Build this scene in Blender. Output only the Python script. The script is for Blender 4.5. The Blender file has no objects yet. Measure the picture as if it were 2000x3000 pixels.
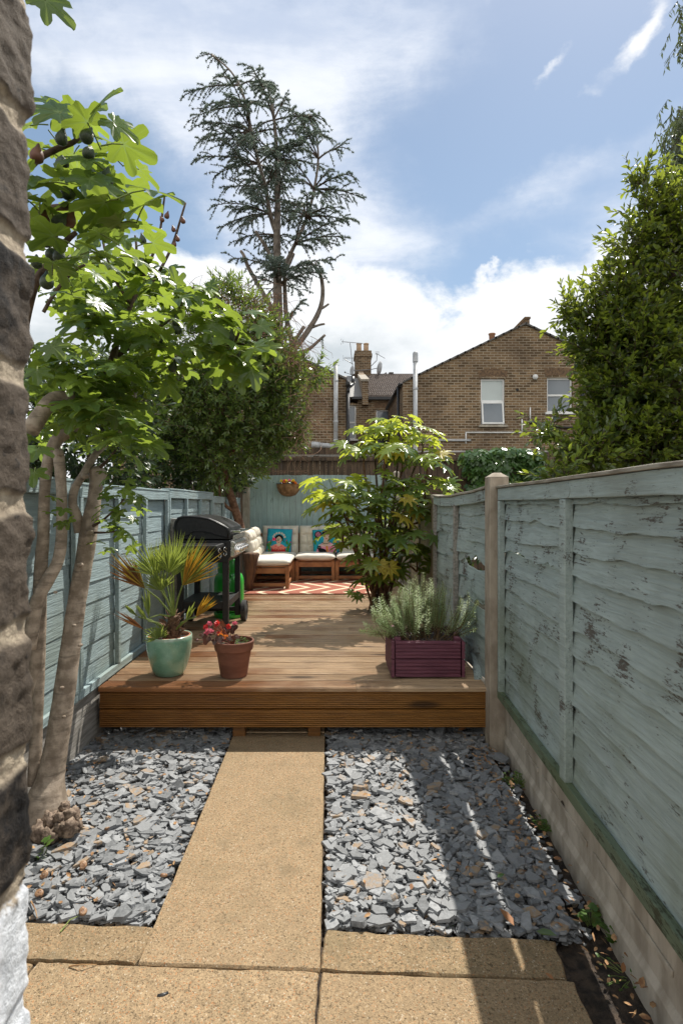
import bpy, math, random
import numpy as np
from mathutils import Vector, Matrix, Euler, noise
R = math.radians
sc = bpy.context.scene
COL = sc.collection

# ---------------------------------------------------------------- camera
F = 1667.0                                   # focal length in px of the 2000x3000 photograph
VX, VY, CH = 975.0, 1478.0, 1.5              # vanishing point, camera height
cam_d = bpy.data.cameras.new('camera'); cam = bpy.data.objects.new('camera', cam_d); COL.objects.link(cam)
cam.location = (0, 0, CH); cam.rotation_euler = (R(90), 0, 0)
cam_d.sensor_fit = 'VERTICAL'; cam_d.sensor_height = 36.0; cam_d.sensor_width = 24.0
cam_d.lens = F / 3000 * 36
cam_d.shift_x = (1000 - VX) / 3000; cam_d.shift_y = (VY - 1500) / 3000
cam_d.clip_start = 0.02; cam_d.clip_end = 2000
cam_d.dof.use_dof = True; cam_d.dof.focus_distance = 4.2; cam_d.dof.aperture_fstop = 18.0
sc.camera = cam

# ---------------------------------------------------------------- light
SUN = Vector((0.33, 0.55, 1.0)).normalized()
SUN_STRENGTH, SKY_STRENGTH, EXPOSURE = 5.0, 0.10, 0.44
CLOUD = 0.84
sun_d = bpy.data.lights.new('sun', 'SUN'); sun = bpy.data.objects.new('sun', sun_d); COL.objects.link(sun)
sun.rotation_euler = SUN.to_track_quat('Z', 'Y').to_euler(); sun.location = (6, 10, 20)
sun_d.energy = SUN_STRENGTH; sun_d.angle = R(0.55); sun_d.color = (1.0, 0.95, 0.86)
sc.view_settings.view_transform = 'Standard'; sc.view_settings.look = 'None'
sc.view_settings.exposure = EXPOSURE; sc.view_settings.gamma = 1.0
cy = sc.cycles
cy.use_denoising = True
cy.max_bounces = 7; cy.diffuse_bounces = 4; cy.glossy_bounces = 3; cy.transmission_bounces = 4; cy.transparent_max_bounces = 6
cy.caustics_reflective = False; cy.caustics_refractive = False
cy.sample_clamp_indirect = 4.0


# ---------------------------------------------------------------- node helpers
def N(nt, typ, ins=None, **props):
    n = nt.nodes.new(typ)
    for k, v in props.items():
        setattr(n, k, v)
    for k, v in (ins or {}).items():
        s = n.inputs[k]
        if isinstance(v, bpy.types.NodeSocket):
            nt.links.new(v, s)
        else:
            s.default_value = v
    return n


def MA(nt, op, a, b=None, c=None, clamp=False):
    ins = {0: a}
    if b is not None: ins[1] = b
    if c is not None: ins[2] = c
    n = N(nt, 'ShaderNodeMath', ins, operation=op, use_clamp=clamp)
    return n.outputs[0]


def c4(c):
    return (c[0], c[1], c[2], 1.0)


def MIX(nt, fac, a, b, blend='MIX'):
    n = nt.nodes.new('ShaderNodeMix'); n.data_type = 'RGBA'; n.blend_type = blend
    for idx, v in ((0, fac), (6, a), (7, b)):
        s = n.inputs[idx]
        if isinstance(v, bpy.types.NodeSocket): nt.links.new(v, s)
        elif idx == 0: s.default_value = v
        else: s.default_value = c4(v)
    return n.outputs[2]


def SM(nt, x, lo, hi, a=0.0, b=1.0, smooth=True):
    n = N(nt, 'ShaderNodeMapRange', {0: x, 1: lo, 2: hi, 3: a, 4: b})
    n.interpolation_type = 'SMOOTHSTEP' if smooth else 'LINEAR'
    return n.outputs[0]


def NOI(nt, vec, scale, detail=4.0, rough=0.55, dist=0.0):
    return N(nt, 'ShaderNodeTexNoise', {'Vector': vec, 'Scale': scale, 'Detail': detail, 'Roughness': rough, 'Distortion': dist}).outputs['Fac']


def SCL(nt, vec, s, loc=(0, 0, 0)):
    return N(nt, 'ShaderNodeMapping', {'Vector': vec, 'Scale': s, 'Location': loc}).outputs[0]


# ---------------------------------------------------------------- sky
def to_at(px, py):
    x, z = (px - VX) / F, (VY - py) / F
    return math.atan2(x, 1.0), z / math.hypot(x, 1.0)


w = bpy.data.worlds.new('World'); sc.world = w; w.use_nodes = True
nt = w.node_tree; nt.nodes.clear()
gen = N(nt, 'ShaderNodeTexCoord').outputs['Generated']
sky = N(nt, 'ShaderNodeTexSky', sky_type='NISHITA')
sky.sun_disc = False; sky.sun_elevation = math.asin(SUN.z); sky.sun_rotation = math.atan2(SUN.x, SUN.y)
sky.air_density = 1.0; sky.dust_density = 0.6; sky.ozone_density = 1.0; sky.altitude = 50
xyz = N(nt, 'ShaderNodeSeparateXYZ', {0: gen})
dx, dy, dz = xyz.outputs
hor = MA(nt, 'SQRT', MA(nt, 'MAXIMUM', MA(nt, 'ADD', MA(nt, 'MULTIPLY', dx, dx), MA(nt, 'MULTIPLY', dy, dy)), 0.0004))
az = MA(nt, 'ARCTAN2', dx, dy)
tt = MA(nt, 'DIVIDE', dz, hor)
wv = N(nt, 'ShaderNodeCombineXYZ', {0: az, 1: tt, 2: 0.2}).outputs[0]
wn = N(nt, 'ShaderNodeTexNoise', {'Vector': wv, 'Scale': 7.0, 'Detail': 6.0, 'Roughness': 0.62}).outputs['Color']
wx, wy, _w = N(nt, 'ShaderNodeSeparateXYZ', {0: wn}).outputs
WARP = 0.16
azw = MA(nt, 'ADD', az, MA(nt, 'MULTIPLY', MA(nt, 'SUBTRACT', wx, 0.5), WARP))
ttw = MA(nt, 'ADD', tt, MA(nt, 'MULTIPLY', MA(nt, 'SUBTRACT', wy, 0.5), WARP))


def blob(px, py, sx, sy, rot, wgt):
    """an elliptical cloud patch round one direction of the sky (azimuth, tangent of elevation)"""
    a0, t0 = to_at(px, py); c, s = math.cos(R(rot)), math.sin(R(rot))
    da, dt = MA(nt, 'SUBTRACT', azw, a0), MA(nt, 'SUBTRACT', ttw, t0)
    u = MA(nt, 'MULTIPLY', MA(nt, 'ADD', MA(nt, 'MULTIPLY', da, c), MA(nt, 'MULTIPLY', dt, s)), F / sx)
    v = MA(nt, 'MULTIPLY', MA(nt, 'SUBTRACT', MA(nt, 'MULTIPLY', dt, c), MA(nt, 'MULTIPLY', da, s)), F / sy)
    q = MA(nt, 'ADD', MA(nt, 'MULTIPLY', u, u), MA(nt, 'MULTIPLY', v, v))
    return MA(nt, 'MULTIPLY', MA(nt, 'EXPONENT', MA(nt, 'MULTIPLY', q, -1.0)), wgt)


def total(lst):
    o = lst[0]
    for x in lst[1:]: o = MA(nt, 'ADD', o, x)
    return o


# high cloud: streaks seen on a flat layer overhead
zz = MA(nt, 'ADD', MA(nt, 'MAXIMUM', dz, 0.0), 0.12)
lay = N(nt, 'ShaderNodeCombineXYZ', {0: MA(nt, 'DIVIDE', dx, zz), 1: MA(nt, 'DIVIDE', dy, zz), 2: 0.3}).outputs[0]
lay_s = N(nt, 'ShaderNodeMapping', {'Vector': lay, 'Rotation': (0, 0, R(52)), 'Scale': (0.8, 1.9, 1)}).outputs[0]
n1 = NOI(nt, lay_s, 1.5, 7, 0.62, 0.6)
n1b = NOI(nt, SCL(nt, lay_s, (1.0, 2.2, 1)), 3.2, 6, 0.65, 0.4)
n2 = NOI(nt, lay, 3.0, 7, 0.62, 0.3)
hi = total([blob(800, 400, 470, 260, -50, 1.35), blob(900, 60, 560, 210, 0, 1.15), blob(250, 120, 420, 210, -10, 1.1),
            blob(900, 640, 280, 200, -40, 1.15), blob(1600, 555, 360, 70, 17, 0.7), blob(1850, 720, 300, 190, 35, 0.95),
            blob(1150, 90, 200, 160, 30, 0.45), blob(600, 900, 330, 200, 0, 0.6)])
n2w = NOI(nt, wv, 9.0, 8, 0.64, 0.5)
str_n = MA(nt, 'ADD', MA(nt, 'MULTIPLY', n1, 0.60), MA(nt, 'ADD', MA(nt, 'MULTIPLY', n1b, 0.40), MA(nt, 'MULTIPLY', n2w, 0.60)))
him = SM(nt, MA(nt, 'MULTIPLY', hi, MA(nt, 'ADD', MA(nt, 'MULTIPLY', str_n, 1.15), -0.22)), 0.15, 1.05)
puffs = total([blob(1860, 110, 50, 110, -28, 1.25), blob(1630, 180, 26, 60, -25, 0.9), blob(1400, 20, 40, 60, 0, 0.5),
               blob(1730, 275, 30, 30, 0, 0.5), blob(1435, 782, 32, 18, 0, 1.25), blob(1015, 745, 18, 40, 0, 0.9)])
pum = SM(nt, MA(nt, 'MULTIPLY', puffs, MA(nt, 'ADD', n2w, 0.10)), 0.20, 0.95)
# the bank of cumulus low in the sky
top = MA(nt, 'SUBTRACT', 0.438, MA(nt, 'MULTIPLY', MA(nt, 'EXPONENT', MA(nt, 'MULTIPLY', MA(nt, 'POWER', MA(nt, 'DIVIDE', MA(nt, 'SUBTRACT', az, 0.195), 0.115), 2.0), -1.0)), 0.068))
atv = N(nt, 'ShaderNodeCombineXYZ', {0: az, 1: MA(nt, 'MULTIPLY', tt, 1.25), 2: 0.7}).outputs[0]
nb = NOI(nt, atv, 9.0, 9, 0.6, 0.2)
nb2 = NOI(nt, atv, 3.1, 3, 0.5)
hh = MA(nt, 'ADD', MA(nt, 'SUBTRACT', top, tt), MA(nt, 'ADD', MA(nt, 'MULTIPLY', MA(nt, 'SUBTRACT', nb, 0.5), 0.20), MA(nt, 'MULTIPLY', MA(nt, 'SUBTRACT', nb2, 0.5), 0.08)))
cum = SM(nt, hh, -0.012, 0.035)
cum = MA(nt, 'MULTIPLY', cum, SM(nt, nb, 0.30, 0.42, 0.80, 1.0))
nb3 = NOI(nt, SCL(nt, atv, (1, 1.5, 1), (3, 1, 0)), 4.2, 6, 0.55)
shade = MA(nt, 'MULTIPLY', SM(nt, hh, 0.03, 0.20), SM(nt, nb3, 0.40, 0.66))
cum_col = MIX(nt, shade, (0.93, 0.95, 0.97), (0.56, 0.62, 0.66))
sky_c = N(nt, 'ShaderNodeVectorMath', {0: sky.outputs[0], 'Scale': SKY_STRENGTH}, operation='SCALE').outputs[0]
sky_c = MIX(nt, SM(nt, tt, 0.0, 0.9, 0.28, 0.16), sky_c, (0.50, 0.72, 0.88))
hi_c = MIX(nt, SM(nt, MA(nt, 'ADD', MA(nt, 'MULTIPLY', n1, 0.6), MA(nt, 'MULTIPLY', n2, 0.4)), 0.40, 0.64), (0.55, 0.63, 0.78), (0.90, 0.93, 0.98))
skyv = MIX(nt, MA(nt, 'MULTIPLY', him, 0.92), sky_c, hi_c)
skyv = MIX(nt, pum, skyv, (1.0, 1.0, 1.0))
skyv = MIX(nt, cum, skyv, cum_col)
# unseen bright broken cloud behind the camera, added as fill for shaded faces
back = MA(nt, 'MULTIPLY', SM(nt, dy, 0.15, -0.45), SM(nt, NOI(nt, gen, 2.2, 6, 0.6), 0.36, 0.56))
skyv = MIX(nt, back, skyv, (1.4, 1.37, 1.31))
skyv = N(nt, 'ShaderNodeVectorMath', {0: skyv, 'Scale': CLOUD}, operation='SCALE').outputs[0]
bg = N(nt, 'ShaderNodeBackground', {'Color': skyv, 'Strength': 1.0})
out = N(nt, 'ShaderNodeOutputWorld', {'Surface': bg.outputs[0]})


# ---------------------------------------------------------------- naming and mesh helpers
def W(px, py, d):
    return Vector(((px - VX) / F * d, d, CH - (py - VY) / F * d))


def tag(o, label=None, cat=None, group=None, kind=None):
    if label: o['label'] = label
    if cat: o['category'] = cat
    if group: o['group'] = group
    if kind: o['kind'] = kind
    return o


def thing(name, label, cat, loc=(0, 0, 0), rz=0.0, group=None):
    o = bpy.data.objects.new(name, None); COL.objects.link(o)
    o.location = loc; o.rotation_euler = (0, 0, rz); o.empty_display_size = 0.1
    return tag(o, label, cat, group)


def dup(root, loc=None, rz=None, label=None):
    r = root.copy(); COL.objects.link(r)
    if loc is not None: r.location = loc
    if rz is not None: r.rotation_euler = (0, 0, rz)
    if label: r['label'] = label
    for ch in list(root.children):
        c = ch.copy(); COL.objects.link(c); c.parent = r
        for g in list(ch.children):
            d = g.copy(); COL.objects.link(d); d.parent = c
    return r


def root_loc(p):
    v = Vector((0, 0, 0))
    while p is not None:
        v += p.location; p = p.parent
    return v


def finish(me, name, mat, parent, smooth, bevel=0.0, subsurf=0, angle=40):
    if mat is not None:
        for m in (mat if isinstance(mat, (list, tuple)) else [mat]): me.materials.append(m)
    me.polygons.foreach_set('use_smooth', [bool(smooth)] * len(me.polygons))
    o = bpy.data.objects.new(name, me); COL.objects.link(o)
    if parent is not None: o.parent = parent
    if bevel:
        b = o.modifiers.new('bevel', 'BEVEL'); b.width = bevel; b.segments = 2; b.limit_method = 'ANGLE'; b.angle_limit = R(angle)
    if subsurf:
        s = o.modifiers.new('sub', 'SUBSURF'); s.levels = subsurf; s.render_levels = subsurf
    return o


def smooth_path(pts, per=4):
    """Catmull-Rom through (Vector, radius) pairs"""
    out = []
    P = [p for p, r in pts]; Q = [r for p, r in pts]; n = len(P)
    for i in range(n - 1):
        p0, p1, p2, p3 = P[max(i - 1, 0)], P[i], P[i + 1], P[min(i + 2, n - 1)]
        for k in range(per):
            t = k / per
            v = 0.5 * ((2 * p1) + (p2 - p0) * t + (2 * p0 - 5 * p1 + 4 * p2 - p3) * t * t + (3 * p1 - p0 - 3 * p2 + p3) * t ** 3)
            out.append((v, Q[i] * (1 - t) + Q[i + 1] * t))
    out.append((P[-1].copy(), Q[-1]))
    return out


class MB:
    def __init__(s):
        s.v = []; s.f = []; s.m = []

    def add(s, vs, fs, mi=0):
        b = len(s.v); s.v += [tuple(v) for v in vs]
        s.f += [tuple(b + i for i in f) for f in fs]; s.m += [mi] * len(fs)

    def box(s, lo, hi, rot=None, mi=0, piv=None):
        (x0, y0, z0), (x1, y1, z1) = lo, hi
        vs = [Vector(p) for p in ((x0, y0, z0), (x1, y0, z0), (x1, y1, z0), (x0, y1, z0), (x0, y0, z1), (x1, y0, z1), (x1, y1, z1), (x0, y1, z1))]
        if rot is not None:
            c = Vector(piv) if piv is not None else (vs[0] + vs[6]) / 2
            M = Euler(rot).to_matrix(); vs = [M @ (p - c) + c for p in vs]
        s.add(vs, [(0, 3, 2, 1), (4, 5, 6, 7), (0, 1, 5, 4), (1, 2, 6, 5), (2, 3, 7, 6), (3, 0, 4, 7)], mi)

    def tube(s, pts, n=8, mi=0, caps=True, wob=0.0, seed=0):
        rg = random.Random(seed)
        P = [Vector(p) for p, r in pts]; k = len(P)
        up = None; rows = []
        for i in range(k):
            t = (P[min(i + 1, k - 1)] - P[max(i - 1, 0)])
            t = t.normalized() if t.length > 1e-9 else Vector((0, 0, 1))
            if up is None:
                up = t.orthogonal().normalized()
            up = (up - t * up.dot(t))
            up = up.normalized() if up.length > 1e-6 else t.orthogonal().normalized()
            sd = t.cross(up); r = pts[i][1]
            rows.append([P[i] + (up * math.cos(2 * math.pi * j / n) + sd * math.sin(2 * math.pi * j / n)) * r * (1 + (rg.uniform(-wob, wob) if wob else 0)) for j in range(n)])
        vs = [v for row in rows for v in row]; fs = []
        for i in range(k - 1):
            for j in range(n):
                a, b = i * n + j, i * n + (j + 1) % n
                fs.append((a, b, b + n, a + n))
        if caps:
            fs.append(tuple(range(n - 1, -1, -1))); fs.append(tuple((k - 1) * n + j for j in range(n)))
        s.add(vs, fs, mi)

    def bar(s, a, b, r, n=8, mi=0):
        s.tube([(Vector(a), r), (Vector(b), r)], n, mi)

    def lathe(s, prof, c=(0, 0, 0), n=40, mi=0, a0=0.0, a1=2 * math.pi):
        full = abs(a1 - a0 - 2 * math.pi) < 1e-6; m = n if full else n + 1
        vs = [(c[0] + r * math.cos(a0 + (a1 - a0) * j / n), c[1] + r * math.sin(a0 + (a1 - a0) * j / n), c[2] + z) for r, z in prof for j in range(m)]
        fs = []
        for i in range(len(prof) - 1):
            for j in range(n):
                b = (j + 1) % m
                fs.append((i * m + j, i * m + b, (i + 1) * m + b, (i + 1) * m + j))
        s.add(vs, fs, mi)

    def prism(s, poly, axis, a, b, mi=0):
        """poly: 2D points in the plane across axis ('x': (y,z), 'y': (x,z), 'z': (x,y)), counter-clockwise or not"""
        def P(p, t):
            return {'x': (t, p[0], p[1]), 'y': (p[0], t, p[1]), 'z': (p[0], p[1], t)}[axis]
        n = len(poly)
        vs = [P(p, a) for p in poly] + [P(p, b) for p in poly]
        fs = [tuple(range(n)), tuple(range(2 * n - 1, n - 1, -1))] + [(i, n + i, n + (i + 1) % n, (i + 1) % n) for i in range(n)]
        s.add(vs, fs, mi)

    def grid(s, fn, nu, nv, mi=0):
        vs = [fn(i / nu, j / nv) for i in range(nu + 1) for j in range(nv + 1)]
        fs = [(i * (nv + 1) + j, (i + 1) * (nv + 1) + j, (i + 1) * (nv + 1) + j + 1, i * (nv + 1) + j + 1) for i in range(nu) for j in range(nv)]
        s.add(vs, fs, mi)

    def build(s, name, mat, parent=None, smooth=False, bevel=0.0, subsurf=0, local=False, fixn=True, angle=40):
        off = Vector((0, 0, 0)) if (local or parent is None) else root_loc(parent)
        me = bpy.data.meshes.new(name)
        me.from_pydata([(v[0] - off.x, v[1] - off.y, v[2] - off.z) for v in s.v], [], s.f)
        if isinstance(mat, (list, tuple)): me.polygons.foreach_set('material_index', s.m)
        me.update()
        if fixn:
            import bmesh
            bm = bmesh.new(); bm.from_mesh(me); bmesh.ops.recalc_face_normals(bm, faces=bm.faces); bm.to_mesh(me); bm.free()
        return finish(me, name, mat, parent, smooth, bevel, subsurf, angle)


def mesh_np(name, V, Fc, mat, parent=None, smooth=False, attrs=None, off=None):
    """V (n,3), Fc (m,k): every face with k corners"""
    V = np.asarray(V, dtype=np.float32).reshape(-1, 3); Fc = np.asarray(Fc, dtype=np.int32)
    if parent is not None and off is None:
        V = V - np.array(root_loc(parent), dtype=np.float32)
    m, k = Fc.shape
    me = bpy.data.meshes.new(name)
    me.vertices.add(len(V)); me.vertices.foreach_set('co', V.ravel())
    me.loops.add(m * k); me.loops.foreach_set('vertex_index', Fc.ravel())
    me.polygons.add(m); me.polygons.foreach_set('loop_start', np.arange(0, m * k, k, dtype=np.int32))
    me.update(calc_edges=True)
    for an, av in (attrs or {}).items():
        a = me.attributes.new(an, 'FLOAT', 'POINT'); a.data.foreach_set('value', np.asarray(av, dtype=np.float32))
    return finish(me, name, mat, parent, smooth)


def unit(a):
    return a / np.maximum(np.linalg.norm(a, axis=-1, keepdims=True), 1e-9)


def frames(d, n):
    y = unit(d); x = unit(np.cross(y, n)); z = np.cross(x, y)
    return np.stack([x, y, z], axis=-1)


def scatter(T, pos, Rm, scale):
    """T = (verts, tris[, attr]); one copy per pos with rotation Rm and scale (N,) or (N,3)"""
    tv, tf = np.asarray(T[0], float), np.asarray(T[1], int)
    s = np.asarray(scale, float)
    loc = tv[None] * (s[:, None, None] if s.ndim == 1 else s[:, None, :])
    V = np.einsum('nij,nkj->nki', Rm, loc) + pos[:, None, :]
    Fc = tf[None] + (np.arange(len(pos)) * len(tv))[:, None, None]
    return V.reshape(-1, 3), Fc.reshape(-1, 3)


def rand_dirs(rg, n):
    return unit(rg.normal(size=(n, 3)))


def ellipsoid_pts(rg, n, c, r, shell=0.55):
    """points in an ellipsoid, mostly towards its skin, with outward directions"""
    d = rand_dirs(rg, n); q = shell + (1 - shell) * rg.random(n) ** 0.7
    return np.array(c) + d * np.array(r) * q[:, None], d


LEAF = (np.array([(0, 0, 0), (-.20, .30, .05), (-.17, .66, .04), (0, 1, -.06), (.17, .66, .04), (.20, .30, .05), (0, .48, 0)]),
        np.array([(0, 6, 1), (1, 6, 2), (2, 6, 3), (3, 6, 4), (4, 6, 5), (5, 6, 0)]))
NARROW = (np.array([(0, 0, 0), (-.15, .40, .04), (0, 1, -.08), (.15, .40, .04), (0, .45, 0)]),
          np.array([(0, 4, 1), (1, 4, 2), (2, 4, 3), (3, 4, 0)]))
NEEDLE = (np.array([(-.05, 0, 0), (.05, 0, 0), (0, 1, 0)]), np.array([(0, 1, 2)]))


def palmate(lobes, base, power, nth=64, span=155, cup=-0.10, pleat=0.06, rings=(0.33, 0.68, 1.0), teeth=0.0):
    """a lobed leaf from its stalk at the origin, the middle lobe along +y with length 1; third item = vein value"""
    th = np.linspace(-R(span), R(span), nth)
    r = np.full(nth, base); vein = np.zeros(nth)
    for a, L, wd in lobes:
        q = np.abs((np.degrees(th) - a) / wd)
        r = np.maximum(r, L * np.exp(-q ** power)); vein = np.maximum(vein, np.exp(-(q * wd / 4.0) ** 2))
    edge = np.clip((R(span) - np.abs(th)) / R(18), 0, 1); r = r * (0.55 + 0.45 * edge)
    if teeth: r = r * (1 + teeth * np.sin(np.arange(nth) * 2.1))
    V = [(0, 0, 0)]; A = [1.0]; Fc = []
    for k, q in enumerate(rings):
        for i in range(nth):
            rr = r[i] * q
            V.append((math.sin(th[i]) * rr, math.cos(th[i]) * rr, cup * rr * rr + pleat * rr * (1 - vein[i])))
            A.append(vein[i] * (1.0 - 0.35 * q))
    for i in range(nth - 1):
        Fc.append((0, 1 + i + 1, 1 + i))
        for k in range(len(rings) - 1):
            a, b = 1 + k * nth + i, 1 + (k + 1) * nth + i
            Fc += [(a, a + 1, b + 1), (a, b + 1, b)]
    return np.array(V), np.array(Fc), np.array(A)


# ---------------------------------------------------------------- materials
MATS = {}


def new_mat(name):
    m = bpy.data.materials.new(name); m.use_nodes = True
    t = m.node_tree; b = t.nodes['Principled BSDF']; o = t.nodes['Material Output']
    tc = t.nodes.new('ShaderNodeTexCoord')
    return m, t, b, o, tc.outputs['Object']


def setp(t, b, **kw):
    for k, v in kw.items():
        k = {'base': 'Base Color', 'rough': 'Roughness', 'metal': 'Metallic', 'spec': 'Specular IOR Level', 'normal': 'Normal', 'coat': 'Coat Weight'}[k]
        s = b.inputs[k]
        if isinstance(v, bpy.types.NodeSocket): t.links.new(v, s)
        elif k == 'Base Color': s.default_value = c4(v)
        else: s.default_value = v


def bump(t, h, dist=0.01, strength=0.6, normal=None):
    ins = {'Height': h, 'Distance': dist, 'Strength': strength}
    if normal is not None: ins['Normal'] = normal
    return N(t, 'ShaderNodeBump', ins).outputs[0]


def simple(name, c, c2=None, rough=0.6, scale=8.0, detail=5.0, bmp=0.0, metal=0.0, spec=0.5, stretch=(1, 1, 1), lo=0.35, hi=0.65, coat=0.0, bscale=None):
    if name in MATS: return MATS[name]
    m, t, b, o, oc = new_mat(name)
    v = SCL(t, oc, stretch)
    n = NOI(t, v, scale, detail)
    base = MIX(t, SM(t, n, lo, hi), c, c2) if c2 is not None else MIX(t, SM(t, n, lo, hi), [x * 0.85 for x in c], [min(x * 1.12, 0.95) for x in c])
    setp(t, b, base=base, rough=SM(t, n, 0.2, 0.8, max(rough - 0.1, 0.05), min(rough + 0.1, 1)), metal=metal, spec=spec, coat=coat)
    if bmp:
        setp(t, b, normal=bump(t, NOI(t, v, bscale or scale * 4, 6, 0.65), bmp, 0.8))
    MATS[name] = m
    return m


def leaf_mat(name, dark, light, glow, trans=0.4, rough=0.35, young=None, young_at=0.85, vein=None, spec=0.5, nscale=30):
    m, t, b, o, oc = new_mat(name)
    rnd = N(t, 'ShaderNodeNewGeometry').outputs['Random Per Island']
    n = NOI(t, oc, nscale, 3)
    f = MA(t, 'ADD', MA(t, 'MULTIPLY', rnd, 0.75), MA(t, 'MULTIPLY', n, 0.25), clamp=True)
    base = MIX(t, f, dark, light)
    gl = MIX(t, f, [x * 0.7 for x in glow], glow)
    if young is not None:
        y = SM(t, MA(t, 'FRACT', MA(t, 'MULTIPLY', rnd, 17.31)), young_at, young_at + 0.03)
        base = MIX(t, y, base, young); gl = MIX(t, y, gl, [min(1, x * 1.3) for x in young])
    if vein is not None:
        va = N(t, 'ShaderNodeAttribute', attribute_name='vein').outputs['Fac']
        vf = MA(t, 'MULTIPLY', SM(t, va, 0.30, 0.95), 0.8)
        base = MIX(t, vf, base, vein); gl = MIX(t, vf, gl, [min(1, x * 1.5) for x in vein])
        setp(t, b, normal=bump(t, va, 0.004, 0.5))
    setp(t, b, base=base, rough=rough, spec=spec)
    tr = N(t, 'ShaderNodeBsdfTranslucent', {'Color': gl})
    mx = N(t, 'ShaderNodeMixShader', {0: trans, 1: b.outputs[0], 2: tr.outputs[0]})
    t.links.new(mx.outputs[0], o.inputs['Surface'])
    return m


def painted_wood(name, axis, paint, wood, peel=0.62, moss=0.0, gscale=1.0, dirt=(0.20, 0.22, 0.19)):
    """old paint on rough boards; axis = the direction the grain runs"""
    m, t, b, o, oc = new_mat(name)
    st = [28.0, 28.0, 28.0]; st['xyz'.index(axis)] = 1.6
    g = NOI(t, SCL(t, oc, st), 2.0 * gscale, 8, 0.62, 0.7)
    st2 = [70.0, 70.0, 70.0]; st2['xyz'.index(axis)] = 5.0
    g2 = NOI(t, SCL(t, oc, st2), 1.6 * gscale, 4, 0.6)
    big = NOI(t, oc, 1.7, 4, 0.6)
    mid = NOI(t, oc, 6.0, 5, 0.6)
    isl = N(t, 'ShaderNodeNewGeometry').outputs['Random Per Island']
    base = MIX(t, SM(t, g, 0.3, 0.7), [x * 0.80 for x in paint], [x * 1.10 for x in paint])
    base = MIX(t, MA(t, 'MULTIPLY', SM(t, big, 0.42, 0.72), 0.45), base, dirt)
    base = MIX(t, MA(t, 'MULTIPLY', isl, 0.22), base, [x * 0.75 for x in paint])
    st3 = [120.0, 120.0, 120.0]; st3['xyz'.index(axis)] = 30.0
    g3 = NOI(t, SCL(t, oc, st3), 1.5, 3, 0.7)
    p = MA(t, 'ADD', MA(t, 'ADD', MA(t, 'MULTIPLY', g2, 0.30), MA(t, 'MULTIPLY', g3, 0.30)), MA(t, 'MULTIPLY', mid, 0.50))
    pf = MA(t, 'MULTIPLY', SM(t, p, peel, peel + 0.06), 0.85)
    base = MIX(t, pf, base, MIX(t, g, [x * 0.5 for x in wood], wood))
    if moss:
        sep = N(t, 'ShaderNodeSeparateXYZ', {0: oc}).outputs[2]
        mf = MA(t, 'MULTIPLY', SM(t, big, 0.40, 0.66), SM(t, sep, 0.85, 0.25, 0.0, moss))
        base = MIX(t, mf, base, (0.13, 0.16, 0.06))
    h = MA(t, 'SUBTRACT', MA(t, 'ADD', g, MA(t, 'MULTIPLY', g2, 0.6)), MA(t, 'MULTIPLY', pf, 0.5))
    setp(t, b, base=base, rough=0.72, normal=bump(t, h, 0.008, 0.7), spec=0.35)
    return m


def brick_mat(name, c1, c2, mortar, soot, z_top=5.5):
    m, t, b, o, oc = new_mat(name)
    sep = N(t, 'ShaderNodeSeparateXYZ', {0: oc})
    geo = N(t, 'ShaderNodeNewGeometry').outputs['Normal']
    nx = MA(t, 'ABSOLUTE', N(t, 'ShaderNodeSeparateXYZ', {0: geo}).outputs[0])
    side = MA(t, 'GREATER_THAN', nx, 0.7)
    hx = MA(t, 'ADD', MA(t, 'MULTIPLY', sep.outputs[0], MA(t, 'SUBTRACT', 1.0, side)), MA(t, 'MULTIPLY', sep.outputs[1], side))
    wob = NOI(t, oc, 9.0, 2)
    vec = N(t, 'ShaderNodeCombineXYZ', {0: MA(t, 'ADD', hx, MA(t, 'MULTIPLY', wob, 0.02)), 1: MA(t, 'ADD', sep.outputs[2], MA(t, 'MULTIPLY', wob, 0.012)), 2: 0.0}).outputs[0]
    br = N(t, 'ShaderNodeTexBrick', {'Vector': vec, 'Color1': (0, 0, 0, 1), 'Color2': (1, 1, 1, 1), 'Mortar': (0.5, 0.5, 0.5, 1), 'Scale': 1.0,
                                     'Mortar Size': 0.012, 'Mortar Smooth': 0.3, 'Bias': 0.0, 'Brick Width': 0.235, 'Row Height': 0.083})
    br.offset = 0.5
    big = NOI(t, oc, 0.55, 5, 0.62)
    mid = NOI(t, oc, 3.5, 4, 0.6)
    tone = N(t, 'ShaderNodeSeparateColor', {0: br.outputs['Color']}).outputs[0]
    f = MA(t, 'ADD', MA(t, 'MULTIPLY', tone, 0.75), MA(t, 'MULTIPLY', mid, 0.3), clamp=True)
    col = MIX(t, f, c1, c2)
    hsoot = MA(t, 'MULTIPLY', SM(t, big, 0.40, 0.66), 0.55)
    col = MIX(t, hsoot, col, soot)
    col = MIX(t, MA(t, 'MULTIPLY', SM(t, tone, 0.66, 0.68), 0.72), col, [x * 0.38 for x in c1])
    mo = MIX(t, hsoot, mortar, [x * 1.5 for x in soot])
    col = MIX(t, br.outputs['Fac'], col, mo)
    h = MA(t, 'SUBTRACT', MA(t, 'MULTIPLY', mid, 0.5), br.outputs['Fac'])
    setp(t, b, base=col, rough=0.9, spec=0.2, normal=bump(t, h, 0.012, 0.8))
    return m


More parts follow.
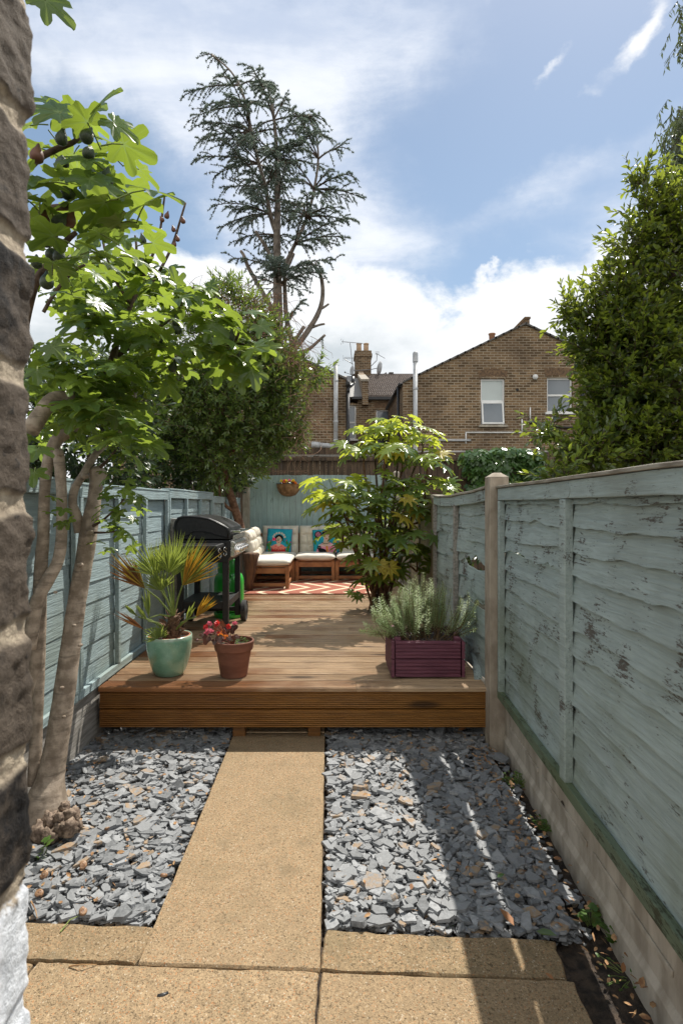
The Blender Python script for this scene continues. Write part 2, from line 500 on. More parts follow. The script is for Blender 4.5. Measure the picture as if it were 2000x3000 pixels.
def deck_mat(name, worn, stain, dark):
    m, t, b, o, oc = new_mat(name)
    isl = N(t, 'ShaderNodeNewGeometry').outputs['Random Per Island']
    off = N(t, 'ShaderNodeCombineXYZ', {0: MA(t, 'MULTIPLY', isl, 37.0), 1: 0.0, 2: MA(t, 'MULTIPLY', isl, 11.0)}).outputs[0]
    v = N(t, 'ShaderNodeVectorMath', {0: oc, 1: off}, operation='ADD').outputs[0]
    g = NOI(t, SCL(t, v, (2.2, 42, 42)), 1.6, 7, 0.62, 0.9)
    fine = NOI(t, SCL(t, v, (6, 140, 140)), 1.5, 4, 0.6)
    big = NOI(t, SCL(t, oc, (1.0, 1.0, 1.0)), 1.15, 4, 0.6)
    kn = N(t, 'ShaderNodeTexVoronoi', {'Vector': SCL(t, v, (1.0, 4.0, 4.0)), 'Scale': 1.35}).outputs['Distance']
    knot = SM(t, kn, 0.20, 0.06)
    px = N(t, 'ShaderNodeSeparateXYZ', {0: oc}).outputs[0]
    wear = SM(t, MA(t, 'ADD', MA(t, 'MULTIPLY', big, 1.5), MA(t, 'ADD', MA(t, 'MULTIPLY', isl, 0.55), MA(t, 'MULTIPLY', px, 0.24))), 0.55, 1.12)
    base = MIX(t, wear, stain, worn)
    base = MIX(t, SM(t, g, 0.36, 0.60, 0.42, 0.0), base, dark)
    base = MIX(t, MA(t, 'MULTIPLY', SM(t, MA(t, 'FRACT', MA(t, 'MULTIPLY', isl, 9.7)), 0.45, 1.0), 0.40), base, [x * 0.45 for x in stain])
    base = MIX(t, MA(t, 'MULTIPLY', knot, 0.75), base, [x * 0.5 for x in dark])
    wet = NOI(t, oc, 3.0, 4, 0.6)
    setp(t, b, base=base, rough=SM(t, MA(t, 'ADD', wet, MA(t, 'MULTIPLY', fine, 0.25)), 0.45, 0.78, 0.30, 0.62), spec=0.5,
         normal=bump(t, MA(t, 'ADD', g, MA(t, 'MULTIPLY', fine, 0.5)), 0.004, 0.6))
    return m


def paving_mat(name, c, moss=0.35):
    m, t, b, o, oc = new_mat(name)
    sp = N(t, 'ShaderNodeTexVoronoi', {'Vector': oc, 'Scale': 260.0}).outputs
    sepc = N(t, 'ShaderNodeSeparateColor', {0: sp['Color']})
    grain = NOI(t, oc, 240, 3, 0.7)
    big = NOI(t, oc, 2.4, 5, 0.65)
    big2 = NOI(t, SCL(t, oc, (1, 1, 1), (7, 3, 0)), 5.5, 6, 0.68)
    g2 = NOI(t, oc, 95, 4, 0.75)
    base = MIX(t, SM(t, MA(t, 'ADD', MA(t, 'MULTIPLY', grain, 0.4), MA(t, 'MULTIPLY', g2, 0.6)), 0.34, 0.66), [x * 0.55 for x in c], [min(x * 1.22, 0.9) for x in c])
    base = MIX(t, MA(t, 'MULTIPLY', SM(t, sepc.outputs[0], 0.88, 0.90), 0.75), base, [x * 0.30 for x in c])
    base = MIX(t, MA(t, 'MULTIPLY', SM(t, sepc.outputs[1], 0.975, 0.98), 0.7), base, (0.60, 0.52, 0.40))
    base = MIX(t, MA(t, 'MULTIPLY', SM(t, sepc.outputs[2], 0.95, 0.96), 0.7), base, (0.42, 0.17, 0.06))
    base = MIX(t, MA(t, 'MULTIPLY', SM(t, big, 0.46, 0.72), moss), base, (0.19, 0.15, 0.085))
    base = MIX(t, MA(t, 'MULTIPLY', SM(t, big2, 0.54, 0.74), moss * 1.15), base, (0.135, 0.112, 0.070))
    isl = N(t, 'ShaderNodeNewGeometry').outputs['Random Per Island']
    base = MIX(t, MA(t, 'MULTIPLY', isl, 0.25), base, [x * 0.62 for x in c])
    base = MIX(t, SM(t, NOI(t, oc, 13, 5, 0.7), 0.40, 0.68, 0.0, 0.38), base, [x * 0.55 for x in c])
    pit = SM(t, NOI(t, oc, 75, 4, 0.7), 0.40, 0.33)
    base = MIX(t, MA(t, 'MULTIPLY', pit, 0.6), base, [x * 0.33 for x in c])
    h = MA(t, 'SUBTRACT', grain, MA(t, 'MULTIPLY', pit, 1.2))
    setp(t, b, base=base, rough=0.88, spec=0.25, normal=bump(t, h, 0.005, 0.8))
    return m


def slate_mat(name):
    m, t, b, o, oc = new_mat(name)
    rnd = N(t, 'ShaderNodeNewGeometry').outputs['Random Per Island']
    n = NOI(t, oc, 45, 5, 0.65)
    rust = MA(t, 'FRACT', MA(t, 'MULTIPLY', rnd, 23.7))
    base = MIX(t, rnd, (0.085, 0.090, 0.095), (0.325, 0.333, 0.342))
    base = MIX(t, SM(t, n, 0.35, 0.7), base, (0.205, 0.211, 0.218))
    base = MIX(t, MA(t, 'MULTIPLY', SM(t, rust, 0.90, 0.92), SM(t, n, 0.35, 0.6)), base, (0.30, 0.21, 0.13))
    setp(t, b, base=base, rough=SM(t, n, 0.3, 0.7, 0.48, 0.7), spec=0.45, normal=bump(t, NOI(t, SCL(t, oc, (1, 1, 3)), 60, 5, 0.7), 0.006, 0.7))
    return m


def bark_mat(name, c1, c2, ring=40.0, scale=14.0, bmp=0.01):
    m, t, b, o, oc = new_mat(name)
    n = NOI(t, oc, scale, 6, 0.6)
    rings = NOI(t, SCL(t, oc, (6, 6, ring)), 1.0, 3, 0.6, 0.3)
    base = MIX(t, SM(t, n, 0.36, 0.66), c1, c2)
    base = MIX(t, MA(t, 'MULTIPLY', SM(t, rings, 0.55, 0.70), 0.55), base, [x * 0.45 for x in c1])
    setp(t, b, base=base, rough=0.78, spec=0.3, normal=bump(t, MA(t, 'ADD', n, MA(t, 'MULTIPLY', rings, 0.7)), bmp, 0.7))
    return m

# ================================================================ palette
M_FENCE_R = painted_wood('fence_paint_right', 'y', (0.375, 0.450, 0.440), (0.10, 0.066, 0.048), peel=0.598, moss=0.35)
M_FENCE_L = painted_wood('fence_paint_left', 'y', (0.300, 0.385, 0.400), (0.16, 0.14, 0.12), peel=0.69, moss=0.15)
M_FENCE_B = painted_wood('fence_paint_back', 'z', (0.345, 0.480, 0.490), (0.10, 0.075, 0.055), peel=0.63)
M_MOSSY = painted_wood('mossy_rail', 'y', (0.150, 0.190, 0.125), (0.06, 0.055, 0.03), peel=0.56, moss=0.3, dirt=(0.09, 0.12, 0.05))
M_FENCE_BEIGE = painted_wood('fence_bare', 'y', (0.30, 0.28, 0.20), (0.12, 0.09, 0.06), peel=0.62, moss=0.2)
M_GREYWOOD = simple('grey_timber', (0.20, 0.185, 0.165), (0.34, 0.32, 0.29), 0.85, 3.0, 6, 0.006, stretch=(18, 2, 18))
M_CAP = simple('weathered_cap', (0.20, 0.17, 0.13), (0.36, 0.33, 0.27), 0.85, 3.0, 6, 0.006, stretch=(18, 2, 18))
M_CONC = simple('concrete', (0.30, 0.265, 0.215), (0.46, 0.42, 0.35), 0.9, 5.0, 8, 0.004, stretch=(2, 2, 1), bscale=60)
M_CONC2 = simple('concrete_board', (0.34, 0.29, 0.23), (0.54, 0.48, 0.40), 0.9, 4.0, 8, 0.004, stretch=(1.5, 3, 1), bscale=60)
M_DARKFENCE = simple('brown_fence', (0.042, 0.026, 0.017), (0.135, 0.088, 0.055), 0.85, 2.0, 6, 0.008, stretch=(12, 12, 1.2))
M_FELT = simple('roof_felt', (0.34, 0.33, 0.31), (0.50, 0.49, 0.47), 0.9, 3.0, 6, 0.004)
M_SOIL = simple('soil', (0.020, 0.014, 0.010), (0.085, 0.060, 0.042), 0.95, 30, 8, 0.02)
M_GROUND = simple('earth', (0.05, 0.045, 0.03), (0.09, 0.08, 0.05), 0.95, 3, 6, 0.02)
M_PAVE = paving_mat('paving', (0.385, 0.275, 0.162), 0.42)
M_PAVE_M = paving_mat('paving_mossy', (0.335, 0.240, 0.138), 0.95)
M_SLATE = slate_mat('slate')
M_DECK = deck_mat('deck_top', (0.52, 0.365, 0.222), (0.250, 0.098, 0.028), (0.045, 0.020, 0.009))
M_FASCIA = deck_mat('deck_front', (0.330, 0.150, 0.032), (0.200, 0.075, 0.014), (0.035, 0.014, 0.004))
M_BRICK = brick_mat('stock_brick', (0.145, 0.092, 0.052), (0.350, 0.232, 0.124), (0.41, 0.345, 0.255), (0.070, 0.050, 0.037))
M_BRICK_D = brick_mat('sooty_brick', (0.110, 0.070, 0.042), (0.260, 0.170, 0.095), (0.30, 0.25, 0.18), (0.050, 0.036, 0.028))
M_WHITE = simple('white_upvc', (0.72, 0.72, 0.70), (0.80, 0.80, 0.79), 0.35, 4)
M_BLACK = simple('black_plastic', (0.012, 0.012, 0.013), (0.025, 0.025, 0.026), 0.4, 10)
M_GREYPIPE = simple('grey_pipe', (0.40, 0.415, 0.43), (0.52, 0.535, 0.55), 0.5, 4)

# ================================================================ ground, patio, path
g = MB(); g.grid(lambda u, v: ((u - .5) * 800, (v - .5) * 800, -0.075), 4, 4)
tag(g.build('ground', M_GROUND), kind='structure')
g = MB(); g.grid(lambda u, v: (-2.4 + u * 3.6, -1.0 + v * 5.5, -0.056 + 0.014 * noise.noise(Vector((u * 60, v * 90, 0))) + 0.010 * noise.noise(Vector((u * 160, v * 240, 3)))), 180, 240)
tag(g.build('soil_bed', M_SOIL), kind='structure')
g = MB(); g.grid(lambda u, v: (-2.0 + u * 2.76, -1.0 + v * 2.95, -0.016), 4, 4)
tag(g.build('paving_bed', M_SOIL), kind='structure')


def slab(mb, q, z0, z1, seed=0, mi=0, n=14, wob=0.003, crack=None):
    """a slab on the quad q (4 ground points, anticlockwise) with slightly eroded edges"""
    rg = random.Random(seed); ring = []
    for i in range(4):
        a, b = Vector(q[i]), Vector(q[(i + 1) % 4]); per = (b - a).normalized(); nrm = Vector((per.y, -per.x))
        m = max(4, int((b - a).length / 0.035))
        for k in range(m):
            p = a.lerp(b, k / m)
            w_ = noise.noise(Vector((p.x * 9 + seed, p.y * 9, seed * 1.7))) * wob * 1.6 + rg.uniform(-wob, wob) * 0.5
            if k == 0: w_ = -wob * 1.2
            ring.append(p - nrm * (abs(w_)))
    c = sum(ring, Vector((0, 0))) / len(ring); k = len(ring)
    rows = []
    for sc_, z in ((1.0, z0), (1.0, z1 - 0.007), (None, z1)):
        for p in ring:
            if sc_ is None:
                d = (c - p); p2 = p + d.normalized() * 0.006
            else: p2 = p
            rows.append((p2.x, p2.y, z))
    fs = []
    for r_ in range(2):
        for i in range(k):
            fs.append((r_ * k + i, r_ * k + (i + 1) % k, (r_ + 1) * k + (i + 1) % k, (r_ + 1) * k + i))
    fs.append(tuple(2 * k + i for i in range(k)))
    mb.add(rows, fs, mi)


def GP(px, py, z=0.0):
    d = (CH - z) * F / (py - VY)
    return Vector(((px - VX) / F * d, d))


p_near_l, p_near_r, p_far_r, p_far_l = GP(404, 2823), GP(939, 2841), GP(952, 2150), GP(684, 2150)
dirp = (p_far_l - p_near_l).normalized(); dirr = (p_far_r - p_near_r).normalized()
b = MB(); slab(b, [p_near_l, p_near_r, p_far_r + dirr * 0.18, p_far_l + dirp * 0.18], -0.05, 0.0, 3, wob=0.0025)
tag(b.build('path', M_PAVE), kind='structure')
jt = (p_near_r - p_near_l).normalized(); nn = Vector((-jt.y, jt.x))           # joint direction, away from the camera
gap = 0.005
b = MB(); bmoss = MB()


def at(s, t):
    """s along the joint from the path's near right corner, t away from the camera"""
    v = p_near_r + jt * s + nn * t; return v


slab(bmoss, [at(-1.85, 0.0), at(-0.594 - gap, 0.0), at(-0.594 - gap + 0.012, 0.162), at(-1.85, 0.172)], -0.05, 0.002, 5, wob=0.008)
slab(bmoss, [at(-.003, 0.0), at(0.79, -0.004), at(0.80, 0.165), at(-.001, 0.178)], -0.05, -0.003, 6, wob=0.009)
for k, (s0, s1) in enumerate(((-1.9, -0.94), (-0.932, -0.004), (-0.001, 0.80))):
    slab(b, [at(s0, -0.62), at(s1, -0.62), at(s1, -gap * 1.4), at(s0, -gap * 1.4)], -0.05, 0.001 + 0.002 * (k % 2), 20 + k, wob=0.005)
    slab(b, [at(s0, -1.24), at(s1, -1.24), at(s1, -0.62 - gap), at(s0, -0.62 - gap)], -0.05, 0.001, 30 + k, wob=0.005)
    slab(b, [at(s0, -2.6), at(s1, -2.6), at(s1, -1.24 - gap), at(s0, -1.24 - gap)], -0.05, 0.001, 40 + k, wob=0.005)
tag(b.build('patio', M_PAVE), kind='structure')
tag(bmoss.build('patio_edging', M_PAVE_M), kind='structure')

# ================================================================ slate chippings: nobody could count them
rg = np.random.default_rng(11)


def chips(n, x0, x1, y0, y1, zlo, zhi, smin, smax, keep):
    pos = np.stack([rg.uniform(x0, x1, n), rg.uniform(y0, y1, n), rg.uniform(zlo, zhi, n)], 1)
    pos = pos[[keep(p) for p in pos]]; n = len(pos)
    k = 5
    ang = np.linspace(0, 2 * np.pi, k, endpoint=False)[None] + rg.uniform(-.50, .50, (n, k))
    L = smin + (smax - smin) * rg.random(n) ** 1.8
    asp = rg.uniform(0.38, 0.85, n)
    rad = rg.uniform(0.70, 1.22, (n, k))
    x = np.cos(ang) * rad * L[:, None] / 2; y = np.sin(ang) * rad * (L * asp)[:, None] / 2
    th = L * rg.uniform(0.07, 0.17, n)
    topz = th[:, None] / 2 + rg.uniform(-.14, .14, (n, k)) * th[:, None]
    sh = rg.uniform(0.86, 1.0, (n, k))
    topv = np.stack([x * sh, y * sh, topz], -1); botv = np.stack([x, y, -th[:, None] / 2 * np.ones((n, k))], -1)
    V = np.concatenate([topv, botv], 1)
    tilt = np.abs(rg.normal(0, 0.30, n)).clip(0, 1.15); ta = rg.uniform(0, 2 * np.pi, n)
    nz = np.stack([np.sin(tilt) * np.cos(ta), np.sin(tilt) * np.sin(ta), np.cos(tilt)], -1)
    dd = np.stack([np.cos(ta + 1.3 + rg.uniform(-2, 2, n)), np.sin(ta + 1.3 + rg.uniform(-2, 2, n)), np.zeros(n)], -1)
    Rm = frames(dd, nz)
    V = np.einsum('nij,nkj->nki', Rm, V) + pos[:, None]
    f = []
    for i in range(1, k - 1): f.append((0, i, i + 1)); f.append((k, k + i + 1, k + i))
    for i in range(k):
        j = (i + 1) % k; f += [(i, k + i, k + j), (i, k + j, j)]
    Fc = np.array(f)[None] + (np.arange(n) * 2 * k)[:, None, None]
    return V.reshape(-1, 3), Fc.reshape(-1, 3)


def path_x(y, side):
    a, bb = (p_near_l, p_far_l) if side < 0 else (p_near_r, p_far_r)
    t = (y - a.y) / (bb.y - a.y); return a.x + (bb.x - a.x) * t


def patio_y(x):
    t = (x - p_near_r.x) / jt.x; q = p_near_r + jt * t
    return q.y + 0.172


def keep_r(p):
    if p[0] < path_x(p[1], 1) + 0.022 or p[1] < patio_y(p[0]) + 0.03: return False
    lim = 0.885 + 0.045 * (p[1] - 2) + 0.06 * noise.noise(Vector((p[1] * 3, 0, 1)))
    if p[0] > lim: return rg.random() < 0.10 and p[0] < 0.95 + 0.04 * (p[1] - 2)
    if p[0] > 0.70 and 3.25 < p[1] < 3.5: return rg.random() < 0.35
    return True


def keep_l(p):
    if p[0] > path_x(p[1], -1) - 0.022 or p[1] < patio_y(p[0]) + 0.025: return False
    if (p[0] + 1.36) ** 2 + (p[1] - 2.70) ** 2 < 0.020: return False
    return True


Vs, Fs, base_i = [], [], 0
for n, zlo, zhi, smin, smax in ((6200, -.055, -.030, .03, .065), (8600, -.030, -.008, .022, .070), (2700, -.010, .006, .028, .085), (330, -.004, .010, .075, .120)):
    for box_, kp in (((-.05, 1.0, 1.95, 3.95), keep_r), ((-1.56, -.05, 1.9, 3.95), keep_l)):
        V, Fc = chips(int(n * (1.0 if kp is keep_r else 1.45)), *box_, zlo, zhi, smin, smax, kp)
        Vs.append(V); Fs.append(Fc + base_i); base_i += len(V)
sl = mesh_np('slate_gravel', np.concatenate(Vs), np.concatenate(Fs), M_SLATE)
tag(sl, 'blue grey slate chippings spread on both sides of the path', 'gravel', kind='stuff')

# leaf and bark litter among the chippings
M_LITTER = simple('litter', (0.17, 0.075, 0.030), (0.42, 0.255, 0.12), 0.85, 30)
rgl = np.random.default_rng(5)
n = 620
xy = np.stack([rgl.uniform(-1.5, 0.98, n), rgl.uniform(1.98, 3.7, n)], 1)
xy[:200] = np.stack([rgl.uniform(.80, .97, 200), rgl.uniform(1.5, 3.5, 200)], 1)
ok = [(path_x(y, -1) > x or path_x(y, 1) < x) and (y > patio_y(x) + .02 or x > .80) for x, y in xy]
xy = xy[ok]; n = len(xy)
pos = np.concatenate([xy, rgl.uniform(.008, .024, (n, 1))], 1)
dd = rand_dirs(rgl, n) * np.array([1, 1, .25]); nz = rand_dirs(rgl, n) * .55 + np.array([0, 0, 1])
S3 = np.stack([rgl.uniform(.012, .05, n), rgl.uniform(.014, .036, n), np.full(n, .02)], -1)
V, Fc = scatter(LEAF, pos, frames(dd, nz), S3)
tag(mesh_np('leaf_litter', V, Fc, M_LITTER), 'brown leaf and bark scraps lying among the slate chippings', 'leaf litter', kind='stuff')

# ================================================================ deck
DZ, DF, DB = 0.334, 3.64, 9.42
deck = thing('timber_deck', 'raised grooved timber deck with oiled orange brown boards', 'deck', (-0.24, DF, 0))
b = MB(); y = DF - 0.012; k = 0
rd = random.Random(4)
while y < DB:
    bw = 0.136; ng = 7; prof = [(y, DZ - 0.028), (y, DZ - 0.008), (y + .006, DZ)]
    for i in range(ng):
        a = y + 0.007 + (bw - 0.014) * (i / ng); e = y + 0.007 + (bw - 0.014) * ((i + 1) / ng)
        m_ = e - a
        prof += [(a + m_ * .15, DZ), (a + m_ * .56, DZ), (a + m_ * .66, DZ - .007), (a + m_ * .96, DZ - .007)]
    prof += [(y + bw - .006, DZ), (y + bw, DZ - .008), (y + bw, DZ - .028)]
    dz_ = rd.uniform(-.003, .001) if k else 0
    # boards are joined from two lengths
    xs = [-1.495, rd.choice((-0.6, 0.15, 2.0, 0.45, 2.0)), 0.985]
    if xs[1] > 0.98: xs = [-1.495, 0.985]
    for x0, x1 in zip(xs, xs[1:]):
        b.prism([(p, z + dz_) for p, z in prof], 'x', x0 + .001, x1 - .001)
    y += bw + 0.014; k += 1
b.build('deck_board', M_DECK, deck)
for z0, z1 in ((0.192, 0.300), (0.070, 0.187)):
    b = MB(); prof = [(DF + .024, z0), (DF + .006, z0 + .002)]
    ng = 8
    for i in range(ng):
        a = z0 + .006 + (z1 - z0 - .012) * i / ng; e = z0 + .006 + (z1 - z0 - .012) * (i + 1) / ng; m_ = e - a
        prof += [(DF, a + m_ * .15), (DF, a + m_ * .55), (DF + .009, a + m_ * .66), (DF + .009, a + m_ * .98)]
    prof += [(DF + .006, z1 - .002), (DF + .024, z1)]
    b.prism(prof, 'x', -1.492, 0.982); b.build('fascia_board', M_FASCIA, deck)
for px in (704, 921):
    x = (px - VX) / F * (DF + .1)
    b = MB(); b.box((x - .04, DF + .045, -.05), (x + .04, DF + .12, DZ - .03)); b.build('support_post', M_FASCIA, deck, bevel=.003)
b = MB(); b.box((-1.49, DF + .03, .295), (0.98, DF + .075, .304)); b.box((-1.49, DF + .05, .12), (-1.44, DB, .30)); b.box((.93, DF + .05, .12), (.98, DB, .30))
b.build('joist', M_FASCIA, deck)

# ================================================================ fences
def waney_boards(x_of, y0, y1, edges, seed, out=-1, thick=.010, wav=.010, bites=(), nseg=70, shift=None, lap=.020):
    """rough sawn horizontal boards, each lapping over the one below; edges = bottom edges from low to high"""
    mb = MB(); n = len(edges) - 1
    for i in range(n):
        zb, zt = edges[i], edges[i + 1] + 0.075
        vs = []; fs = []
        for k in range(nseg + 1):
            y = y0 + (y1 - y0) * k / nseg
            q = Vector((y * 2.1, i * 7.3, seed)); q2 = Vector((y * 6.5, i * 3.1, seed + 5)); q3 = Vector((y * 23, i * 3.1, seed + 9))
            eb = wav * (1.5 * noise.noise(q) + .7 * noise.noise(q2) + .25 * noise.noise(q3)); et = wav * noise.noise(q + Vector((0, 50, 0)))
            bow = .006 * noise.noise(q * .7 + Vector((9, 9, 9)))
            for (bi, yc, hw, dz_, dt) in bites:
                if bi == i:
                    wgt = math.exp(-((y - yc) / hw) ** 4); eb += dz_ * wgt * (1 + .5 * noise.noise(q3) + .4 * noise.noise(q2)); et += dt * wgt
            sh = shift(y, i) if shift else 0.0
            x = x_of(y) + sh
            for (dx_, zz_) in ((out * lap + bow, zb + eb), (out * (lap - thick) + bow, zb + eb), (out * .002, zt + et), (out * (.003), zt + et)):
                vs.append((x + dx_, y, zz_))
        for k in range(nseg):
            a = k * 4
            for j in range(4):
                fs.append((a + j, a + (j + 1) % 4, a + 4 + (j + 1) % 4, a + 4 + j))
        fs += [(0, 1, 2, 3), tuple(nseg * 4 + j for j in (3, 2, 1, 0))]
        mb.add(vs, fs)
    return mb


XR = lambda y: 0.900 + 0.052 * min(y, 3.6)
GR = 'fence panels along the right boundary'


def yz_bar(mb, x_of, y0, y1, z0, z1, dx0, dx1, n=8, wob=.004, seed=0, sag=None):
    vs = []; fs = []
    for k in range(n + 1):
        y = y0 + (y1 - y0) * k / n; w_ = wob * noise.noise(Vector((y * 2, seed, 1))) + (sag(y) if sag else 0)
        x = x_of(y)
        vs += [(x + dx0, y, z0 + w_), (x + dx1, y, z0 + w_), (x + dx1, y, z1 + w_), (x + dx0, y, z1 + w_)]
    for k in range(n):
        a = k * 4
        for j in range(4): fs.append((a + j, a + (j + 1) % 4, a + 4 + (j + 1) % 4, a + 4 + j))
    fs += [(0, 1, 2, 3), tuple(n * 4 + j for j in (3, 2, 1, 0))]
    mb.add(vs, fs)


# nearest right panel, from beside the camera to the concrete post
pn = thing('garden_fence', 'peeling duck egg blue lapped fence panel in shade above a concrete gravel board', 'fence panel', (XR(2.6), 2.6, .33), group=GR)
edges = [.335, .455, .560, .672, .768, .880, .985, 1.095, 1.195, 1.300, 1.405, 1.500, 1.600]
waney_boards(XR, 1.0, 3.535, edges[:-1] + [1.520], 3, wav=.015, lap=.034, thick=.014, bites=((8, 3.05, .55, .022, 0), (7, 3.0, .6, 0, -.062), (8, 2.1, .7, .012, 0), (5, 1.9, .4, .012, 0), (10, 2.9, .3, .010, 0))).build('board', M_FENCE_R, pn)
b = MB(); yz_bar(b, XR, 1.0, 3.54, 1.525, 1.598, -.062, -.030, wob=.006, seed=1); b.build('top_rail', M_FENCE_R, pn, bevel=.003)
b = MB(); yz_bar(b, XR, 1.0, 3.54, 1.600, 1.615, -.074, .030, wob=.006, seed=1); b.build('capping', M_CAP, pn, bevel=.003)
b = MB(); yz_bar(b, XR, 1.0, 3.54,     .300, .350, -.064, -.034, wob=.008, seed=2); b.build('bottom_rail', M_MOSSY, pn, bevel=.003)
for y in (1.35, 2.385, 3.505):
    b = MB(); wdt = .030 if y < 3 else .018
    b.box((XR(y) - .066, y - wdt, .345), (XR(y) - .030, y + wdt, 1.522)); b.build('batten', M_FENCE_R, pn, bevel=.004)
b = MB(); b.tube([(Vector((XR(2.33) - .066, 2.33, 1.558)), .030), (Vector((XR(2.33) - .060, 2.33, 1.558)), .030)], 18)
b.build('rail_plug', M_FENCE_R, pn)

# gravel board below it
gb = thing('gravel_board', 'long grey concrete gravel board under the shaded blue fence panel', 'gravel board', (XR(2.3), 2.3, 0))
b = MB(); prof = [(-.028, -.06), (-.028, .045), (-.018, .062), (-.014, .070), (-.014, .296), (.02, .296), (.02, -.06)]
rows = []
for k in range(25):
    y = .9 + (3.54 - .9) * k / 24
    for (dx_, z) in prof: rows.append((XR(y) + dx_, y, z + .004 * noise.noise(Vector((y, 3, 3)))))
m_ = len(prof); fs = [(k * m_ + j, k * m_ + (j + 1) % m_, (k + 1) * m_ + (j + 1) % m_, (k + 1) * m_ + j) for k in range(24) for j in range(m_)]
b.add(rows, fs + [tuple(range(m_)), tuple(24 * m_ + j for j in range(m_ - 1, -1, -1))]); b.build('panel', M_CONC2, gb)
b = MB()
for y0 in (1.0, 1.62, 2.24, 2.86): yz_bar(b, XR, y0, y0 + .56, .150, .172, -.022, -.013, wob=.002)
b.build('moulded_ridge', M_CONC2, gb, bevel=.004)
b = MB(); b.tube([(Vector((XR(2.52) - .0155, 2.52, .165)), .022), (Vector((XR(2.52) - .012, 2.52, .165)), .022)], 14); b.build('fixing_hole', M_SOIL, gb)


def post(name, label, x, y, h, wd=.10, mat=M_CONC, group=None, slot=True):
    t = thing(name, label, 'fence post', (x, y, 0), group=group)
    b = MB(); hw = wd / 2
    b.box((x - hw, y - hw, -.2), (x + hw, y - hw * .25, h)); b.box((x - hw, y + hw * .25, -.2), (x + hw, y + hw, h)); b.box((x - hw * .98, y - hw * .26, -.2), (x + hw * .3, y + hw * .26, h - .001))
    b.build('shaft', mat, t, bevel=.007)
    b = MB(); q = hw * 1.0
    b.add([(x - q, y - q, h), (x + q, y - q, h), (x + q, y + q, h), (x - q, y + q, h), (x - q * .35, y - q * .4, h + .028), (x + q * .35, y - q * .4, h + .028), (x + q * .35, y + q * .4, h + .028), (x - q * .35, y + q * .4, h + .028)],
          [(0, 1, 5, 4), (1, 2, 6, 5), (2, 3, 7, 6), (3, 0, 4, 7), (4, 5, 6, 7)]); b.build('cap', mat, t, bevel=.004)
    return t


GPOST = 'concrete fence posts'
M_POST = simple('post_concrete', (.255, .210, .160), (.40, .345, .275), .9, 5.0, 8, .004, stretch=(2, 2, 1), bscale=60)
post('fence_post', 'tall concrete post at the deck corner between two blue fence panels', 1.035, 3.605, 1.672, .12, M_POST, group=GPOST)
post('fence_post', 'tall concrete post in the back left corner beside the hanging basket fence', -1.41, 9.28, 2.02, .105, group=GPOST)
post('fence_post', 'pale concrete post half hidden behind the glossy big leaved bush', 1.03, 9.28, 2.02, .10, group=GPOST)

# second right panel: sagging and broken
pn = thing('garden_fence', 'sagging broken green blue fence panel with holes beside the rosemary planter', 'fence panel', (1.03, 4.7, .33), group=GR)
XS = lambda y: 1.03 - .035 * math.sin(math.pi * min(max((y - 3.66) / 1.9, 0), 1))
edges = [.345, .43, .52, .61, .70, .79, .88, .97, 1.06, 1.15, 1.24, 1.33, 1.42, 1.50]
waney_boards(XS, 3.655, 5.56, edges, 21, wav=.016, nseg=90,
             bites=((8, 4.02, .28, .062, 0), (7, 4.0, .30, 0, -.085), (5, 4.0, .28, .060, .02), (4, 3.98, .28, 0, -.080), (10, 5.0, .35, .03, 0), (1, 4.1, .3, .05, 0), (2, 4.9, .3, .03, 0)),
             shift=lambda y, i: -.030 * (noise.noise(Vector((y * 2.3, i * 1.9, 4))) ** 2) - (.02 if i in (9, 6, 2) else 0) * math.sin(y * 4 + i)).build('board', M_FENCE_R, pn)
sagf = lambda y: .03 * ((y - 4.75) / .95) ** 2 - .02
b = MB(); yz_bar(b, XS, 3.655, 5.56, 1.505, 1.578, -.050, -.014, 20, .012, 8, sagf); b.build('top_rail', M_FENCE_R, pn, bevel=.003)
b = MB(); yz_bar(b, XS, 3.655, 5.56, 1.580, 1.596, -.062, .03, 20, .012, 8, sagf); b.build('capping', M_CAP, pn, bevel=.003)
for y in (4.45, 5.53):
    b = MB(); b.box((XS(y) - .055, y - .018, .335), (XS(y) - .020, y + .018, 1.50)); b.build('batten', M_GREYWOOD, pn, bevel=.003)
b = MB(); b.grid(lambda u, v: Vector(W(1362, 1858, 4.35)).lerp(W(1392, 1990, 3.80), u) + Vector((.0, 0, 0)) + Vector((-.01 + .055 * v + .012 * math.sin(u * 3), .0, (.085 * v * math.sin(math.pi * (u * .8 + .2))))), 14, 4)
br = b.build('broken_board', M_FENCE_R, pn, smooth=True); br['label'] = 'split board curling out at the foot of the panel'
s_ = br.modifiers.new('thick', 'SOLIDIFY'); s_.thickness = .008
# third right panel: bare and beige
pn = thing('garden_fence', 'short bare beige fence panel behind the big leaved bush', 'fence panel', (1.03, 7.4, .33), group=GR)
XT = lambda y: 1.03
waney_boards(XT, 5.70, 9.2, [.345 + .115 * i for i in range(10)] + [1.50], 33, wav=.006, nseg=50).build('board', M_FENCE_BEIGE, pn)
b = MB(); yz_bar(b, XT, 5.70, 9.2, 1.56, 1.60, -.05, .02); b.build('top_rail', M_CAP, pn, bevel=.003)
for y in (6.5, 7.4, 8.3):
    b = MB(); b.box((.975, y - .02, .335), (1.0, y + .02, 1.55)); b.build('batten', M_GREYWOOD, pn, bevel=.003)
t = thing('fence_post', 'slim brown wooden post joining the sagging and beige fence panels', 'fence post', (1.01, 5.63, .33))
b = MB(); b.box((.975, 5.585, .3), (1.05, 5.675, 1.56)); b.build('shaft', simple('post_brown', (.13, .10, .065), (.22, .18, .12), .85, 4, 5, .004, stretch=(12, 12, 1)), t, bevel=.004)
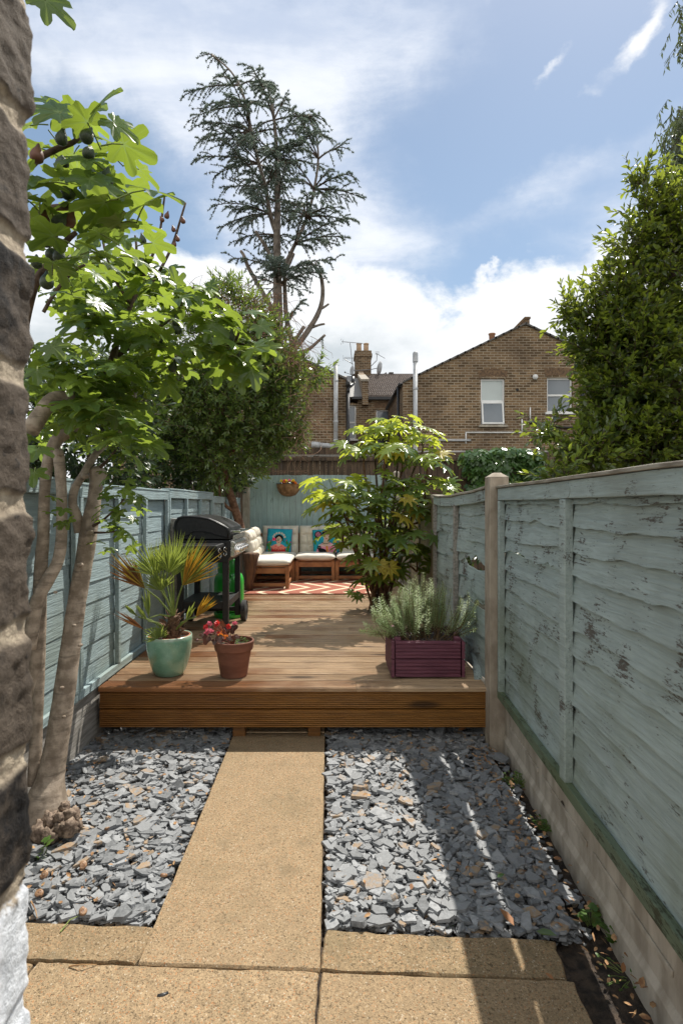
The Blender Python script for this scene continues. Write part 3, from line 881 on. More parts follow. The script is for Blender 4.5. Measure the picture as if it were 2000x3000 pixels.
b = MB(); b.box((.985, 3.66, .0), (1.06, 9.3, .335)); tag(b.build('gravel_board', M_CONC2), 'low concrete board under the sagging broken fence panel', 'gravel board')

# left fence: four panels of lapped boards facing the sun
GL = 'fence panels along the left boundary'
labs = ['blue grey fence panel with straight lapped boards behind the fig tree trunks', 'blue grey fence panel with straight lapped boards behind the potted palm',
        'blue grey fence panel with straight lapped boards behind the barbecue', 'blue grey fence panel beside the leaning shrub trunk in the back corner']
yb = [1.2, 3.37, 5.22, 7.15, 9.24]
for i in range(4):
    y0, y1 = yb[i] + .01, yb[i + 1] - .01; xl = lambda y: -1.545
    pn = thing('garden_fence', labs[i], 'fence panel', (-1.545, (y0 + y1) / 2, .34), group=GL)
    hi_ = 1.62 + (.012, -.004, .014, -.03)[i]
    ed = [.36 + (hi_ - .445) * k / 9 for k in range(10)]
    waney_boards(xl, y0, y1, ed, 60 + i, out=1, wav=.0028, nseg=24, lap=.012, thick=.008).build('board', M_FENCE_L, pn)
    b = MB(); yz_bar(b, xl, y0, y1, hi_ - .075, hi_, .018, .046, wob=.003, seed=i); b.build('top_rail', M_FENCE_L, pn, bevel=.003)
    b = MB(); yz_bar(b, xl, y0, y1, .335, .385, .018, .046, wob=.003, seed=i); b.build('bottom_rail', M_FENCE_L, pn, bevel=.003)
    b = MB(); yz_bar(b, xl, y0, y1, hi_ + .001, hi_ + .016, -.03, .05, wob=.003, seed=i); b.build('capping', M_FENCE_L, pn, bevel=.003)
    for q in (.012, .34, .66, .988):
        y = y0 + (y1 - y0) * q
        b = MB(); b.box((-1.526, y - .02, .386), (-1.496, y + .02, hi_ - .077)); b.build('batten', M_FENCE_L, pn, bevel=.003)
b = MB(); b.box((-1.56, 1.2, -.06), (-1.525, 9.2, .20)); b.box((-1.558, 1.2, .203), (-1.524, 9.2, .333))
tag(b.build('gravel_board', M_GREYWOOD), 'weathered grey timber boards under the left blue fence', 'gravel board')
t = thing('fence_post', 'short grey wooden post sawn off beside the barbecue lid', 'fence post', (-1.46, 5.25, DZ))
b = MB(); b.box((-1.495, 5.21, DZ), (-1.43, 5.29, 1.37), rot=(0, R(1.0), 0)); b.build('shaft', M_GREYWOOD, t, bevel=.006)

# back fence: upright boards
pn = thing('garden_fence', 'pale blue upright board fence behind the sofa with flaking paint', 'fence panel', (-.2, 9.36, DZ))
b = MB(); x = -1.36; rb = random.Random(8); k = 0
while x < .985:
    wd = .094; o_ = rb.uniform(-.003, .003); tz = 1.98 + rb.uniform(-.008, .006)
    b.box((x, 9.335 + o_, .30), (x + wd - .004, 9.355 + o_, tz)); x += wd; k += 1
b.build('board', M_FENCE_B, pn, bevel=.002)
b = MB(); b.box((-1.36, 9.358, .62), (.985, 9.40, .72)); b.box((-1.36, 9.358, 1.62), (.985, 9.40, 1.72)); b.build('rail', M_GREYWOOD, pn)

# the neighbours' tall brown fence
pn = thing('tall_fence', 'tall dark brown close board fence behind the pale blue back fence', 'fence', (0, 10.2, 0))
b = MB(); x = -2.6
while x < 4.2:
    wd = rb.uniform(.10, .125); o_ = rb.uniform(-.006, .006)
    b.box((x, 10.2 + o_, -.05), (x + wd - .006, 10.222 + o_, 2.36 + rb.uniform(-.01, .01))); x += wd
b.build('board', M_DARKFENCE, pn)
b = MB(); b.box((-2.6, 10.15, 2.28), (4.2, 10.198, 2.34)); b.box((-2.6, 10.15, 1.95), (4.2, 10.196, 2.02)); b.build('rail', M_DARKFENCE, pn, bevel=.004)
b = MB()
x = -2.6
while x < .70: b.box((x, 10.30, 2.30), (x + .105, 10.32, 2.53)); x += .108
b.build('trellis_board', M_DARKFENCE, pn)
b = MB(); b.box((-2.6, 10.26, 2.36), (.80, 10.298, 2.40)); b.build('ledge', M_GREYWOOD, pn)

# shed with a flat felt roof
sh = thing('garden_shed', 'low shed with pale grey felt roof behind the tall brown fence', 'shed', (3.0, 12.2, 0))
b = MB(); b.box((1.95, 11.3, -.05), (4.35, 13.6, 2.44)); b.build('wall', M_DARKFENCE, sh)
b = MB(); b.grid(lambda u, v: (1.66 + 2.85 * u, 10.95 + 2.9 * v, 2.535 + .19 * v + .012 * noise.noise(Vector((u * 6, v * 6, 2))) - .05 * max(0, u - .9) * 10 * .4), 24, 10)
rf = b.build('roof', M_FELT, sh, smooth=True); s_ = rf.modifiers.new('thick', 'SOLIDIFY'); s_.thickness = .035
b = MB(); b.box((1.66, 10.93, 2.42), (4.45, 10.948, 2.50)); b.build('fascia', M_DARKFENCE, sh)

# blue-edged low roof right of the shed
lt = thing('lean_to', 'lean-to with a pale blue roof edge under the right house window', 'lean-to', (5.3, 14.0, 0))
b = MB(); b.box((4.6, 14.0, -.05), (7.5, 15.2, 2.60)); b.build('wall', M_DARKFENCE, lt)
b = MB(); b.box((4.5, 13.9, 2.60), (7.6, 15.2, 2.68)); b.build('roof', simple('blue_edge', (.22, .35, .42), (.32, .45, .52), .6, 4), lt)

# ================================================================ houses
def glass_mat(name, c, rough=.06):
    return simple(name, [x * .85 for x in c], c, rough + .1, 1.2, 2, spec=.8)


M_BLIND = glass_mat('blind_glass', (.50, .56, .55), .25)
M_PANE = glass_mat('dim_glass', (.165, .195, .225))  # blue grey of the reflected sky put into the pane colour
M_PANE_D = glass_mat('dark_glass', (.025, .03, .032))


def window(parent, x0, x1, z0, z1, y, panes, sill=True, tilt=None, split=.5):
    """sash window set in a wall facing the camera: frame, two panes, sill"""
    fr = .055; y = y + .10
    f = MB(); f.box((x0, y - .02, z0), (x0 + fr, y + .05, z1)); f.box((x1 - fr, y - .02, z0), (x1, y + .05, z1))
    f.box((x0 + fr, y - .02, z1 - fr), (x1 - fr, y + .05, z1)); f.box((x0 + fr, y - .02, z0), (x1 - fr, y + .05, z0 + fr))
    zm = z0 + (z1 - z0) * split
    f.box((x0 + fr, y - .025, zm - .03), (x1 - fr, y + .048, zm + .03))
    w_ = f.build('window', M_WHITE, parent)
    b = MB(); b.box((x0 + fr, y + .015, zm + .03), (x1 - fr, y + .03, z1 - fr)); b.build('pane', panes[0], w_)
    b = MB()
    if tilt:
        b.box((x0 + fr + .02, y - .10, z0 + fr), (x1 - fr - .02, y - .085, zm - .035), rot=(R(tilt), 0, 0)); b.build('pane', panes[1], w_)
        b = MB(); a0, a1 = x0 + .035, x1 - .035
        for q in ((a0, z0 + .02, a0 + .05, zm - .03), (a1 - .05, z0 + .02, a1, zm - .03), (a0 + .05, z0 + .02, a1 - .05, z0 + .07), (a0 + .05, zm - .08, a1 - .05, zm - .03)):
            b.box((q[0], y - .115, q[1]), (q[2], y - .07, q[3]), rot=(R(tilt), 0, 0), piv=((x0 + x1) / 2, y - .09, (z0 + zm) / 2))
        b.build('open_sash', M_WHITE, w_)
    else:
        b.box((x0 + fr, y + .012, z0 + fr), (x1 - fr, y + .027, zm - .03)); b.build('pane', panes[1], w_)
    if sill:
        b = MB(); b.box((x0 - .07, y - .20, z0 - .075), (x1 + .07, y + .04, z0 - .003)); b.build('sill', M_CONC if sill == 1 else M_WHITE, w_, bevel=.008)
    return w_


M_ARCH = simple('arch_brick', (.095, .060, .036), (.20, .125, .070), .9, 14, 4, .006)


def arch(mb, x0, x1, z, y):
    n = 14
    for k in range(n):
        t = (k + .5) / n; x = x0 - .05 + (x1 - x0 + .10) * t; lean = (t - .5) * .35; lift = .05 * (1 - (2 * t - 1) ** 2)
        mb.box((x - .034, y - .006, z + lift + .004), (x + .034, y + .05, z + .23 + lift), rot=(0, lean, 0), piv=(x, y, z))


def pierced(mb, y, th, tops, holes):
    """front wall of thickness th: tops = outline heights [(x, z)...], holes = [(x0, x1, z0, z1)]"""
    def top(x):
        for (xa_, za_), (xb_, zb_) in zip(tops, tops[1:]):
            if xa_ <= x <= xb_: return za_ + (zb_ - za_) * (x - xa_) / (xb_ - xa_)
    cuts = sorted({p[0] for p in tops} | {h[0] for h in holes} | {h[1] for h in holes})
    for xa_, xb_ in zip(cuts, cuts[1:]):
        hs = [h for h in holes if h[0] <= xa_ and h[1] >= xb_]
        lo = -.05
        for h in sorted(hs, key=lambda h: h[2]):
            mb.prism([(xa_, lo), (xb_, lo), (xb_, h[2]), (xa_, h[2])], 'y', y, y + th); lo = h[3]
        mb.prism([(xa_, lo), (xb_, lo), (xb_, top(xb_)), (xa_, top(xa_))], 'y', y, y + th)


def gable_house(name, label, xl, xr, xa, z_e, z_r, y0, y1, holes=()):
    h = thing(name, label, 'house', ((xl + xr) / 2, y0, 0))
    b = MB(); pierced(b, y0, .25, [(xl, z_e), (xa, z_r), (xr, z_e)], holes); b.prism([(xl + .001, -.05), (xr - .001, -.05), (xr - .001, z_e - .002), (xa, z_r - .002), (xl + .001, z_e - .002)], 'y', y0 + .24, y1); b.build('wall', M_BRICK, h)
    return h


M_TILE_D = simple('slate_roof', (.075, .070, .065), (.135, .125, .115), .8, 6, 5, .006)
HY = 18.5
hx = lambda px, d=HY: (px - VX) / F * d
hz = lambda py, d=HY: CH - (py - VY) / F * d

# right-hand gabled house
xl, xa, xr = hx(1180), hx(1537), hx(1905)
H = gable_house('brick_house', 'yellow brick gabled house with two white windows behind the shed', xl, xr, xa, hz(1122), hz(951), HY, 23.5, ((hx(1407), hx(1478), hz(1245), hz(1109)), (hx(1601), hx(1676), hz(1208), hz(1106))))
b = MB()
for (x0, z0, x1, z1) in ((xl, hz(1122), xa, hz(951)), (xa, hz(951), xr, hz(1122))):
    n = 16
    for k in range(n):
        a, e = k / n, (k + 1) / n + .012
        p, q = (x0 + (x1 - x0) * a, z0 + (z1 - z0) * a), (x0 + (x1 - x0) * e, z0 + (z1 - z0) * e)
        up = .012
        b.add([(p[0], HY - .07, p[1]), (q[0], HY - .07, q[1]), (q[0], 23.5, q[1]), (p[0], 23.5, p[1]), (p[0], HY - .07, p[1] + .05 + up * (x1 > xa)), (q[0], HY - .07, q[1] + .05 + up * (x1 <= xa)), (q[0], 23.5, q[1] + .05 + up * (x1 <= xa)), (p[0], 23.5, p[1] + .05 + up * (x1 > xa))],
              [(0, 1, 2, 3), (4, 5, 6, 7), (0, 1, 5, 4), (1, 2, 6, 5), (2, 3, 7, 6), (3, 0, 4, 7)])
b.build('roof', M_TILE_D, H)
b = MB(); b.prism([(hx(1516), hz(958)), (hx(1537), hz(932)), (hx(1551), hz(932)), (hx(1551), hz(958))], 'y', HY + .02, HY + .5)
b.prism([(hx(1508), hz(957)), (hx(1536), hz(928)), (hx(1553), hz(928)), (hx(1553), hz(934)), (hx(1537), hz(934)), (hx(1516), hz(960))], 'y', HY - .01, HY + .52); b.build('chimney_stub', M_ARCH, H)
b = MB(); b.lathe([(.09, 0), (.10, .25), (.12, .27), (.12, .31), (.08, .31), (.07, .1)], (hx(1440, 19.4), 19.4, hz(1004, 19.4)), 16); b.build('chimney_pot', simple('pot_clay', (.32, .15, .08), (.40, .22, .13), .8, 8), H, smooth=True)
window(H, hx(1407), hx(1478), hz(1245), hz(1109), HY, (M_BLIND, M_PANE), True, tilt=-9, split=.52)
window(H, hx(1601), hx(1676), hz(1208), hz(1106), HY, (M_PANE, M_PANE), 2, split=.50)
for wa, wb, wz in ((1407, 1478, 1106), (1601, 1676, 1103)):
    b = MB(); arch(b, hx(wa), hx(wb), hz(wz), HY); b.build('window_arch', M_ARCH, H)
b = MB(); P = [W(1364, 1300, HY - .03), W(1364, 1267, HY - .03), W(1528, 1267, HY - .03), W(1528, 1228, HY - .03)]
for a, e in zip(P, P[1:]): b.bar(a, e, .022, 6)
b.bar(W(1552, 1236, HY - .03), W(1552, 1194, HY - .03), .022, 6); b.build('overflow_pipe', M_WHITE, H, smooth=True)
b = MB(); P = [W(1552, 1238, HY - .04), W(1600, 1240, HY - .04), W(1640, 1252, HY - .04), W(1700, 1253, HY - .04)]
for a, e in zip(P, P[1:]): b.bar(a, e, .035, 7)
b.bar(W(1705, 1130, HY - .06), W(1705, 1420, HY - .06), .06, 9); b.build('drain_pipe', M_BLACK, H, smooth=True)
b = MB(); b.bar(W(1228, 1290, HY - .05), W(1378, 1290, HY - .05), .032, 8); b.build('waste_pipe', M_GREYPIPE, H, smooth=True)
b = MB(); b.bar(W(1567, 1104, HY - .09), W(1567, 1104, HY + .02), .085, 14); b.build('boiler_flue', M_WHITE, H, smooth=True)
b = MB(); b.bar(W(1514, 1142, HY - .015), W(1514, 1142, HY + .02), .05, 12); b.build('vent_hole', M_BLACK, H)
b = MB(); xs_ = hx(1216, HY - .1)
b.bar((xs_, HY - .1, -.05), (xs_, HY - .1, hz(1062, HY)), .072, 12); b.lathe([(.088, 0), (.088, .28), (.06, .33), (.0, .35)], (xs_, HY - .1, hz(1063)), 14)
for py in (1145, 1240, 1340): b.lathe([(.072, 0), (.086, .01), (.086, .07), (.072, .08)], (xs_, HY - .1, hz(py)), 14)
b.build('soil_pipe', M_GREYPIPE, H, smooth=True)
b = MB(); b.bar((xl - .08, HY + .1, hz(1122) - .02), (xl - .08, 23.3, hz(1122) - .02), .06, 8); b.bar((xl - .10, HY + .45, hz(1122) - .05), (xl - .10, HY + .45, 0), .045, 8); b.build('gutter', M_BLACK, H, smooth=True)

# left-hand gabled house
HL = gable_house('brick_house', 'brown brick house end with sloping roof behind the round leafy tree', hx(330), hx(1016), hx(673), hz(1114), hz(957), HY, 23.5)
b = MB()
for (x0, z0, x1, z1) in ((hx(330), hz(1114), hx(673), hz(957)), (hx(673), hz(957), hx(1016), hz(1114))):
    b.add([(x0, HY - .06, z0), (x1, HY - .06, z1), (x1, 23.5, z1), (x0, 23.5, z0), (x0, HY - .06, z0 + .07), (x1, HY - .06, z1 + .07), (x1, 23.5, z1 + .07), (x0, 23.5, z0 + .07)],
          [(0, 1, 2, 3), (4, 5, 6, 7), (0, 1, 5, 4), (1, 2, 6, 5), (2, 3, 7, 6), (3, 0, 4, 7)])
b.build('roof', M_TILE_D, HL)
b = MB(); xs_ = hx(983, HY - .1)
b.bar((xs_, HY - .1, hz(1320)), (xs_, HY - .1, hz(1066)), .072, 12); b.lathe([(.078, 0), (.078, .02), (.05, .06), (0, .07)], (xs_, HY - .1, hz(1066)), 14)
for py in (1122, 1240, 1295): b.lathe([(.072, 0), (.086, .01), (.086, .06), (.072, .07)], (xs_, HY - .1, hz(py)), 14)
b.bar(W(920, 1303, HY - .2), W(978, 1307, HY - .2), .085, 10); b.bar(W(912, 1302, HY - .2), W(936, 1304, HY - .2), .10, 10); b.build('soil_pipe', M_GREYPIPE, HL, smooth=True)
b = MB(); P = [W(1034, 1105, HY + .3), W(1033, 1125, HY + .2), W(1020, 1136, HY - .05), W(1019, 1150, HY - .06), W(1019, 1500, HY - .06)]
for a, e in zip(P, P[1:]): b.bar(a, e, .06, 8)
b.box((hx(1013), HY - .12, hz(1134)), (hx(1025), HY + .02, hz(1117))); b.build('drain_pipe', M_BLACK, HL, smooth=True)

# the terrace between and behind them
MYD = 23.6
T = thing('brick_terrace', 'recessed brick terrace with tiled roof and chimney between two gabled houses', 'house', (hx(1090, MYD), MYD, 0))
mx = lambda px: hx(px, MYD); mz = lambda py: hz(py, MYD)
b = MB(); pierced(b, MYD, .25, [(mx(850), mz(1166)), (mx(1420), mz(1166))], ((mx(1021), mx(1043), mz(1287), mz(1187)), (mx(1101), mx(1159), mz(1305), mz(1200)))); b.box((mx(850) + .001, MYD + .24, -.05), (mx(1420) - .001, MYD + 5, mz(1166) - .002)); b.build('wall', M_BRICK, T)
M_TILE = simple('clay_tile', (.10, .078, .066), (.185, .150, .130), .75, 9, 4, .004)
b = MB(); nr = 16; nc = 64; x0, x1 = mx(1075), mx(1300); rd_ = 4.4
ez, rz_ = mz(1164), hz(1101, MYD + rd_)
for r_ in range(nr):
    a, e = r_ / nr, (r_ + 1.25) / nr
    vs = []; fs = []
    for c_ in range(nc * 2 + 1):
        x = x0 + (x1 - x0) * c_ / (nc * 2); hgt = .055 * abs(math.sin(c_ * math.pi / 4 + (r_ % 2) * .0)) + .01
        for q, l in ((a, .045), (e, .0)):
            vs.append((x, MYD - .12 + rd_ * q, ez + (rz_ - ez) * q + hgt + l))
        vs.append((x, MYD - .12 + rd_ * a, ez + (rz_ - ez) * a - .01))
    for c_ in range(nc * 2):
        i = c_ * 3; fs += [(i, i + 3, i + 4, i + 1), (i + 2, i + 5, i + 3, i)]
    b.add(vs, fs)
b.build('tiled_roof', M_TILE, T)
b = MB(); b.add([(mx(900), MYD - .1, ez), (x0, MYD - .1, ez), (x0, MYD + rd_, rz_), (mx(850), MYD + rd_, rz_), (x0, MYD + 8, ez), (mx(850), MYD + 8, ez)], [(0, 1, 2, 3), (3, 2, 4, 5)])
b.add([(x0, MYD + .3, ez - .05), (x1, MYD + .3, ez - .05), (x1, MYD + rd_, rz_ - .05), (x0, MYD + rd_, rz_ - .05), (x1, MYD + 9, ez - .05), (x0, MYD + 9, ez - .05)], [(0, 1, 2, 3), (3, 2, 4, 5)])
b.build('slate_roof', simple('slate_grey_roof', (.17, .165, .155), (.27, .26, .24), .7, 14, 5, .004), T)
b = MB(); b.box((mx(1040), MYD + rd_ - .1, rz_ - .02), (x1, MYD + rd_ + .12, rz_ + .09)); b.box((mx(1168), MYD + rd_ - .2, rz_ + .05), (mx(1184), MYD + rd_ + .2, rz_ + .14)); b.build('ridge', M_TILE_D, T, bevel=.02)
b = MB(); b.box((mx(1078), MYD - .2, ez - .12), (x1, MYD - .09, ez - .01)); b.box((mx(1030), MYD - .18, ez - .1), (mx(1070), MYD - .08, ez)); b.build('gutter', M_BLACK, T)
# party wall with coping
b = MB(); b.prism([(MYD - .25, ez - .35), (MYD + 1.0, ez - .35), (MYD + 4.3, rz_ + .05), (MYD + 4.3, rz_ + .30), (MYD + .35, ez + .66), (MYD - .25, ez + .62)], 'x', mx(1060), mx(1077)); pw = b.build('party_wall', M_BRICK, T)
b = MB(); b.prism([(MYD - .28, ez + .62), (MYD - .28, ez + .70), (MYD + 2.9, ez + 1.62), (MYD + 2.9, ez + 1.50)], 'x', mx(1056), mx(1080)); b.build('coping', M_CAP, pw)
CD = MYD + 4.4
ch = MB(); cx0, cx1 = hx(1039, CD), hx(1085, CD)
ch.box((cx0, CD - .45, rz_ - .6), (cx1, CD + .45, hz(1052, CD))); ch.box((cx0 - .05, CD - .5, hz(1052, CD)), (cx1 + .05, CD + .5, hz(1043, CD))); ch.box((cx0 - .02, CD - .46, hz(1043, CD)), (cx1 + .02, CD + .46, hz(1034, CD)))
chim = ch.build('chimney', M_BRICK_D, T)
M_POTS = simple('pot_buff', (.36, .24, .15), (.46, .33, .22), .85, 6)
for px in (1051, 1072):
    b = MB(); b.lathe([(.11, 0), (.125, .1), (.12, .35), (.115, .40), (.135, .41), (.135, .46), (.09, .46), (.08, .2)], (hx(px, CD), CD, hz(1034, CD)), 16); b.build('chimney_pot', M_POTS, chim, smooth=True)
# aerials and dishes
M_METAL = simple('aerial_metal', (.16, .16, .165), (.24, .24, .25), .4, 5, metal=.8)
b = MB(); AY = CD - .55
b.bar(W(1034, 1085, AY), W(1025, 1005, AY), .018, 6); b.bar(W(1001, 1001, AY), W(1063, 1006, AY), .014, 5)
for k in range(14):
    p = W(1012 + k * 3.6, 1001.5 + k * .35, AY); b.bar(p - Vector((0, .10, .05)), p + Vector((0, .10, .05)), .008, 4)
for dz_ in (-.10, .10): b.bar(W(1002, 1001, AY) + Vector((.06, 0, dz_)), W(1002, 1001, AY), .010, 4); b.bar(W(1001, 1001, AY) + Vector((-.03, -.12, dz_)), W(1001, 1001, AY) + Vector((-.03, .12, dz_)), .010, 4)
b.bar(W(1034, 1067, AY), W(1008, 1052, AY), .016, 5); b.bar(W(1005, 1049, AY), W(1035, 1049, AY), .010, 5)
for k in range(8):
    p = W(1010 + k * 3.2, 1049, AY); b.bar(p - Vector((0, 0, .06)), p + Vector((0, 0, .06)), .008, 4)
for dz_ in (-.1, .0, .1): b.bar(W(1005, 1049, AY) + Vector((0, -.1, dz_)), W(1005, 1049, AY) + Vector((0, .1, dz_)), .010, 4)
b.build('tv_aerial', M_METAL, chim)
b = MB(); b.bar(W(1085, 1074, AY), W(1103, 1056, AY), .018, 6); b.bar(W(1103, 1056, AY), W(1104, 1038, AY), .016, 6); b.bar(W(1099, 1034, AY), W(1127, 1050, AY), .012, 5)
for dz_ in (-.06, .0, .06): b.bar(W(1098, 1036, AY) + Vector((0, -.1, dz_)), W(1110, 1036, AY) + Vector((0, -.1, dz_)), .010, 4)
b.build('tv_aerial', M_METAL, chim)


def dish(px, py, r, yaw, roll):
    b = MB(); c = W(px, py, AY - .1); Mx = Euler((0, R(roll), R(yaw))).to_matrix()
    n = 20; vs = [c + Mx @ Vector((0, 0, 0))]; fs = []
    for q in (.5, 1.0):
        for k in range(n):
            a = 2 * math.pi * k / n; vs.append(c + Mx @ Vector((.16 * r * q * q * 1.5, math.cos(a) * r * q, math.sin(a) * r * q)))
    for k in range(n):
        fs.append((0, 1 + k, 1 + (k + 1) % n)); fs.append((1 + k, 1 + n + k, 1 + n + (k + 1) % n, 1 + (k + 1) % n))
    b.add(vs, fs); o = b.build('satellite_dish', simple('dish_grey', (.30, .31, .32), (.40, .41, .42), .5, 4), chim, smooth=True)
    s_ = o.modifiers.new('thick', 'SOLIDIFY'); s_.thickness = .012
    b = MB(); b.bar(c + Mx @ Vector((0, 0, -r)), c + Mx @ Vector((.42, 0, -r * .6)), .012, 5); b.bar(c + Mx @ Vector((.40, 0, -r * .6)), c + Mx @ Vector((.46, 0, -r * .5)), .035, 6)
    b.bar(c, W(1084, 1083, AY), .018, 5); b.build('dish_arm', M_METAL, o)


dish(1106, 1078, .34, 16, 4); dish(1034, 1086, .22, 205, 0)
window(T, mx(1021), mx(1043), mz(1287), mz(1187), MYD, (M_PANE, M_PANE), 2)
window(T, mx(1101), mx(1159), mz(1305), mz(1200), MYD, (M_PANE, M_PANE_D), 2, split=.56)
for wa, wb, wz in ((1018, 1043, 1184), (1101, 1159, 1197)):
    b = MB(); arch(b, mx(wa), mx(wb), mz(wz), MYD); b.build('window_arch', M_ARCH, T)

# ================================================================ the brick pier beside the camera
m, t, b_, o_, oc = new_mat('old_brick_close')
att = N(t, 'ShaderNodeAttribute', attribute_name='mortar').outputs['Fac']
tone = N(t, 'ShaderNodeAttribute', attribute_name='tone').outputs['Fac']
nA = NOI(t, oc, 95, 7, 0.7); nB = NOI(t, oc, 22, 6, 0.7); nC = NOI(t, oc, 340, 4, .6); z = N(t, 'ShaderNodeSeparateXYZ', {0: oc}).outputs[2]
bk = MIX(t, SM(t, nB, .40, .62), (.010, .009, .009), (.085, .066, .050))
bk = MIX(t, MA(t, 'MULTIPLY', SM(t, tone, .40, .60), SM(t, nA, .30, .56, .45, 1.0)), bk, (.095, .074, .056))
bk = MIX(t, SM(t, nA, .56, .70), bk, (.022, .02, .018))
mo = MIX(t, SM(t, nA, .35, .65), (.26, .21, .155), (.46, .385, .285))
c_ = MIX(t, att, bk, mo)
wp = SM(t, MA(t, 'ADD', z, MA(t, 'MULTIPLY', MA(t, 'SUBTRACT', nA, .5), .03)), 1.262, 1.268)
c_ = MIX(t, wp, MIX(t, SM(t, nA, .3, .6), (.50, .52, .55), (.72, .74, .77)), c_)
setp(t, b_, base=c_, rough=.88, spec=.25, normal=bump(t, MA(t, 'ADD', MA(t, 'MULTIPLY', nA, 1.0), MA(t, 'MULTIPLY', nC, .12)), .006, .7))
WX, WY = -0.1865, 0.357
ny, nz_ = 46, 620
Vv, Att, Ton = [], [], []
for i in range(nz_ + 1):
    z = 0.95 + 1.15 * i / nz_; course = (z - 1.262 + .076 * 20) / .0765; ci = math.floor(course); fz = course - ci
    dzj = min(fz, 1 - fz) * .0765
    for j in range(ny + 1):
        s = j / ny; y = WY - .30 * (1 - s) ** 2.2 if j <= ny - 8 else WY
        off_ = (ci % 2) * .1125; by = (WY - y + off_) / .225; fy = by - math.floor(by); dyj = min(fy, 1 - fy) * .225
        if y > WY - .02: dyj = .1
        dj = min(dzj, dyj); wob_ = .0035 * noise.noise(Vector((y * 60, z * 60, 1)))
        mort = 1 - min(max((dj + wob_ - .0050) / .0035, 0), 1)
        nzv = noise.noise(Vector((y * 55, z * 55, ci * 3.1))) * .0030 + noise.noise(Vector((y * 150, z * 150, ci))) * .0016
        if z < 1.262: nzv *= .55
        d_ = -mort * .0026 + nzv * (1 - .5 * mort) + .0022 * noise.noise(Vector((ci * 5.3, 2, 1)))
        if j <= ny - 8:
            Vv.append((WX + d_ * .9, y + d_ * 1.0 * max(0, 1 - (WY - y) / .02), z))
        else:
            k = j - (ny - 8); Vv.append((WX - .012 * k * k * .6 - .002 * k + d_, WY + d_ * 1.1 - .0008 * k, z))
        Att.append(mort); Ton.append(.5 + .9 * noise.noise(Vector((ci * 2.73 + .4, math.floor(by) * 3.91 + .3, 8.2))))
Fq = [(i * (ny + 1) + j, i * (ny + 1) + j + 1, (i + 1) * (ny + 1) + j + 1, (i + 1) * (ny + 1) + j) for i in range(nz_) for j in range(ny)]
wl = thing('brick_wall', 'dark old brick wall end with white painted foot at the left edge', 'wall', (WX - .15, WY - .3, 0))
mesh_np('brick_face', Vv, Fq, m, wl, smooth=True, attrs={'mortar': Att, 'tone': Ton})
b = MB(); b.box((WX - .36, WY - 2.2, -.05), (WX - .010, WY - .010, 2.7)); b.box((WX - .36, WY - 2.2, -.05), (WX - .0025, WY - .004, .948)); b.box((WX - .36, WY - 2.2, 2.102), (WX - .0025, WY - .004, 2.9))
b.build('core', m, wl)

# ================================================================ rug
m, t, b_, o_, oc = new_mat('zigzag_rug')
sx, sy, _ = N(t, 'ShaderNodeSeparateXYZ', {0: oc}).outputs
tri = MA(t, 'PINGPONG', MA(t, 'ADD', sy, 0.87), 0.44)
ph = MA(t, 'FRACT', MA(t, 'DIVIDE', MA(t, 'ADD', sx, MA(t, 'MULTIPLY', tri, 0.80)), 0.285))
fr = NOI(t, oc, 90, 3)
ph2 = MA(t, 'ADD', ph, MA(t, 'MULTIPLY', MA(t, 'SUBTRACT', fr, .5), .10))
msk = MA(t, 'MULTIPLY', SM(t, ph2, .66, .68), SM(t, ph2, .93, .91))
red = MIX(t, NOI(t, oc, 14, 5), (.27, .092, .062), (.37, .155, .112))
weave = NOI(t, SCL(t, oc, (30, 160, 30)), 4, 2)
setp(t, b_, base=MIX(t, msk, red, (.66, .56, .40)), rough=.95, spec=.1, normal=bump(t, weave, .003, .8))
b = MB(); b.grid(lambda u, v: (-1.22 + 1.78 * u, 7.36 + 1.85 * v + .012 * noise.noise(Vector((u * 9, 0, 0))), DZ + .012 + .006 * max(0, noise.noise(Vector((u * 7, v * 3, 2)))) * (1 - v)), 60, 20)
rug = b.build('rug', m, smooth=True); s_ = rug.modifiers.new('thick', 'SOLIDIFY'); s_.thickness = .008
tag(rug, 'red and cream zigzag outdoor rug in front of the sofa', 'rug')

# ================================================================ sofa modules and cushions
M_ACACIA = simple('acacia', (.22, .085, .028), (.38, .165, .062), .45, 2.2, 6, .003, stretch=(3, 3, 3), coat=.1)
M_CREAM = simple('cream_cotton', (.66, .62, .54), (.74, .70, .62), .95, 5, 5, .003, spec=.15, bscale=300)
M_CREAM2 = simple('cream_tufted', (.62, .57, .48), (.71, .66, .56), .95, 5, 5, .003, spec=.15, bscale=300)


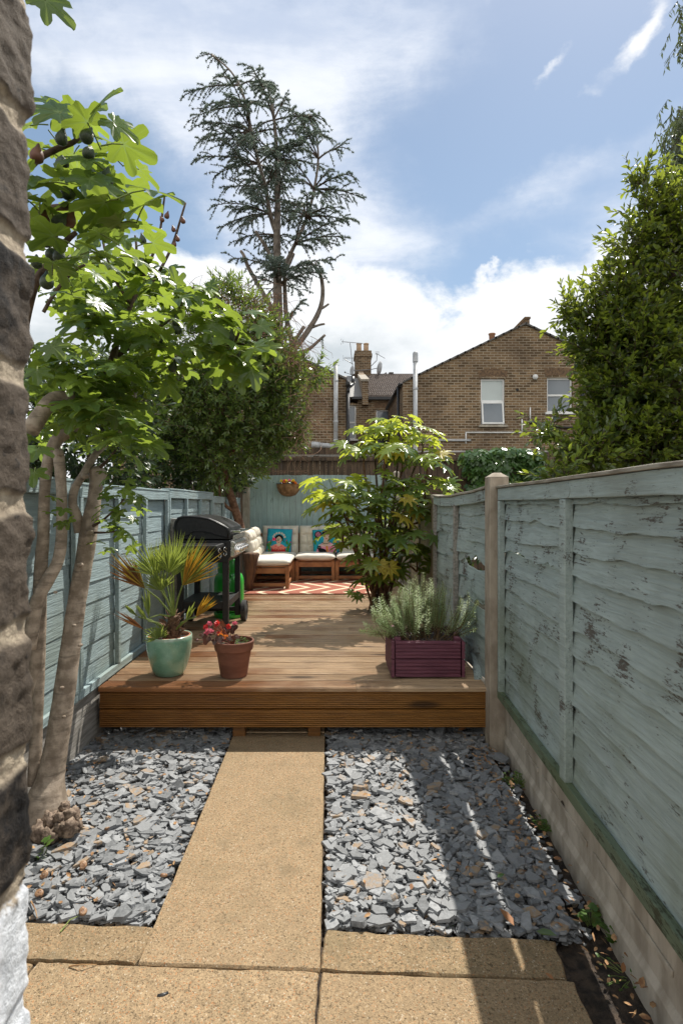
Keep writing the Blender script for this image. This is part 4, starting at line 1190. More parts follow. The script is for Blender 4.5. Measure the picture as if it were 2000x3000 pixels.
def module(label, x0, x1, y0, y1, back=None):
    t_ = thing('sofa_module', label, 'sofa', ((x0 + x1) / 2, (y0 + y1) / 2, DZ), group='low wooden sofa modules')
    zs = DZ + .012; zt = DZ + .305; lg = .052
    for x in (x0, x1 - lg):
        for y in (y0, y1 - lg):
            b = MB(); b.box((x, y, zs), (x + lg, y + lg, zt)); b.build('leg', M_ACACIA, t_, bevel=.003)
    b = MB(); b.box((x0 + lg, y0 + .008, zt - .085), (x1 - lg, y0 + .032, zt - .012)); b.box((x0 + lg, y1 - .032, zt - .085), (x1 - lg, y1 - .008, zt - .012))
    b.box((x0 + .008, y0 + lg, zt - .085), (x0 + .032, y1 - lg, zt - .012)); b.box((x1 - .032, y0 + lg, zt - .085), (x1 - .008, y1 - lg, zt - .012)); b.build('apron', M_ACACIA, t_, bevel=.003)
    b = MB(); b.box((x0 + lg, y0 + .012, zs + .03), (x1 - lg, y0 + .034, zs + .075)); b.box((x0 + lg, y1 - .034, zs + .03), (x1 - lg, y1 - .012, zs + .075))
    b.box((x0 + .012, y0 + lg, zs + .03), (x0 + .034, y1 - lg, zs + .075)); b.box((x1 - .034, y0 + lg, zs + .03), (x1 - .012, y1 - lg, zs + .075)); b.build('stretcher', M_ACACIA, t_, bevel=.003)
    b = MB(); n = 7
    for k in range(n):
        y = y0 + .01 + (y1 - y0 - .02) * k / n; b.box((x0 + .004, y, zt), (x1 - .004, y + (y1 - y0) / n - .014, zt + .016))
    b.build('seat_slat', M_ACACIA, t_, bevel=.002)
    if back:
        b = MB()
        if back == 'y':
            for k in range(3): b.box((x0 + .01, y1 - .01, zt + .06 + k * .12), (x1 - .01, y1 + .012, zt + .15 + k * .12))
            for x in (x0, x1 - lg): b.box((x, y1 + .013, zt - .1), (x + lg, y1 + .05, zt + .40))
        else:
            for k in range(3): b.box((x0 - .012, y0 + .01, zt + .06 + k * .12), (x0 + .01, y1 - .01, zt + .15 + k * .12))
            for y in (y0, y1 - lg): b.box((x0 - .05, y, zt - .1), (x0 - .013, y + lg, zt + .40))
        b.build('backrest', M_ACACIA, t_, bevel=.003)
    return t_


YB0, YB1 = 8.60, 9.22
module('wooden sofa module nearest the barbecue, standing out from the corner', -1.20, -.60, 7.78, 8.585, None)
module('corner sofa module under the cushion with the cactus portrait', -1.20, -.575, YB0, YB1, 'y')
module('middle sofa module with the portrait of a woman and black cat at its right', -.567, .030, YB0, YB1, 'y')
module('sofa module mostly hidden behind the big leaved bush', .038, .66, YB0, YB1, 'y')


def pad(name, label, cat, c, size, rot=(0, 0, 0), mat=None, tuft=None, puff=.30, group=None, n=26, seed=0):
    """a stuffed pad: size (w, d, h) along its own x, y, z; tuft=(nu, nv) sinks a grid of buttons in both faces"""
    w_, d_, h_ = size; Mr = Euler(rot).to_matrix(); vs = []; fs = []
    def pt(u, v, sgn):
        a, e = 2 * u - 1, 2 * v - 1
        edge = (1 - abs(a) ** 5) ** .45 * (1 - abs(e) ** 5) ** .45
        x = a * w_ / 2 * (1 - .02 * (1 - abs(e) ** 2) * puff); y = e * d_ / 2 * (1 - .02 * (1 - abs(a) ** 2) * puff)
        z = h_ / 2 * edge * (1 - puff * .25 * (a * a + e * e) / 2)
        if tuft:
            tu, tv = (u * tuft[0]) % 1, (v * tuft[1]) % 1
            seam = min(min(tu, 1 - tu) / tuft[0] * w_, min(tv, 1 - tv) / tuft[1] * d_)
            z -= .024 * math.exp(-(seam / .020) ** 2) * edge
            du = min(tu, 1 - tu) / tuft[0] * w_; dv = min(tv, 1 - tv) / tuft[1] * d_
            z -= .030 * math.exp(-((du / .028) ** 2 + (dv / .028) ** 2)) * edge
        z += .006 * noise.noise(Vector((u * 5 + seed, v * 5, seed * 1.3))) * edge
        return Mr @ Vector((x, y, sgn * z)) + Vector(c)
    for sgn in (1, -1):
        base = len(vs)
        for i in range(n + 1):
            for j in range(n + 1): vs.append(pt(i / n, j / n, sgn))
        for i in range(n):
            for j in range(n):
                q = (base + i * (n + 1) + j, base + (i + 1) * (n + 1) + j, base + (i + 1) * (n + 1) + j + 1, base + i * (n + 1) + j + 1)
                fs.append(q if sgn > 0 else q[::-1])
    b = MB(); b.add(vs, fs); o = b.build(name, mat, smooth=True, fixn=False)
    import bmesh
    bm = bmesh.new(); bm.from_mesh(o.data); bmesh.ops.remove_doubles(bm, verts=bm.verts, dist=.0008); bmesh.ops.recalc_face_normals(bm, faces=bm.faces); bm.to_mesh(o.data); bm.free()
    return tag(o, label, cat, group)


zc = DZ + .322 + .045
GS, GB = 'cream seat cushions', 'tufted cream back cushions'
pad('seat_cushion', 'flat cream seat cushion on the module nearest the barbecue', 'seat cushion', (-.895, 8.16, zc), (.63, .80, .125), mat=M_CREAM, group=GS, seed=1)
pad('seat_cushion', 'cream seat cushion under the cactus portrait cushion in the corner', 'seat cushion', (-.885, 8.885, zc), (.63, .62, .12), mat=M_CREAM, group=GS, seed=2)
pad('seat_cushion', 'cream seat cushion on the middle sofa module', 'seat cushion', (-.268, 8.875, zc), (.62, .64, .12), mat=M_CREAM, group=GS, seed=3)
pad('seat_cushion', 'cream seat cushion mostly covered by the big leaved bush', 'seat cushion', (.35, 8.875, zc), (.61, .64, .12), mat=M_CREAM, group=GS, seed=4)
bt = DZ + .385
pad('back_cushion', 'tufted cream back cushion behind the cactus portrait cushion', 'back cushion', (-.84, 9.13, bt + .215), (.58, .46, .16), (R(80), 0, 0), M_CREAM2, (4, 3), group=GB, seed=5, n=44)
pad('back_cushion', 'tufted cream back cushion on the middle module, most fully in view', 'back cushion', (-.245, 9.13, bt + .215), (.58, .46, .16), (R(80), 0, 0), M_CREAM2, (4, 3), group=GB, seed=6, n=44)
pad('back_cushion', 'tufted cream back cushion mostly hidden behind the bush leaves', 'back cushion', (.35, 9.13, bt + .215), (.58, .46, .16), (R(80), 0, 0), M_CREAM2, (4, 3), group=GB, seed=7, n=44)
pad('back_cushion', 'tufted cream side cushion closest to the barbecue', 'back cushion', (-1.165, 8.13, bt + .20), (.62, .45, .17), Euler((R(78), 0, R(90))), M_CREAM2, (4, 3), group=GB, seed=8, n=44)
pad('back_cushion', 'tufted cream side cushion in the sofa corner', 'back cushion', (-1.165, 8.72, bt + .215), (.54, .45, .16), Euler((R(78), 0, R(90))), M_CREAM2, (4, 3), group=GB, seed=9, n=44)

# ---- two embroidered portrait cushions: flat shapes sewn on their fronts
PC = {}


def pcol(name, c):
    if name not in PC: PC[name] = simple('felt_' + name, [x * .85 for x in c], c, .9, 25, 4, spec=.15)
    return PC[name]


TEAL = simple('teal_cotton', (.015, .26, .36), (.025, .36, .47), .85, 9, 5, .003, spec=.2)
BK, SK, RD, PK, CO, GR_, OR_, CRM, YE, LP = (pcol('black', (.012, .012, .016)), pcol('skin', (.62, .48, .36)), pcol('red', (.45, .025, .030)), pcol('pink', (.75, .08, .20)),
    pcol('coral', (.78, .24, .20)), pcol('green', (.06, .22, .05)), pcol('orange', (.80, .32, .06)), pcol('cream', (.72, .66, .55)), pcol('yellow', (.75, .50, .05)), pcol('light_pink', (.78, .30, .42)))


def ell(cx, cy, rx, ry, n=26, a0=0, a1=360, rot=0):
    pts = []
    for k in range(n + (0 if a1 - a0 >= 360 else 1)):
        a = R(a0 + (a1 - a0) * k / n); x, y = math.cos(a) * rx, math.sin(a) * ry; c, s = math.cos(R(rot)), math.sin(R(rot))
        pts.append((cx + x * c - y * s, cy + x * s + y * c))
    return pts


def stroke(pts, wd):
    """a thin line as one polygon"""
    L, Rr = [], []
    for i, p in enumerate(pts):
        a, e = Vector(pts[max(i - 1, 0)]), Vector(pts[min(i + 1, len(pts) - 1)]); d = (e - a).normalized(); nn_ = Vector((-d.y, d.x)) * wd / 2
        L.append(Vector(p) + nn_); Rr.append(Vector(p) - nn_)
    return [tuple(p) for p in L + Rr[::-1]]


def portrait_cushion(label, c, sz, rot, art, seed, pom):
    o = pad('throw_pillow', label, 'throw pillow', c, (sz, sz, .13), rot, TEAL, puff=.55, seed=seed, n=30, group='embroidered throw pillows')
    e0 = o; Mr = Euler(rot).to_matrix(); h_ = .13

    def surf(x, y, lift):
        a, e = min(max(2 * x - 1, -.985), .985), min(max(2 * y - 1, -.985), .985)
        edge = (1 - abs(a) ** 5) ** .45 * (1 - abs(e) ** 5) ** .45
        z = h_ / 2 * edge * (1 - .55 * .25 * (a * a + e * e) / 2) + .006 * noise.noise(Vector((x * 5 + seed, y * 5, seed * 1.3))) * edge
        return Mr @ Vector((a * sz / 2, e * sz / 2, z + lift)) + Vector(c)
    groups = {}
    for k, (nm, mat, poly) in enumerate(art): groups.setdefault((nm, mat.name), (nm, mat, []))[2].append((k, poly))
    import bmesh
    for nm, mat, polys in groups.values():
        bm = bmesh.new()
        for k, poly in polys:
            lift = .0022 + k * .00022
            # fine triangulation so that the patch follows the stuffing
            vs = [bm.verts.new((p[0], p[1], lift)) for p in poly]
            try: f = bm.faces.new(vs)
            except ValueError: continue
            r_ = bmesh.ops.triangulate(bm, faces=[f])
        for _ in range(3):
            lg = [e for e in bm.edges if e.calc_length() > .07]
            if not lg: break
            bmesh.ops.subdivide_edges(bm, edges=lg, cuts=1); bmesh.ops.triangulate(bm, faces=bm.faces[:])
        for v in bm.verts: v.co = surf(v.co.x, v.co.y, v.co.z)
        me = bpy.data.meshes.new(nm); bm.to_mesh(me); bm.free()
        ch = finish(me, nm, mat, None, True); ch.parent = o
    b = MB()
    for s in range(4):
        for k in range(20):
            q = k / 20; x, y = ((q, 0), (1, q), (1 - q, 1), (0, 1 - q))[s]
            p = Mr @ Vector(((x - .5) * sz * .985, (y - .5) * sz * .985, .002)) + Vector(c)
            b.lathe([(0, -.006), (.005, -.003), (.006, 0), (.005, .003), (0, .006)], p, 6)
    ch = b.build('pompom_trim', pom, None, smooth=True); ch.parent = o
    return o


art1 = []
A = art1.append
A(('cactus', GR_, ell(.13, .20, .055, .11))); A(('cactus', GR_, ell(.08, .30, .045, .075, rot=20))); A(('cactus', GR_, ell(.17, .36, .05, .08, rot=-20))); A(('cactus', GR_, ell(.15, .07, .06, .07)))
A(('cactus', GR_, ell(.88, .20, .055, .11))); A(('cactus', GR_, ell(.93, .34, .045, .08, rot=-15))); A(('cactus', GR_, ell(.83, .40, .045, .08, rot=20))); A(('cactus', GR_, ell(.86, .07, .06, .07)))
for x, y in ((.06, .40), (.20, .46), (.95, .45), (.80, .50), (.92, .24), (.10, .12)): A(('cactus_flower', RD, ell(x, y, .024, .024, 10)))
for x, y in ((.22, .24), (.80, .22), (.12, .42)): A(('cactus_flower', OR_, ell(x, y, .024, .024, 10)))
A(('dress', RD, [(.22, .02), (.24, .16), (.34, .24), (.66, .24), (.78, .16), (.80, .02)]))
A(('collar', CO, [(.20, .17), (.30, .29), (.42, .34), (.60, .34), (.72, .28), (.80, .18), (.66, .12), (.50, .10), (.34, .12)]))
A(('face', SK, [(.43, .30), (.44, .40), (.58, .40), (.59, .30), (.51, .24)]))
for k in range(11): A(('braid', OR_ if k % 2 else BK, ell(.26 + .05 * k, .165 - .045 * math.sin(math.pi * k / 10), .014, .014, 8)))
for x, y, r_ in ((.40, .25, .022), (.62, .25, .022)): A(('braid', RD, [(x - r_, y - r_ * .6), (x + r_, y - r_ * .6), (x, y + r_)]))
A(('hair', BK, ell(.505, .56, .165, .150))); A(('face', SK, ell(.505, .495, .110, .145)))
A(('hair', BK, [(.505, .655), (.40, .56), (.38, .50), (.40, .62), (.46, .67)])); A(('hair', BK, [(.505, .655), (.61, .56), (.63, .50), (.61, .62), (.55, .67)]))
A(('hair', BK, stroke([(.66, .50), (.70, .47), (.73, .44), (.70, .42), (.68, .44)], .016)))
for sx_ in (-1, 1):
    A(('features', BK, stroke([(.505 + sx_ * .026, .548), (.505 + sx_ * .058, .560), (.505 + sx_ * .086, .548)], .010)))
    A(('features', CRM, ell(.505 + sx_ * .055, .520, .026, .014, 12))); A(('features', BK, ell(.505 + sx_ * .055, .520, .012, .012, 10)))
    A(('cheek', PK, ell(.505 + sx_ * .072, .440, .024, .022, 12)))
A(('features', BK, stroke([(.515, .53), (.520, .47), (.505, .455), (.49, .46)], .007)))
A(('lips', RD, [(.465, .402), (.49, .412), (.505, .408), (.52, .412), (.545, .402), (.505, .384)]))
for k in range(7):
    a = R(165 - 25 * k); x, y = .505 + .235 * math.cos(a), .575 + .205 * math.sin(a)
    A(('flower_crown', CRM, ell(x, y, .040, .042, 14))); A(('flower_centre', BK, ell(x - .012, y + .004, .008, .009, 8))); A(('flower_centre', BK, ell(x + .012, y + .004, .008, .009, 8))); A(('flower_centre', RD, ell(x, y - .018, .012, .006, 8)))
for k in range(6):
    a = R(60 * k); A(('rose', PK, ell(.315 + .035 * math.cos(a), .52 + .035 * math.sin(a), .035, .035, 12)))
A(('rose', RD, ell(.315, .52, .03, .03, 12)))
portrait_cushion('teal cushion with an embroidered dark haired woman, red dress and cacti', (-.845, 8.985, bt + .205), .40, (R(74), R(2), R(-2.5)), art1, 3, PK)

art2 = []
A = art2.append
A(('leaf_motif', GR_, ell(.10, .62, .06, .05, rot=30))); A(('leaf_motif', GR_, ell(.90, .30, .06, .12, rot=-20))); A(('leaf_motif', GR_, ell(.93, .58, .045, .10, rot=20))); A(('leaf_motif', GR_, ell(.08, .45, .04, .09, rot=10)))
A(('dress', LP, [(.08, .02), (.14, .20), (.24, .34), (.40, .44), (.66, .42), (.80, .32), (.88, .16), (.90, .02)]))
A(('face', SK, [(.30, .36), (.40, .44), (.43, .56), (.59, .56), (.60, .46), (.70, .38), (.50, .30)]))
for k in range(9): A(('lace', CRM, ell(.24 + .065 * k, .33 - .05 * math.sin(math.pi * k / 8), .030, .028, 12)))
A(('swirl', PK, stroke([(.70 + .085 * (1 - k / 26) * math.cos(k * .55), .16 + .085 * (1 - k / 26) * math.sin(k * .55)) for k in range(25)], .016)))
A(('swirl', OR_, [(.50, .02), (.48, .28), (.56, .28), (.58, .02)]))
A(('hair', BK, ell(.22, .76, .145, .15))); A(('swirl', LP, stroke([(.22 + .11 * (1 - k / 30) * math.cos(k * .6), .76 + .11 * (1 - k / 30) * math.sin(k * .6)) for k in range(28)], .018)))
A(('hair', BK, ell(.54, .78, .165, .155))); A(('face', SK, ell(.53, .67, .115, .165)))
A(('hair', BK, [(.40, .80), (.42, .86), (.54, .88), (.66, .84), (.68, .74), (.60, .82), (.50, .84)]))
for k in range(6):
    a = R(60 * k); A(('rose', RD, ell(.73 + .045 * math.cos(a), .74 + .05 * math.sin(a), .045, .045, 12)))
A(('rose', PK, ell(.73, .74, .035, .035, 12)))
for sx_ in (-1, 1):
    A(('features', BK, stroke([(.53 + sx_ * .025, .735), (.53 + sx_ * .055, .748), (.53 + sx_ * .085, .738)], .010)))
    A(('features', BK, ell(.53 + sx_ * .052, .71, .022, .009, 12)))
A(('features', BK, stroke([(.54, .70), (.545, .63), (.525, .625)], .007))); A(('lips', RD, [(.49, .575), (.515, .590), (.53, .584), (.545, .590), (.57, .575), (.53, .552)]))
A(('necklace', BK, stroke([(.33, .44), (.40, .39), (.52, .37), (.62, .40), (.68, .45)], .020)))
A(('cat', BK, ell(.34, .10, .16, .09, rot=-18))); A(('cat', BK, ell(.22, .22, .075, .065))); A(('cat', BK, [(.16, .25), (.17, .32), (.21, .28)])); A(('cat', BK, [(.24, .28), (.28, .31), (.28, .24)]))
A(('cat_eye', CRM, ell(.20, .23, .012, .012, 8))); A(('cat_eye', CRM, ell(.245, .23, .012, .012, 8))); A(('cat_eye', PK, ell(.222, .20, .010, .008, 8)))
A(('bird', OR_, ell(.86, .44, .07, .045, rot=-20)))
portrait_cushion('teal cushion with an embroidered woman in pink holding a black cat', (-.115, 8.985, bt + .195), .40, (R(72), R(-3), R(4)), art2, 6, BK)

# ================================================================ barbecue
M_BBQ = simple('black_enamel', (.006, .006, .007), (.011, .011, .012), .34, 6, 4, spec=.35)
M_BBQ_MATT = simple('black_powder_coat', (.009, .009, .010), (.016, .016, .017), .55, 60, 3, .001, spec=.35)
M_STEEL = simple('brushed_steel', (.50, .49, .47), (.62, .61, .59), .28, 3, 5, stretch=(1, 40, 40), metal=.95)
M_CHROME = simple('chrome', (.62, .62, .62), (.72, .72, .72), .12, 3, metal=1.0)
M_RUBBER = simple('tyre_rubber', (.018, .018, .018), (.035, .034, .033), .8, 20)
q = thing('barbecue', 'black gas barbecue on a wheeled cart with chrome knobs and hooks', 'barbecue', (-1.14, 5.4, DZ))
X0, X1, Y0, Y1 = -1.385, -.93, 5.06, 5.74
for x, y, zb in ((X0, Y0, DZ), (X1 - .052, Y0, DZ), (X0, Y1 - .052, DZ + .06), (X1 - .052, Y1 - .052, DZ + .06)):
    b = MB(); b.box((x, y, zb), (x + .052, y + .052, 1.03)); b.build('leg', M_BBQ_MATT, q, bevel=.004)
b = MB(); b.box((X0 + .01, Y0 + .02, DZ + .262), (X1 - .01, Y1 - .02, DZ + .285)); b.box((X0 + .053, Y0 + .012, DZ + .235), (X1 - .053, Y0 + .018, DZ + .30)); b.box((X1 - .012, Y0 + .053, DZ + .235), (X1 - .006, Y1 - .053, DZ + .30))
b.build('shelf', M_BBQ_MATT, q, bevel=.003)
b = MB(); b.box((X0, Y1 - .045, DZ + .10), (X1, Y1 - .01, DZ + .14)); b.bar((X0 - .04, Y1 - .03, DZ + .105), (X1 + .04, Y1 - .03, DZ + .105), .008, 8); b.build('axle', M_BBQ_MATT, q)
for x in (X0 - .065, X1 + .015):
    b = MB(); prof = [(.030, -.002), (.060, .004), (.086, .004), (.098, 0), (.104, .006), (.104, .013), (.101, .015), (.101, .018), (.104, .020), (.104, .030), (.101, .032), (.101, .035), (.104, .037), (.104, .044), (.098, .050), (.086, .046), (.060, .046), (.030, .052)]
    vs = []; n = 30
    for r_, a_ in prof:
        for k in range(n):
            an = 2 * math.pi * k / n; vs.append((x + a_, Y1 - .03 + r_ * math.cos(an), DZ + .105 + r_ * math.sin(an)))
    fs = [(i * n + k, i * n + (k + 1) % n, (i + 1) * n + (k + 1) % n, (i + 1) * n + k) for i in range(len(prof) - 1) for k in range(n)] + [tuple(range(n)), tuple((len(prof) - 1) * n + k for k in range(n))]
    b.add(vs, fs); wh = b.build('wheel', M_RUBBER, q)
    b = MB(); b.bar((x + .045, Y1 - .03, DZ + .105), (x + .056, Y1 - .03, DZ + .105), .026, 16); b.build('hub', M_BBQ_MATT, wh)
b = MB(); b.prism([(X0 - .005, 1.18), (X0 + .03, .985), (X1 - .01, .985), (X1 + .02, 1.04), (X1 + .02, 1.18)], 'y', Y0 - .005, Y1 + .005); b.build('firebox', M_BBQ_MATT, q, bevel=.006)
b = MB(); b.prism([(X1 + .021, 1.175), (X1 + .021, 1.03), (X1 + .050, 1.035), (X1 + .062, 1.155), (X1 + .045, 1.175)], 'y', Y0 + .0, Y1); cp = b.build('control_panel', M_STEEL, q, bevel=.004)
for k in range(4):
    y = Y0 + .10 + k * .155
    b = MB(); b.tube([(Vector((X1 + .052, y, 1.09)), .034), (Vector((X1 + .060, y, 1.09)), .034), (Vector((X1 + .062, y, 1.09)), .026), (Vector((X1 + .088, y, 1.088)), .023), (Vector((X1 + .092, y, 1.088)), .018)], 18)
    b.box((X1 + .086, y - .005, 1.066), (X1 + .098, y + .005, 1.11)); b.build('knob', M_CHROME, cp, smooth=False, bevel=.001)
lid_prof = [(X0 - .020, 1.19), (X0 - .028, 1.25), (X0 - .034, 1.29), (X0 - .024, 1.345), (X0 + .004, 1.385), (X0 + .045, 1.398), (X0 + .12, 1.400), (X0 + .20, 1.395), (X0 + .28, 1.380), (X0 + .35, 1.352), (X0 + .42, 1.315), (X0 + .455, 1.290), (X0 + .468, 1.265), (X0 + .470, 1.19)]
b = MB(); b.prism(lid_prof, 'y', Y0 + .012, Y1 - .012); lid = b.build('lid', M_BBQ, q, bevel=.010, angle=50)
cxl = X0 + .22; czl = 1.29
inner = [(cxl + (x - cxl) * .93, czl + (z - czl) * .90) for x, z in lid_prof]
for y0, y1 in ((Y0 - .002, Y0 + .0115), (Y1 - .0115, Y1 + .002)):
    b = MB(); b.prism(lid_prof, 'y', y0 + .002, y1); b.build('end_casting', M_BBQ_MATT, lid, bevel=.006)
    b = MB(); rim = [Vector((x, y0 if y0 < 5.4 else y1, z)) for x, z in inner[1:]]
    b.tube([(p, .006) for p in rim], 6); b.build('moulded_edge', M_BBQ, lid, smooth=True)
b = MB(); pts = [(X0 + .03, 1.225), (X0 + .10, 1.225), (X0 + .15, 1.262), (X0 + .24, 1.262), (X0 + .45, 1.205)]
b.tube([(Vector((x, Y0 - .002, z)), .005) for x, z in pts], 6)
b.bar((X0 + .015, Y0 - .004, 1.232), (X0 + .015, Y0 + .004, 1.232), .010, 12); b.build('hinge_line', M_BBQ, lid)
b = MB(); b.bar((X1 + .085, Y0 + .08, 1.255), (X1 + .085, Y1 - .08, 1.255), .013, 12)
for y in (Y0 + .10, Y1 - .10): b.box((X1 + .008, y - .012, 1.246), (X1 + .086, y + .012, 1.264))
b.build('lid_handle', M_CHROME, lid, smooth=False, bevel=.002)
b = MB(); b.box((X1 + .0405, Y0 + .02, 1.182), (X1 + .046, Y1 - .02, 1.222)); b.build('trim_band', M_STEEL, lid)
b = MB(); b.box((-1.42, 4.70, 1.122), (-.955, 5.052, 1.162)); sh_ = b.build('side_shelf', M_BBQ_MATT, q, bevel=.012)
b = MB(); b.box((-1.40, 4.72, 1.1625), (-.975, 5.03, 1.1645)); b.build('shelf_inset', M_BBQ, sh_)
b = MB(); b.box((-1.42, Y1 + .008, 1.122), (-.955, Y1 + .33, 1.162)); b.build('side_shelf', M_BBQ_MATT, q, bevel=.012)


def s_hook(x, y, z, h, yaw):
    b = MB(); pts = []
    for k in range(17):
        a = R(200 - 250 * k / 16); pts.append((h * .26 * math.cos(a), h * .26 + h * .24 * math.sin(a) - h * .02))
    for k in range(17):
        a = R(130 - 250 * k / 16); pts.append((h * .03 + h * .26 * math.cos(R(180) - a) * -1, -h * .24 + h * .24 * math.sin(a) * -1))
    up = [(h * .22 * math.cos(R(a)), h * .25 + h * .22 * math.sin(R(a))) for a in range(190, -91, -20)]
    lo = [(h * .26 * math.cos(R(a)), -h * .25 + h * .26 * math.sin(R(a))) for a in range(90, 371, 20)]
    c, s = math.cos(R(yaw)), math.sin(R(yaw))
    path = [(px_ * -1, pz) for px_, pz in up[::1]] + [(px_ * -1, pz) for px_, pz in lo]
    b.tube([(Vector((x + px_ * c, y + px_ * s, z + pz)), .0030) for px_, pz in path], 7, wob=0); b.build('hook', M_CHROME, q, smooth=True)


for x, y in ((-.953, 4.74), (-.945, 4.93)): s_hook(x + .012, y, 1.095, .075, 62)
s_hook(X1 + .07, Y1 + .04, 1.16, .07, 70)

# ================================================================ gas bottle
M_GAS = simple('green_gas_paint', (.015, .30, .028), (.028, .42, .045), .38, 3, 4, coat=.2)
q = thing('gas_bottle', 'bright green gas bottle standing behind the barbecue shelf', 'gas bottle', (-1.085, 5.95, DZ))
cx, cyy = -1.085, 5.95
b = MB(); b.lathe([(0, .045), (.12, .05), (.148, .075), (.153, .11), (.153, .36), (.150, .395), (.135, .435), (.105, .465), (.07, .478), (0, .482)], (cx, cyy, DZ), 40); b.build('body', M_GAS, q, smooth=True)
b = MB(); b.lathe([(.150, 0), (.155, .006), (.155, .05), (.150, .056), (.140, .05), (.140, .006), (.150, 0)], (cx, cyy, DZ), 40); b.build('foot_ring', M_GAS, q, smooth=True)
b = MB(); b.lathe([(.112, .455), (.116, .50), (.116, .60), (.110, .606), (.104, .60), (.104, .455)], (cx, cyy, DZ), 30, a0=R(-215), a1=R(35)); b.build('collar', M_GAS, q, smooth=True)
b = MB(); b.bar((cx, cyy, DZ + .47), (cx, cyy, DZ + .55), .022, 12); b.bar((cx, cyy, DZ + .53), (cx + .06, cyy - .03, DZ + .55), .016, 10); b.build('valve', simple('brass', (.35, .25, .09), (.45, .33, .13), .35, 5, metal=.9), q)
b = MB(); b.tube([(Vector((cx + .05, cyy - .03, DZ + .545)), .028), (Vector((cx + .10, cyy - .05, DZ + .565)), .032)], 14); b.build('regulator', simple('red_knob', (.28, .02, .015), (.36, .03, .02), .45, 6), q)
b = MB(); b.tube(smooth_path([(Vector((cx + .09, cyy - .05, DZ + .56)), .008), (Vector((cx + .11, cyy - .12, DZ + .62)), .008), (Vector((cx + .05, cyy - .22, DZ + .66)), .008)]), 8); b.build('hose', M_BLACK, q, smooth=True)
M_DECAL = simple('faded_print', (.16, .40, .17), (.30, .52, .30), .5, 30)
b = MB()


def on_cyl(a0, a1, z0, z1):
    n = max(2, int(abs(a1 - a0) / 4)); b.grid(lambda u, v: (cx + .1538 * math.cos(R(a0 + (a1 - a0) * u)), cyy + .1538 * math.sin(R(a0 + (a1 - a0) * u)), DZ + z0 + (z1 - z0) * v), n, 1)


on_cyl(-150, -128, .235, .262); on_cyl(-145, -132, .262, .272)
rgd = random.Random(3)
for k in range(7): on_cyl(-120, -120 + rgd.uniform(22, 36), .275 - k * .016, .2805 - k * .016)
b.build('label_print', M_DECAL, q)

# ================================================================ pots and planter
q = thing('plant_pot', 'large round jade green glazed pot holding the fan palm', 'plant pot', (-1.125, 3.92, DZ))
m, t, b_, o_, oc = new_mat('jade_glaze')
n_ = NOI(t, oc, 7, 5, .6); nn_2 = NOI(t, oc, 120, 3); z_ = N(t, 'ShaderNodeSeparateXYZ', {0: oc}).outputs[2]
gl = MIX(t, SM(t, n_, .32, .68), (.140, .290, .195), (.225, .400, .290))
gl = MIX(t, SM(t, nn_2, .60, .75), gl, (.33, .48, .37))
gl = MIX(t, SM(t, z_, .245, .265, 0, .55), gl, (.42, .45, .36))
setp(t, b_, base=gl, rough=.16, coat=.5, normal=bump(t, NOI(t, oc, 30, 4), .002, .4)); M_JADE = m
cx, cyy = -1.125, 3.92
b = MB(); b.lathe([(0, 0), (.088, 0), (.100, .006), (.120, .05), (.140, .12), (.151, .185), (.155, .235), (.154, .265), (.150, .272), (.143, .270), (.141, .255), (.141, .215)], (cx, cyy, DZ), 56); b.build('body', M_JADE, q, smooth=True)
M_TERRA = simple('terracotta', (.150, .056, .033), (.225, .092, .055), .85, 6, 6, .002, stretch=(1, 1, 3), bscale=40)
M_TERRA_RIM = simple('red_inner_pot', (.34, .11, .055), (.42, .16, .085), .7, 8)
b = MB(); b.lathe([(.139, .235), (.140, .268), (.133, .270), (.131, .235)], (cx, cyy, DZ), 48); b.build('inner_pot', M_TERRA_RIM, q, smooth=True)
b = MB(); b.grid(lambda u, v: (cx + .134 * v * math.cos(2 * math.pi * u), cyy + .134 * v * math.sin(2 * math.pi * u), DZ + .245 + .008 * noise.noise(Vector((v * 6 * math.cos(6.28 * u), v * 6 * math.sin(6.28 * u), 0)))), 32, 8); b.build('soil', M_SOIL, q)

q = thing('plant_pot', 'plain terracotta pot with a thick rim holding the begonia', 'plant pot', (-.675, 3.885, DZ))
cx, cyy = -.675, 3.885
b = MB(); b.lathe([(0, 0), (.086, 0), (.090, .004), (.116, .170), (.118, .178), (.128, .180), (.137, .232), (.137, .240), (.132, .244), (.124, .242), (.120, .20)], (cx, cyy, DZ), 56); b.build('body', M_TERRA, q, smooth=False, bevel=.003)
b = MB(); b.grid(lambda u, v: (cx + .122 * v * math.cos(2 * math.pi * u), cyy + .122 * v * math.sin(2 * math.pi * u), DZ + .205 + .008 * noise.noise(Vector((v * 6 * math.cos(6.28 * u), v * 6 * math.sin(6.28 * u), 5)))), 32, 8); b.build('soil', M_SOIL, q)

M_PLUM = simple('plum_paint', (.110, .030, .052), (.165, .052, .080), .55, 2.2, 6, .004, stretch=(2, 14, 14))
q = thing('wooden_planter', 'plum purple planter of two grooved boards holding the rosemary', 'planter', (.635, 4.03, DZ))
x0, x1, y0, y1 = .400, .870, 3.800, 4.235


def grooved(y, z0, z1, xa, xb, thick, face):
    prof = [(y + thick * face, z0), (y + .004 * face, z0)]; n = 5
    for i in range(n):
        a = z0 + (z1 - z0) * i / n; m_ = (z1 - z0) / n
        prof += [(y, a + m_ * .12), (y, a + m_ * .66), (y + .006 * face, a + m_ * .78), (y + .006 * face, a + m_ * .98)]
    prof += [(y + thick * face, z1)]
    return prof


